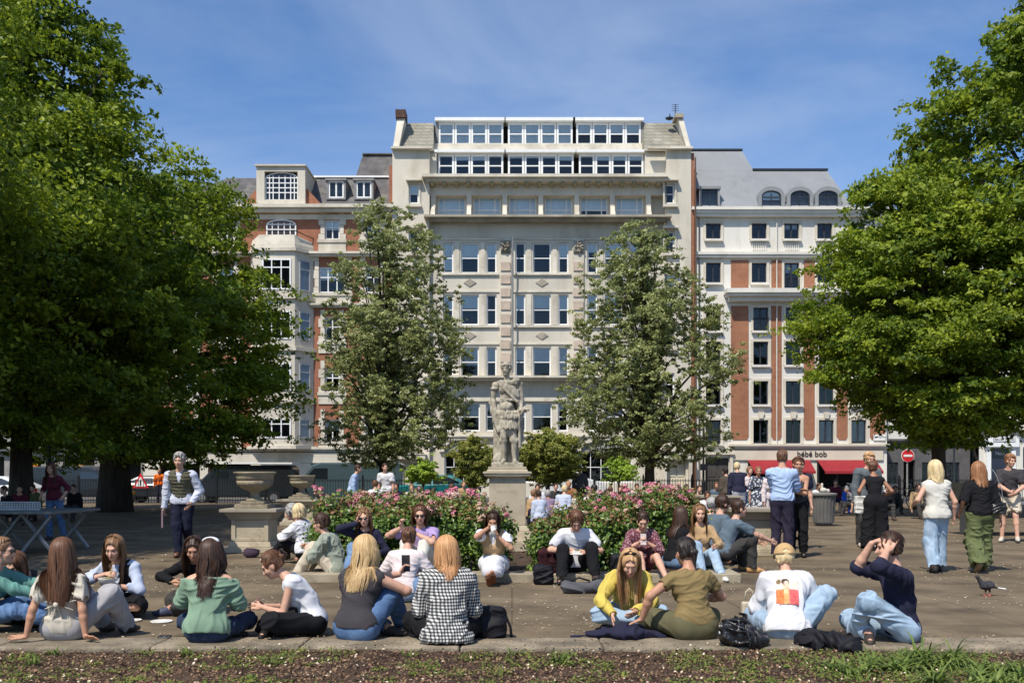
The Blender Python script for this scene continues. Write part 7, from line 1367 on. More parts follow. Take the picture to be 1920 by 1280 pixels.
# ------------------------------------------------------------------ urns and pedestals
m_urn = M('shaded_urn_stone', (.3, .255, .18), var=.2, vs=3, bump=.5, bs=40, stain=(.14, .12, .08), ss=2.5)  # plinth stone darkened, with the shade on the urns put into the colour
def pedestal(px, Y, lab, top, hw, urn=None, group='stone pedestals', mat=None):
    X = (px - 960) / FOC * Y; mat = mat or m_pl; t_ = thing('stone_pedestal', lab, 'pedestal', (X, Y, 0), group=group); g = MB(); sq(g, [(hw * 1.22, 0, .1), (hw * 1.1, .103, .2, hw)], X, Y); g.build('base', mat, t_, bevel=.01)
    g = MB(); sq(g, [(hw * .93, .203, top - .2)], X, Y)
    for sx in (-1, 1):
        g.box(X + sx * hw * .93, X + sx * hw * .72, Y - hw * 1.0, Y - hw * .93 - .002, .203, top - .2)
    g.box(X - hw * .718, X + hw * .718, Y - hw, Y - hw * .93 - .002, .203, .26); g.build('shaft', mat, t_, bevel=.006)
    g = MB(); sq(g, [(hw * 1.0, top - .197, top - .06, hw * 1.25), (hw * 1.42, top - .057, top)], X, Y); g.build('cap', m_dkstone if hw > .3 else mat, t_, bevel=.006)
    if urn:
        u = thing('stone_urn', urn, 'urn', (X, Y, top), group='stone urns'); g = MB(); sq(g, [(.3, 0, .09), (.22, .093, .15)], 0, 0); g.build('foot', m_urn, u, world=False, bevel=.01)
        g = MB(); g.lathe([(.17, .153), (.15, .19), (.09, .24), (.075, .32), (.09, .35), (.13, .37), (.22, .42), (.30, .5), (.335, .58)], k=64, flute=.07, fr=(.4, .57)); g.build('bowl', m_urn, u, world=False, smooth=True)
        u.scale = (1, 1, .87); g = MB(); g.lathe([(.335, .583), (.34, .66), (.35, .71), (.385, .74), (.385, .765), (.35, .77), (.33, .72), (.05, .7)], k=48); g.build('rim', m_urn, u, world=False, smooth=True)
pedestal(478, 18.3, 'stone pedestal carrying the nearer urn left of the rose bed', .79, .36, 'broad fluted stone urn on the near pedestal left of the rose bed')
pedestal(566, 28, 'shaded pedestal carrying the further urn left of the rose bed', .72, .42, 'smaller looking urn on the further shaded pedestal')
pedestal(1412, 17.6, 'low stone pedestal behind the crouching man and the man in pale blue', .82, .37)
pedestal(1345, 27, 'low stone pedestal beside the man in the navy jumper', .85, .4)
# ------------------------------------------------------------------ outdoor table-tennis table at the left
t_ = thing('table_tennis_table', 'outdoor grey table tennis table with perforated steel net in the shade at left', 'table tennis table', (-9.3, 18.2, 0)); m_tb = M('table_grey', (.14, .15, .15), rough=.5, var=.1); m_st = M('galvanised_steel', (.3, .31, .32), rough=.4, met=.5)
g = MB(); g.box(-9.9, -7.85, 17.2, 19.1, .72, .77); g.v = [(x, y + (x + 8.9) * -.1, z) for x, y, z in g.v]; g.build('tabletop', m_tb, t_, bevel=.01)
for xx in (-9.5, -8.3):
    g = MB(); g.tube([(xx - .25, 17.35, .03), (xx + .28, 17.35, .7)], .035, 6); g.tube([(xx + .28, 17.4, .03), (xx - .25, 17.4, .7)], .035, 6); g.build('leg', m_st, t_)
    g = MB(); g.tube([(xx - .25, 18.8, .03), (xx + .28, 18.8, .7)], .035, 6); g.tube([(xx + .28, 18.85, .03), (xx - .25, 18.85, .7)], .035, 6); g.build('leg', m_st, t_)
g = MB(); z0_, z1_ = .78, .93; y_ = 17.55; x0_, x1_ = -9.85, -8.32
g.box(x0_, x1_, y_, y_ + .012, z1_ - .025, z1_); g.box(x0_, x1_, y_, y_ + .012, z0_, z0_ + .03); nx_ = 34
for i in range(nx_ + 1):
    xx = x0_ + (x1_ - x0_) * i / nx_; g.box(xx - .009, xx + .009, y_ + .001, y_ + .011, z0_ + .03, z1_ - .025)
for j in range(1, 4): zz = z0_ + .03 + (z1_ - z0_ - .055) * j / 4; g.box(x0_, x1_, y_ + .002, y_ + .010, zz - .006, zz + .006)
g.build('net', M('net_steel', (.45, .47, .48), rough=.5), t_)
# side table at the right edge
for (px, Y, lab) in ((1872, 22.5, 'grey table tennis table behind the woman in black at right'),):
    X = (px + 60 - 960) / FOC * Y; t_ = thing('table_tennis_table', lab, 'table tennis table', (X, Y, 0)); g = MB(); g.box(X - 1.4, X + 1.3, Y, Y + 1.5, .72, .77); g.build('tabletop', m_tb, t_, bevel=.01)
    for dx in (-1, 1): g = MB(); g.box(X + dx - .06, X + dx + .06, Y + .3, Y + 1.2, 0, .718); g.build('leg', m_st, t_)
# ------------------------------------------------------------------ railings round the garden (Y = 49)
m_iron = M('black_iron', (.012, .012, .014), rough=.5, var=.1)
for i, (a, b, lab) in enumerate([(-31, -17, 'black iron railings in the shade at far left'), (-17, -5, 'black iron railings behind the urns and the parked vans'), (4, 12.5, 'black iron railings behind the right rose bushes'), (19, 32, 'black iron railings behind the bicycles at right')]):
    t_ = thing('iron_railing', lab, 'railing', (a, 49, 0)); g = MB(); n = int((b - a) / .13)
    for k in range(n): xx = a + .13 * k; g.box(xx - .011, xx + .011, 48.99, 49.01, .02, 1.22)
    g.build('bars', m_iron, t_); g = MB(); g.box(a, b, 48.97, 49.03, 1.1, 1.14); g.box(a, b, 48.97, 49.03, .14, .18); g.build('rails', m_iron, t_)
    for k in range(int((b - a) / 2.4) + 1): xx = a + 2.4 * k + .06; g = MB(); g.box(xx - .04, xx + .04, 48.94, 49.06, 0, 1.34); g.lathe([(.02, 0), (.045, .04), (.02, .08), (.005, .12)], (xx, 49, 1.34), k=8); g.build('post', m_iron, t_)
# ------------------------------------------------------------------ vehicles
m_tyre = M('tyre_rubber', (.015, .015, .015)); m_rim = M('wheel_alloy', (.35, .35, .36), rough=.35, met=.7); m_cg = M('car_glass', (.012, .016, .02), rough=.06, spec=.9, var=0)
def paint(n, c): return M('paint_' + n, c, rough=.25, var=.04, vs=.6, spec=.6)
def vehicle(px, Y, lab, kind, mat, cat, L_=4.9, face=1, hgt=None, group=None, extra=None):
    X = (px - 960) / FOC * Y; t_ = thing({'car': 'parked_car', 'van': 'parked_van'}[kind], lab, cat, (X, Y, -.1), 0, group); l = L_ / 2; H = hgt or (1.48 if kind == 'car' else 2.3); w_ = .9; s = face
    if kind == 'car': out = [(-l, .35), (-l, .75), (-l + .15, .92), (-l + 1.2, 1.0), (-l + 1.9, H - .06), (-l + 2.3, H), (l - 1.3, H), (l - .5, 1.05), (l - .08, .95), (l, .6), (l, .35)]
    else: out = [(-l, .35), (-l, .95), (-l + .2, 1.15), (-l + .95, 1.3), (-l + 1.5, H - .12), (-l + 1.9, H), (l - .15, H), (l, H - .15), (l, .35)]
    V = []; F = []; k = len(out)
    for side in (-1, 1):
        for x, z in out: yy = w_ * (1 if z < 1.05 else 1 - .16 * (z - 1.0) / max(H - 1.0, .1) * (1.6 if kind == 'car' else .6)); V.append((x * s, yy * side, z))
    F.append(list(range(k))); F.append(list(range(2 * k - 1, k - 1, -1))); F += [[(i + 1) % k, i, k + i, k + (i + 1) % k] for i in range(k)]
    me = bpy.data.meshes.new('body'); me.from_pydata(V, [], F); o = obj('body', me, mat, t_); b = o.modifiers.new('bevel', 'BEVEL'); b.width = .07; b.segments = 3; b.limit_method = 'ANGLE'; b.angle_limit = R(25)
    def win(pts, nm='window'):
        g = MB(); n = len(pts); 
        for side in (-1, 1):
            vv = [(x * s, side * (w_ * (1 - .16 * (z - 1.0) / max(H - 1.0, .1) * (1.6 if kind == 'car' else .6)) + .012), z) for x, z in pts]; g.v += vv; m0 = len(g.v) - n; g.f.append(tuple(range(m0, m0 + n)))
        g.build(nm, m_cg, t_, world=False)
    if kind == 'car': win([(-l + 1.45, 1.02), (-l + 2.0, H - .1), (-.02, H - .1), (-.02, 1.02)]); win([(.06, 1.02), (.06, H - .1), (l - 1.45, H - .1), (l - .75, 1.08)])
    else: win([(-l + 1.1, 1.3), (-l + 1.6, H - .3), (-l + 2.3, H - .3), (-l + 2.3, 1.3)])
    g = MB(); x0, z0, x1, z1 = ((-l + 1.22), 1.04, (-l + 1.86), H - .08) if kind == 'car' else ((-l + .98), 1.34, (-l + 1.45), H - .18); g.quad(((x0 - .02) * s, -.74, z0), ((x0 - .02) * s, .74, z0), ((x1 - .02) * s, .66, z1), ((x1 - .02) * s, -.66, z1)); g.build('windscreen', m_cg, t_, world=False)
    for x in (-l + .95, l - .95):
        for sd in (-1, 1):
            me = bpy.data.meshes.new('wheel'); g = MB(); g.lathe([(.2, -.1), (.31, -.1), (.33, -.06), (.33, .06), (.31, .1), (.2, .1)], k=20); me.from_pydata(g.v, [], g.f); o = obj('wheel', me, m_tyre, t_, (x * s, sd * (w_ - .06), .33), (pi / 2, 0, 0))
            g = MB(); g.lathe([(.03, -.11), (.2, -.105), (.2, .105), (.03, .11)], k=12); me = bpy.data.meshes.new('rim'); me.from_pydata(g.v, [], g.f); obj('rim', me, m_rim, o)
    for sd in (-1, 1):
        g = MB(); xx = (-l - .005) * s; g.box(xx - .02, xx + .02, sd * .62 - .14, sd * .62 + .14, .68, .82); g.build('headlight', m_fwhite, t_, world=False); xx = (l + .005) * s; g = MB(); g.box(xx - .02, xx + .02, sd * .68 - .1, sd * .68 + .1, .75, .92); g.build('tail_light', M('tail_red', (.35, .01, .01), rough=.3), t_, world=False)
    if extra: extra(t_, s, l, H)
    return t_
gV = 'vehicles parked behind the railings'
def canopy_edge(t_, s, l, H): g = MB(); g.box(-l, l, -1.0, 1.0, H + .06, H + .14); g.build('roof_panel', m_fwhite, t_, world=False)
vehicle(455, 52, 'black van with a pale roof panel in deep shade behind the near urn', 'van', paint('black', (.012, .014, .016)), 'van', 5.6, 1, 2.0, gV, canopy_edge)
vehicle(648, 53, 'long dark blue-green van parked left of the slim tree', 'van', paint('bluegreen', (.05, .08, .09)), 'van', 6.2, 1, 2.15, gV)
vehicle(812, 53, 'teal car parked between the left mop-head tree and the plinth', 'car', paint('teal', (.01, .16, .17)), 'car', 4.6, 1, 1.5, gV)
vehicle(-15, 44, 'white car in the shade at the left edge', 'car', paint('white', (.55, .56, .58)), 'car', 4.5, 1, 1.45, gV)
vehicle(150, 52.5, 'added black van darkening the street behind the woman in maroon', 'van', paint('black', (.012, .014, .016)), 'van', 5.4, -1, 1.95, gV)  # van added to darken the bright street where tree shade belongs
vehicle(300, 53, 'dark car behind the yellow cargo and the big trunk', 'car', paint('dark', (.02, .025, .03)), 'car', 4.5, -1, 1.45, gV)
vehicle(1075, 53.5, 'white van behind the person in the black jacket', 'van', paint('white2', (.62, .63, .64)), 'van', 3.4, -1, 1.9, gV)
# road works: yellow load, warning sign, worker
X = (233 - 960) / FOC * 50; t_ = thing('skip_bag', 'bright yellow and orange heap of road-work sacks beside the big trunk', 'sacks', (X, 50, -.1)); v = Vol(.035)
for i in range(7): v.ell((rnd.uniform(-.5, .5), rnd.uniform(-.2, .2), .5 + i * .09), (.3, .2, .14), k=.04)
v.obj('sacks', M('yellow_plastic', (.75, .42, .02), rough=.5), t_)
X = (263 - 960) / FOC * 49.5; t_ = thing('warning_sign', 'red and white triangular road works sign leaning on the railings at left', 'road sign', (X, 49.6, 0)); g = MB(); g.prism([(X - .42, .75), (X + .42, .75), (X, 1.5)], 49.55, 49.57); g.build('red_border', M('sign_red', (.6, .02, .03)), t_); g = MB(); g.prism([(X - .27, .83), (X + .27, .83), (X, 1.32)], 49.53, 49.547); g.build('face', m_fwhite, t_); g = MB(); g.box(X - .03, X + .03, 49.515, 49.528, .95, 1.15); g.box(X - .03, X + .03, 49.515, 49.528, .88, .93); g.build('symbol', m_iron, t_); g = MB(); g.tube([(X - .3, 49.8, .0), (X - .3, 49.6, .75)], .02, 5); g.tube([(X + .3, 49.8, .0), (X + .3, 49.6, .75)], .02, 5); g.build('stand', m_iron, t_)
far(300, 50, 180, 'road worker in an orange vest and white helmet at left', H=1.75, sex='m', top=(cloth('hivis', (.8, .16, .02)), 'long', dict(loose=.03)), bottom=(c_navy, 'trousers'), hair=('fairblonde', 'short'))
# ------------------------------------------------------------------ bin, lamp posts, signs, bicycles
def post_at(px, Y): return (px - 960) / FOC * Y
X, Y = post_at(1544, 27.5), 27.5; t_ = thing('litter_bin', 'ribbed grey litter bin with litter on top, right of the couple', 'litter bin', (X, Y, 0)); g = MB()
g.lathe([(.23, 0), (.27, .06), (.3, .75), (.33, .8)], (X, Y, .04), k=24)
for i in range(20): a = 2 * pi * i / 20; g.tube([(X + .265 * cos(a), Y + .265 * sin(a), .08), (X + .31 * cos(a), Y + .31 * sin(a), .8)], .018, 4)
g.build('drum', M('bin_grey', (.13, .125, .115)), t_); g = MB(); g.lathe([(.36, .84), (.37, .88), (.33, .9), (.1, .92)], (X, Y, 0), k=24); g.build('lid', M('bin_lid', (.2, .19, .17)), t_)
v = Vol(.02); v.ell((0, 0, .98), (.1, .08, .07)).ell((.12, .03, .96), (.07, .07, .06)).cone((-.05, 0, .95), (-.04, 0, 1.15), .035); o = v.obj('takeaway_litter', M('crumpled_paper', (.55, .5, .42)), None); o.location = (X, Y, 0); tag(o, 'crumpled takeaway packaging piled on the litter bin', 'litter')
def lamp(px, Y, lab, h=9.0): 
    X = post_at(px, Y); t_ = thing('street_lamp', lab, 'street lamp', (X, Y, 0), group='dark lamp columns'); g = MB(); g.tube([(X, Y, 0), (X, Y, 1), (X, Y, 1.05), (X, Y, h)], [.11, .11, .07, .05], 8); g.build('column', m_iron, t_); g = MB(); g.lathe([(.05, 0), (.2, .1), (.25, .4), (.1, .55), (.02, .6)], (X, Y, h), k=10); g.build('lantern', m_iron, t_); return t_
lamp(92, 34, 'dark lamp column in front of the far-left shopfronts'); 
t_ = lamp(1319, 58, 'dark post with a small black box between the two right buildings', 5.0); g = MB(); g.box(fx(1312) * .92, fx(1324) * .92, 57.7, 57.9, fz(882), fz(871)); g.build('sign_box', m_iron, t_)
lamp(1822, 40, 'dark slim column near the right edge, behind the ginger-haired walker', 7)
X, Y = post_at(1701, 46), 46.0; t_ = thing('no_entry_sign', 'round red and white no-entry sign on a grey post at right', 'road sign', (X, Y, 0)); g = MB(); g.tube([(X, Y, 0), (X, Y, 2.7)], .04, 8); g.build('post', M('post_grey', (.25, .25, .25)), t_)
def disc(r, y, z, X_, n=24): g = MB(); g.prism([(X_ + r * cos(2 * pi * i / n), z + r * sin(2 * pi * i / n)) for i in range(n)], y, y + .012); return g
zc = CH + (HOR - 854) / FOC * 46; disc(.3, Y - .07, zc, X).build('face', m_fwhite, t_); disc(.275, Y - .085, zc, X).build('red_disc', M('sign_red', (.6, .02, .03)), t_); g = MB(); g.box(X - .2, X + .2, Y - .1, Y - .087, zc - .05, zc + .05); g.build('white_bar', m_fwhite, t_)
X = post_at(1789, 40); t_ = thing('slim_pole', 'thin pale pole right of the no-entry sign', 'pole', (X, 40, 0)); g = MB(); g.tube([(X, 40, 0), (X, 40, CH + 45 / FOC * 40)], .035, 8); g.build('pole', m_st, t_); g = MB(); g.lathe([(.035, 0), (.06, .02), (.02, .08)], (X, 40, CH + 45 / FOC * 40), k=8); g.build('cap', m_st, t_)
def bicycle(px, Y, lab, rz):
    X = post_at(px, Y); t_ = thing('bicycle', lab, 'bicycle', (X, Y, 0), R(rz), 'bicycles parked at the right railings')
    for x in (-.52, .52):
        g = MB(); n = 22
        pts = [(x + .33 * cos(2 * pi * i / n), 0, .34 + .33 * sin(2 * pi * i / n)) for i in range(n + 1)]; g.tube(pts, .02, 5, cap=False); w_ = g.build('wheel', m_tyre, t_, world=False); g = MB(); g.tube([(x, -.03, .34), (x, .03, .34)], .03, 6)
        for i in range(9): a = 2 * pi * i / 9; g.tube([(x, 0, .34), (x + .32 * cos(a), 0, .34 + .32 * sin(a))], .003, 3)
        g.build('spokes', m_st, w_, world=False)
    g = MB(); P_ = dict(bb=(-.08, 0, .3), st=(-.2, 0, .82), hd=(.36, 0, .85), fh=(.4, 0, .7), rw=(-.52, 0, .34), fw=(.52, 0, .34))
    for a, b in (('bb', 'st'), ('st', 'hd'), ('bb', 'fh'), ('rw', 'bb'), ('rw', 'st'), ('fh', 'fw'), ('hd', 'fh')): g.tube([P_[a], P_[b]], .018, 6)
    g.build('frame', m_iron, t_, world=False); g = MB(); g.tube([(.36, 0, .85), (.35, 0, 1.0)], .014, 5); g.tube([(.3, -.26, 1.02), (.36, -.1, 1.0), (.36, .1, 1.0), (.3, .26, 1.02)], .014, 5); g.build('handlebar', m_st, t_, world=False); Vol(.015).ell((-.22, 0, .9), (.13, .06, .03)).cone((-.2, 0, .8), (-.21, 0, .9), .014).obj('saddle', m_iron, t_)
for px, rz, lab in ((1660, 20, 'leftmost bicycle parked by the dark frontage'), (1690, -15, 'bicycle parked below the no-entry sign'), (1722, 10, 'bicycle parked behind the blonde walker'), (1580, 5, 'bicycle leaning by the restaurant near the bin')): bicycle(px, 41 if px > 1600 else 45, lab, rz)
for px, lab in ((1800, 'wooden box planter with wire side behind the two walking women'),):
    X, Y = post_at(px, 33), 33; t_ = thing('crate_planter', lab, 'planter', (X, Y, 0)); g = MB(); g.box(X - .5, X + .5, Y, Y + .6, .55, 1.15); g.build('box', M('planter_wood', (.22, .17, .1)), t_, bevel=.01); g = MB(); [g.box(X - .45 + .1 * i, X - .43 + .1 * i, Y + .05, Y + .07, 0, .55) for i in range(10)]; [g.box(X - .45, X + .47, Y + .04, Y + .05, .1 * i, .1 * i + .015) for i in range(1, 6)]; g.build('wire_side', m_st, t_)
# ------------------------------------------------------------------ bags, jackets, food and small things
m_bk = cloth('black_nylon', (.014, .014, .018), rough=.55, bump=.2); m_lea = M('black_leather', (.012, .012, .014), rough=.3, spec=.6, bump=.6, bs=25)
def soft(name, lab, cat, loc, prims, mat, amp=.01, h=.008, seed=5, sc=1.0, group=None, kids=None, rz=0):
    t_ = thing(name, lab, cat, loc, R(rz), group); v = Vol(h)
    for p in prims:
        if p[0] == 'e': v.ell(p[1], p[2], k=.03)
        elif p[0] == 'c': v.cone(p[1], p[2], p[3], p[4], k=.03, **(p[5] if len(p) > 5 else {}))
        else: v.box(p[1], p[2], rr=p[3], k=.02)
    v.half((0, 0, .003), (0, 0, -1)); v.field(); v.displace(folds(seed, amp, sc)); v.obj('body', mat, t_)
    if kids: kids(t_)
    return t_
def strap(mat, *pts, r=.009): 
    def fn(t_): g = MB(); g.tube(pts, r, 6); g.build('strap', mat, t_, world=False, smooth=True)
    return fn
X, Y = gp(920, 1196); soft('backpack', 'black backpack standing right of the gingham shirt', 'backpack', (X, Y, 0), [('b', (0, 0, .13), (.13, .09, .13), .06), ('e', (0, -.02, .24), (.11, .08, .05)), ('e', (0, -.08, .1), (.1, .04, .09))], m_bk, kids=strap(m_bk, (-.02, -.02, .28), (.06, -.03, .27), (.13, -.03, .2), (.17, -.04, .1), (.18, -.04, .01), r=.012))
X, Y = gp(1392, 1212); soft('handbag', 'slouchy shiny black bag between the olive t-shirt and the white printed top', 'handbag', (X, Y, 0), [('e', (-.04, 0, .1), (.15, .11, .11)), ('c', (-.1, 0, .14), (.0, 0, .22), .07, .04), ('e', (.1, -.03, .06), (.12, .09, .07))], m_lea, amp=.018, seed=3, sc=1.3, kids=strap(m_lea, (-.12, -.05, .2), (-.02, -.11, .17), (.06, -.1, .1), (.14, -.08, .05)))
X, Y = gp(1405, 1176); soft('tote_bag', 'small beige tote bag with handles behind the shiny black bag', 'tote bag', (X, Y, 0), [('b', (0, 0, .12), (.07, .04, .12), .02)], c_beige, amp=.004, kids=strap(c_beige, (-.045, 0, .23), (-.03, 0, .33), (0, 0, .36), (.03, 0, .33), (.045, 0, .23), r=.008))
X, Y = gp(1172, 1198); soft('jacket', 'dark navy jacket lying on the kerb in front of the yellow top', 'jacket', (X, Y, 0), [('e', (0, -.02, .06), (.16, .14, .07)), ('c', (-.12, .05, .04), (-.44, .03, .015), .06, .015), ('c', (.12, 0, .04), (.34, .04, .02), .06, .02), ('e', (.05, .08, .07), (.1, .1, .05))], c_navy, amp=.02, seed=8, sc=.9)
X, Y = gp(1548, 1213); soft('jacket', 'shiny black jacket draped over the kerb beside the printed white top', 'jacket', (X, Y, 0), [('e', (-.06, .02, .05), (.16, .12, .06)), ('c', (-.1, .05, .05), (.16, -.1, .05), .07, .06), ('e', (.13, -.13, .03), (.1, .09, .06))], m_bk, amp=.022, seed=12, sc=1.0)
X, Y = gp(1098, 1112); soft('holdall', 'grey holdall lying on the paving at the boy’s feet', 'bag', (X, Y, 0), [('c', (-.22, 0, .07), (.16, .02, .07), .075, .07), ('e', (.14, .03, .1), (.1, .07, .06))], cloth('grey_nylon', (.1, .1, .11)), amp=.012, seed=2, h=.009, kids=strap(m_bk, (-.2, -.02, .14), (-.08, -.03, .19), (.05, -.02, .15), r=.012))
X, Y = gp(1026, 1086); soft('rucksack', 'dark maroon rucksack on the stone kerb left of the boy', 'rucksack', (X, 13.15, .1), [('b', (0, 0, .14), (.12, .1, .15), .06), ('e', (-.03, -.05, .28), (.1, .07, .06))], cloth('dark_wine', (.04, .012, .015)), amp=.012, h=.01, seed=4)
X, Y = gp(1018, 1092); soft('bag', 'black bag on the paving below the wine rucksack', 'bag', (X, 12.75, 0), [('b', (0, 0, .12), (.12, .09, .12), .05)], m_bk, amp=.012, h=.01, seed=14)
soft('bag', 'black bag on the kerb left of the dotted blouse', 'bag', (post_at(1160, 13.1), 13.1, .1), [('b', (0, 0, .12), (.1, .09, .14), .05)], m_bk, amp=.012, h=.01, seed=15)
X, Y = gp(462, 1045); soft('bag', 'patterned bag beside the near urn pedestal', 'bag', (X + .08, Y, 0), [('e', (0, 0, .08), (.14, .1, .09))], cloth('dark_pattern', (.06, .04, .06)), amp=.015, h=.01, seed=16); X, Y = gp(478, 1056)
def tub(px, py, lab, z=0):
    X, Y = gp(px, py); t_ = thing('bowl_lid', lab, 'lid', (X, Y, z), group='white paper bowl lids'); g = MB(); g.lathe([(.085, 0), (.1, .006), (.103, .014), (.098, .016), (.092, .009), (.01, .008)], k=28); g.build('lid', m_card, t_, world=False, smooth=True)
m_card = M('white_card', (.68, .66, .6), rough=.6, var=.04)
tub(245, 1164, 'round white lid on the paving left of the second lid'); tub(303, 1166, 'round white lid on the paving nearest the green top')
def bowl_at(i, off, lab, rr=.075):
    c = i['world'](i['WR'][0] + A3(*off)); t_ = thing('takeaway_bowl', lab, 'bowl', tuple(c)); g = MB(); g.lathe([(rr * .65, 0), (rr * .98, .075), (rr, .08), (rr * .95, .078), (rr * .62, .012), (.005, .01)], k=24); g.build('bowl', m_card, t_, world=False, smooth=True); v = Vol(.008); [v.ell((rnd.uniform(-.04, .04), rnd.uniform(-.04, .04), .07), (.022, .02, .014), k=.004) for _ in range(9)]; v.obj('food', M('salad', (.2, .16, .05), var=.5, vs=60), t_)
    w = i['world'](i['WR'][1] + i['HDIR'][1] * .08); cs = thing('chopsticks', 'wooden chopsticks over the bowl ' + lab.split('bowl ')[1], 'chopsticks', tuple(w)); d = (Vector(c) + Vector((0, 0, .06)) - w)
    for o_ in (-.006, .006): g = MB(); g.tube([(o_ - d.x * .6, -d.y * .6, -d.z * .6 + .02), (d.x + o_, d.y, d.z)], .0035, 5); g.build('stick', M('bamboo', (.55, .4, .2)), cs, world=False)
bowl_at(PP['eater'], (.05, .06, .0), 'white takeaway bowl held by the woman in the pinafore', .085); bowl_at(PP['blackback'], (.12, .06, -.02), 'white takeaway bowl held by the woman in black', .075)
def phone(i, hand_, lab, col=(.02, .02, .025), tilt=(-50, 0, 0), off=(0, 0, 0)):
    p = (i['PALM'][0] + i['PALM'][1]) / 2 if hand_ == 2 else i['PALM'][hand_]; w = i['world'](p + A3(*off)); t_ = thing('phone', lab, 'phone', tuple(w), group='mobile phones in hand'); t_.rotation_euler = (R(tilt[0]), R(tilt[1]), R(i['yaw'] + tilt[2]))
    g = MB(); g.box(-.037, .037, -.004, .004, -.076, .076); g.build('case', M('phone_%d' % int(col[0] * 1000), col, rough=.3), t_, world=False, bevel=.003); g = MB(); g.box(-.033, .033, -.0062, -.0042, -.07, .07); g.build('screen', M('phone_screen', (.03, .035, .045), rough=.08, spec=.7), t_, world=False); return t_
phone(PP['phonegirl'], 2, 'pink-cased phone held by the bent woman in white', (.4, .18, .2), (35, 0, 0), (0, .02, .02)); phone(PP['dotted'], 2, 'pale phone held by the woman in the dotted blouse', (.5, .42, .4), (20, 0, 0), (0, .02, .01)); phone(PP['blonde'], 0, 'dark phone held up in front of the pale pink shirt', (.05, .06, .08), (10, 0, 20), (0, .02, .05)); 
X, Y = gp(309, 1197); t_ = thing('card_wallet', 'small black wallet lying on the kerb left of the green top', 'wallet', (X, Y, .014), R(10)); g = MB(); g.box(-.055, .055, -.035, .035, 0, .014); g.build('wallet', m_lea, t_, world=False, bevel=.004); g = MB(); g.box(-.045, .045, -.0365, -.0352, .005, .009); g.build('edge_strip', m_st, t_, world=False)
w = PP['drinker']['world'](PP['drinker']['PALM'][0] + A3(.02, 0, .03)); t_ = thing('paper_cup', 'white paper cup held by the drinking woman with puffed sleeves', 'cup', tuple(w)); g = MB(); g.lathe([(.028, -.06), (.04, .05)], k=18); g.build('cup', m_card, t_, world=False, smooth=True); g = MB(); g.lathe([(.042, .051), (.042, .06), (.02, .064)], k=18); g.build('lid', m_fwhite, t_, world=False)
w = PP['boy']['world']((PP['boy']['PALM'][0] + PP['boy']['PALM'][1]) / 2 + A3(0, .02, 0)); t_ = thing('sandwich_wrap', 'sandwich in white paper on the boy’s lap', 'sandwich', tuple(w)); v = Vol(.006); v.box((0, 0, -.02), (.085, .05, .006), rr=.004).box((0, 0, 0), (.05, .035, .022), rr=.012); v.field(); v.displace(folds(3, .003)); v.obj('wrap', m_card, t_); Vol(.006).box((.01, .0, .024), (.035, .03, .008), rr=.006).obj('filling', M('salad', (.2, .16, .05)), t_)
w = PP['vest']['world'](PP['vest']['WR'][1] + A3(.02, .02, -.2)); t_ = thing('paper_folder', 'pale pink folder held in the hand of the man in the quilted gilet', 'folder', tuple(w), R(20)); g = MB(); g.box(-.02, -.004, -.11, .11, -.15, .15); g.build('folder', M('folder_pink', (.35, .2, .24)), t_, world=False); g = MB(); g.box(-.003, .004, -.1, .1, -.14, .17); g.build('paper', m_card, t_, world=False)
w = PP['blackback2']['world']((.2, -.13, .98)); t_ = thing('shoulder_bag', 'small black crossbody bag on the hip of the woman in green trousers', 'shoulder bag', tuple(w)); v = Vol(.008); v.box((.0, 0, -.06), (.11, .045, .075), rr=.03); v.field(); v.displace(folds(31, .01, 1.6)); v.obj('body', m_lea, t_); g = MB(); g.tube([(.06, -.02, 0), (.03, -.04, .2), (-.03, -.0, .42), (-.04, .1, .5)], .006, 5); g.build('strap', m_st, t_, world=False)
w = PP['jumpsuit']['world']((-.26, .05, .85)); t_ = thing('canvas_bag', 'cream canvas bag hanging beside the black jumpsuit', 'bag', tuple(w)); v = Vol(.01); v.box((0, 0, 0), (.1, .05, .16), rr=.02); v.field(); v.displace(folds(33, .008)); v.obj('body', c_ivory, t_)
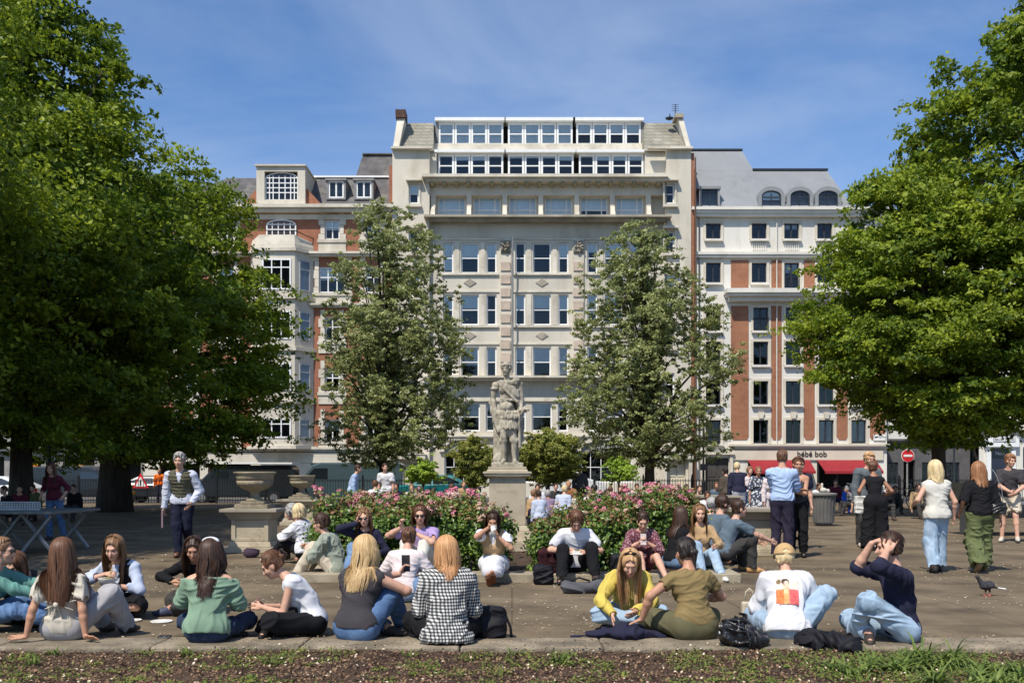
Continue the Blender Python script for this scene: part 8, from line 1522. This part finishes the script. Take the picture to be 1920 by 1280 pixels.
# food packets in front of the blonde
X, Y = gp(746, 1190); t_ = thing('sandwich_packet', 'open cardboard sandwich packet on the kerb right of the blue jeans', 'packet', (X, Y, .014), R(15)); g = MB(); g.prism([(-.08, 0), (.08, 0), (.05, .05), (-.07, .02)], -.04, .04); g.build('packet', M('brown_card', (.3, .2, .12)), t_, world=False)
# pigeon
X, Y = gp(1852, 1117); t_ = thing('pigeon', 'dark pigeon with a white tail walking on the paving at right', 'pigeon', (X, Y, 0)); v = Vol(.005); v.ell((-.01, 0, .125), (.085, .048, .05), rotm(0, 0, -14), k=.02); v.cone((-.07, 0, .15), (-.11, 0, .205), .032, .02, k=.02); v.ell((-.122, 0, .222), (.024, .018, .019), k=.012); v.cone((.05, 0, .11), (.14, 0, .09), .03, .014, k=.02, flat=(0, 0, 1), f=.5)
v.cone((-.02, .0, .09), (-.02, .012, .05), .018, .009, k=.01); v.cone((.015, 0, .09), (.02, -.012, .05), .018, .009, k=.01); v.obj('body', M('pigeon_dark', (.03, .03, .035), var=.4, vs=20), t_)
Vol(.005).cone((.11, 0, .098), (.185, 0, .085), .022, .03, k=.01, flat=(0, 0, 1), f=.3).obj('tail', m_fwhite, t_); Vol(.003).cone((-.143, 0, .22), (-.163, 0, .213), .006, .002).obj('beak', m_fdark, t_)
for nm, x, y in (('leg', -.02, .012), ('leg', .02, -.012)): v = Vol(.0035); v.cone((x, y, .055), (x, y, .008), .005); [v.cone((x, y, .007), (x + dx, y + dy, .005), .0045, .003) for dx, dy in ((-.035, 0), (-.025, .018), (-.025, -.018), (.018, 0))]; v.obj(nm, M('bird_leg', (.35, .1, .08)), t_)
for kx in (-.03, ): Vol(.005).ell((.0, -.047, .13), (.07, .008, .032), rotm(0, 0, -12)).obj('wing', M('pigeon_wing', (.05, .05, .058), var=.4, vs=25), t_); Vol(.005).ell((.0, .047, .13), (.07, .008, .032), rotm(0, 0, -12)).obj('wing', M('pigeon_wing', (.05, .05, .058)), t_)
Vol(.0025).ell((-.13, -.016, .226), (.004, .003, .004)).obj('eye', M('pigeon_eye', (.5, .12, .02), rough=.2), t_)
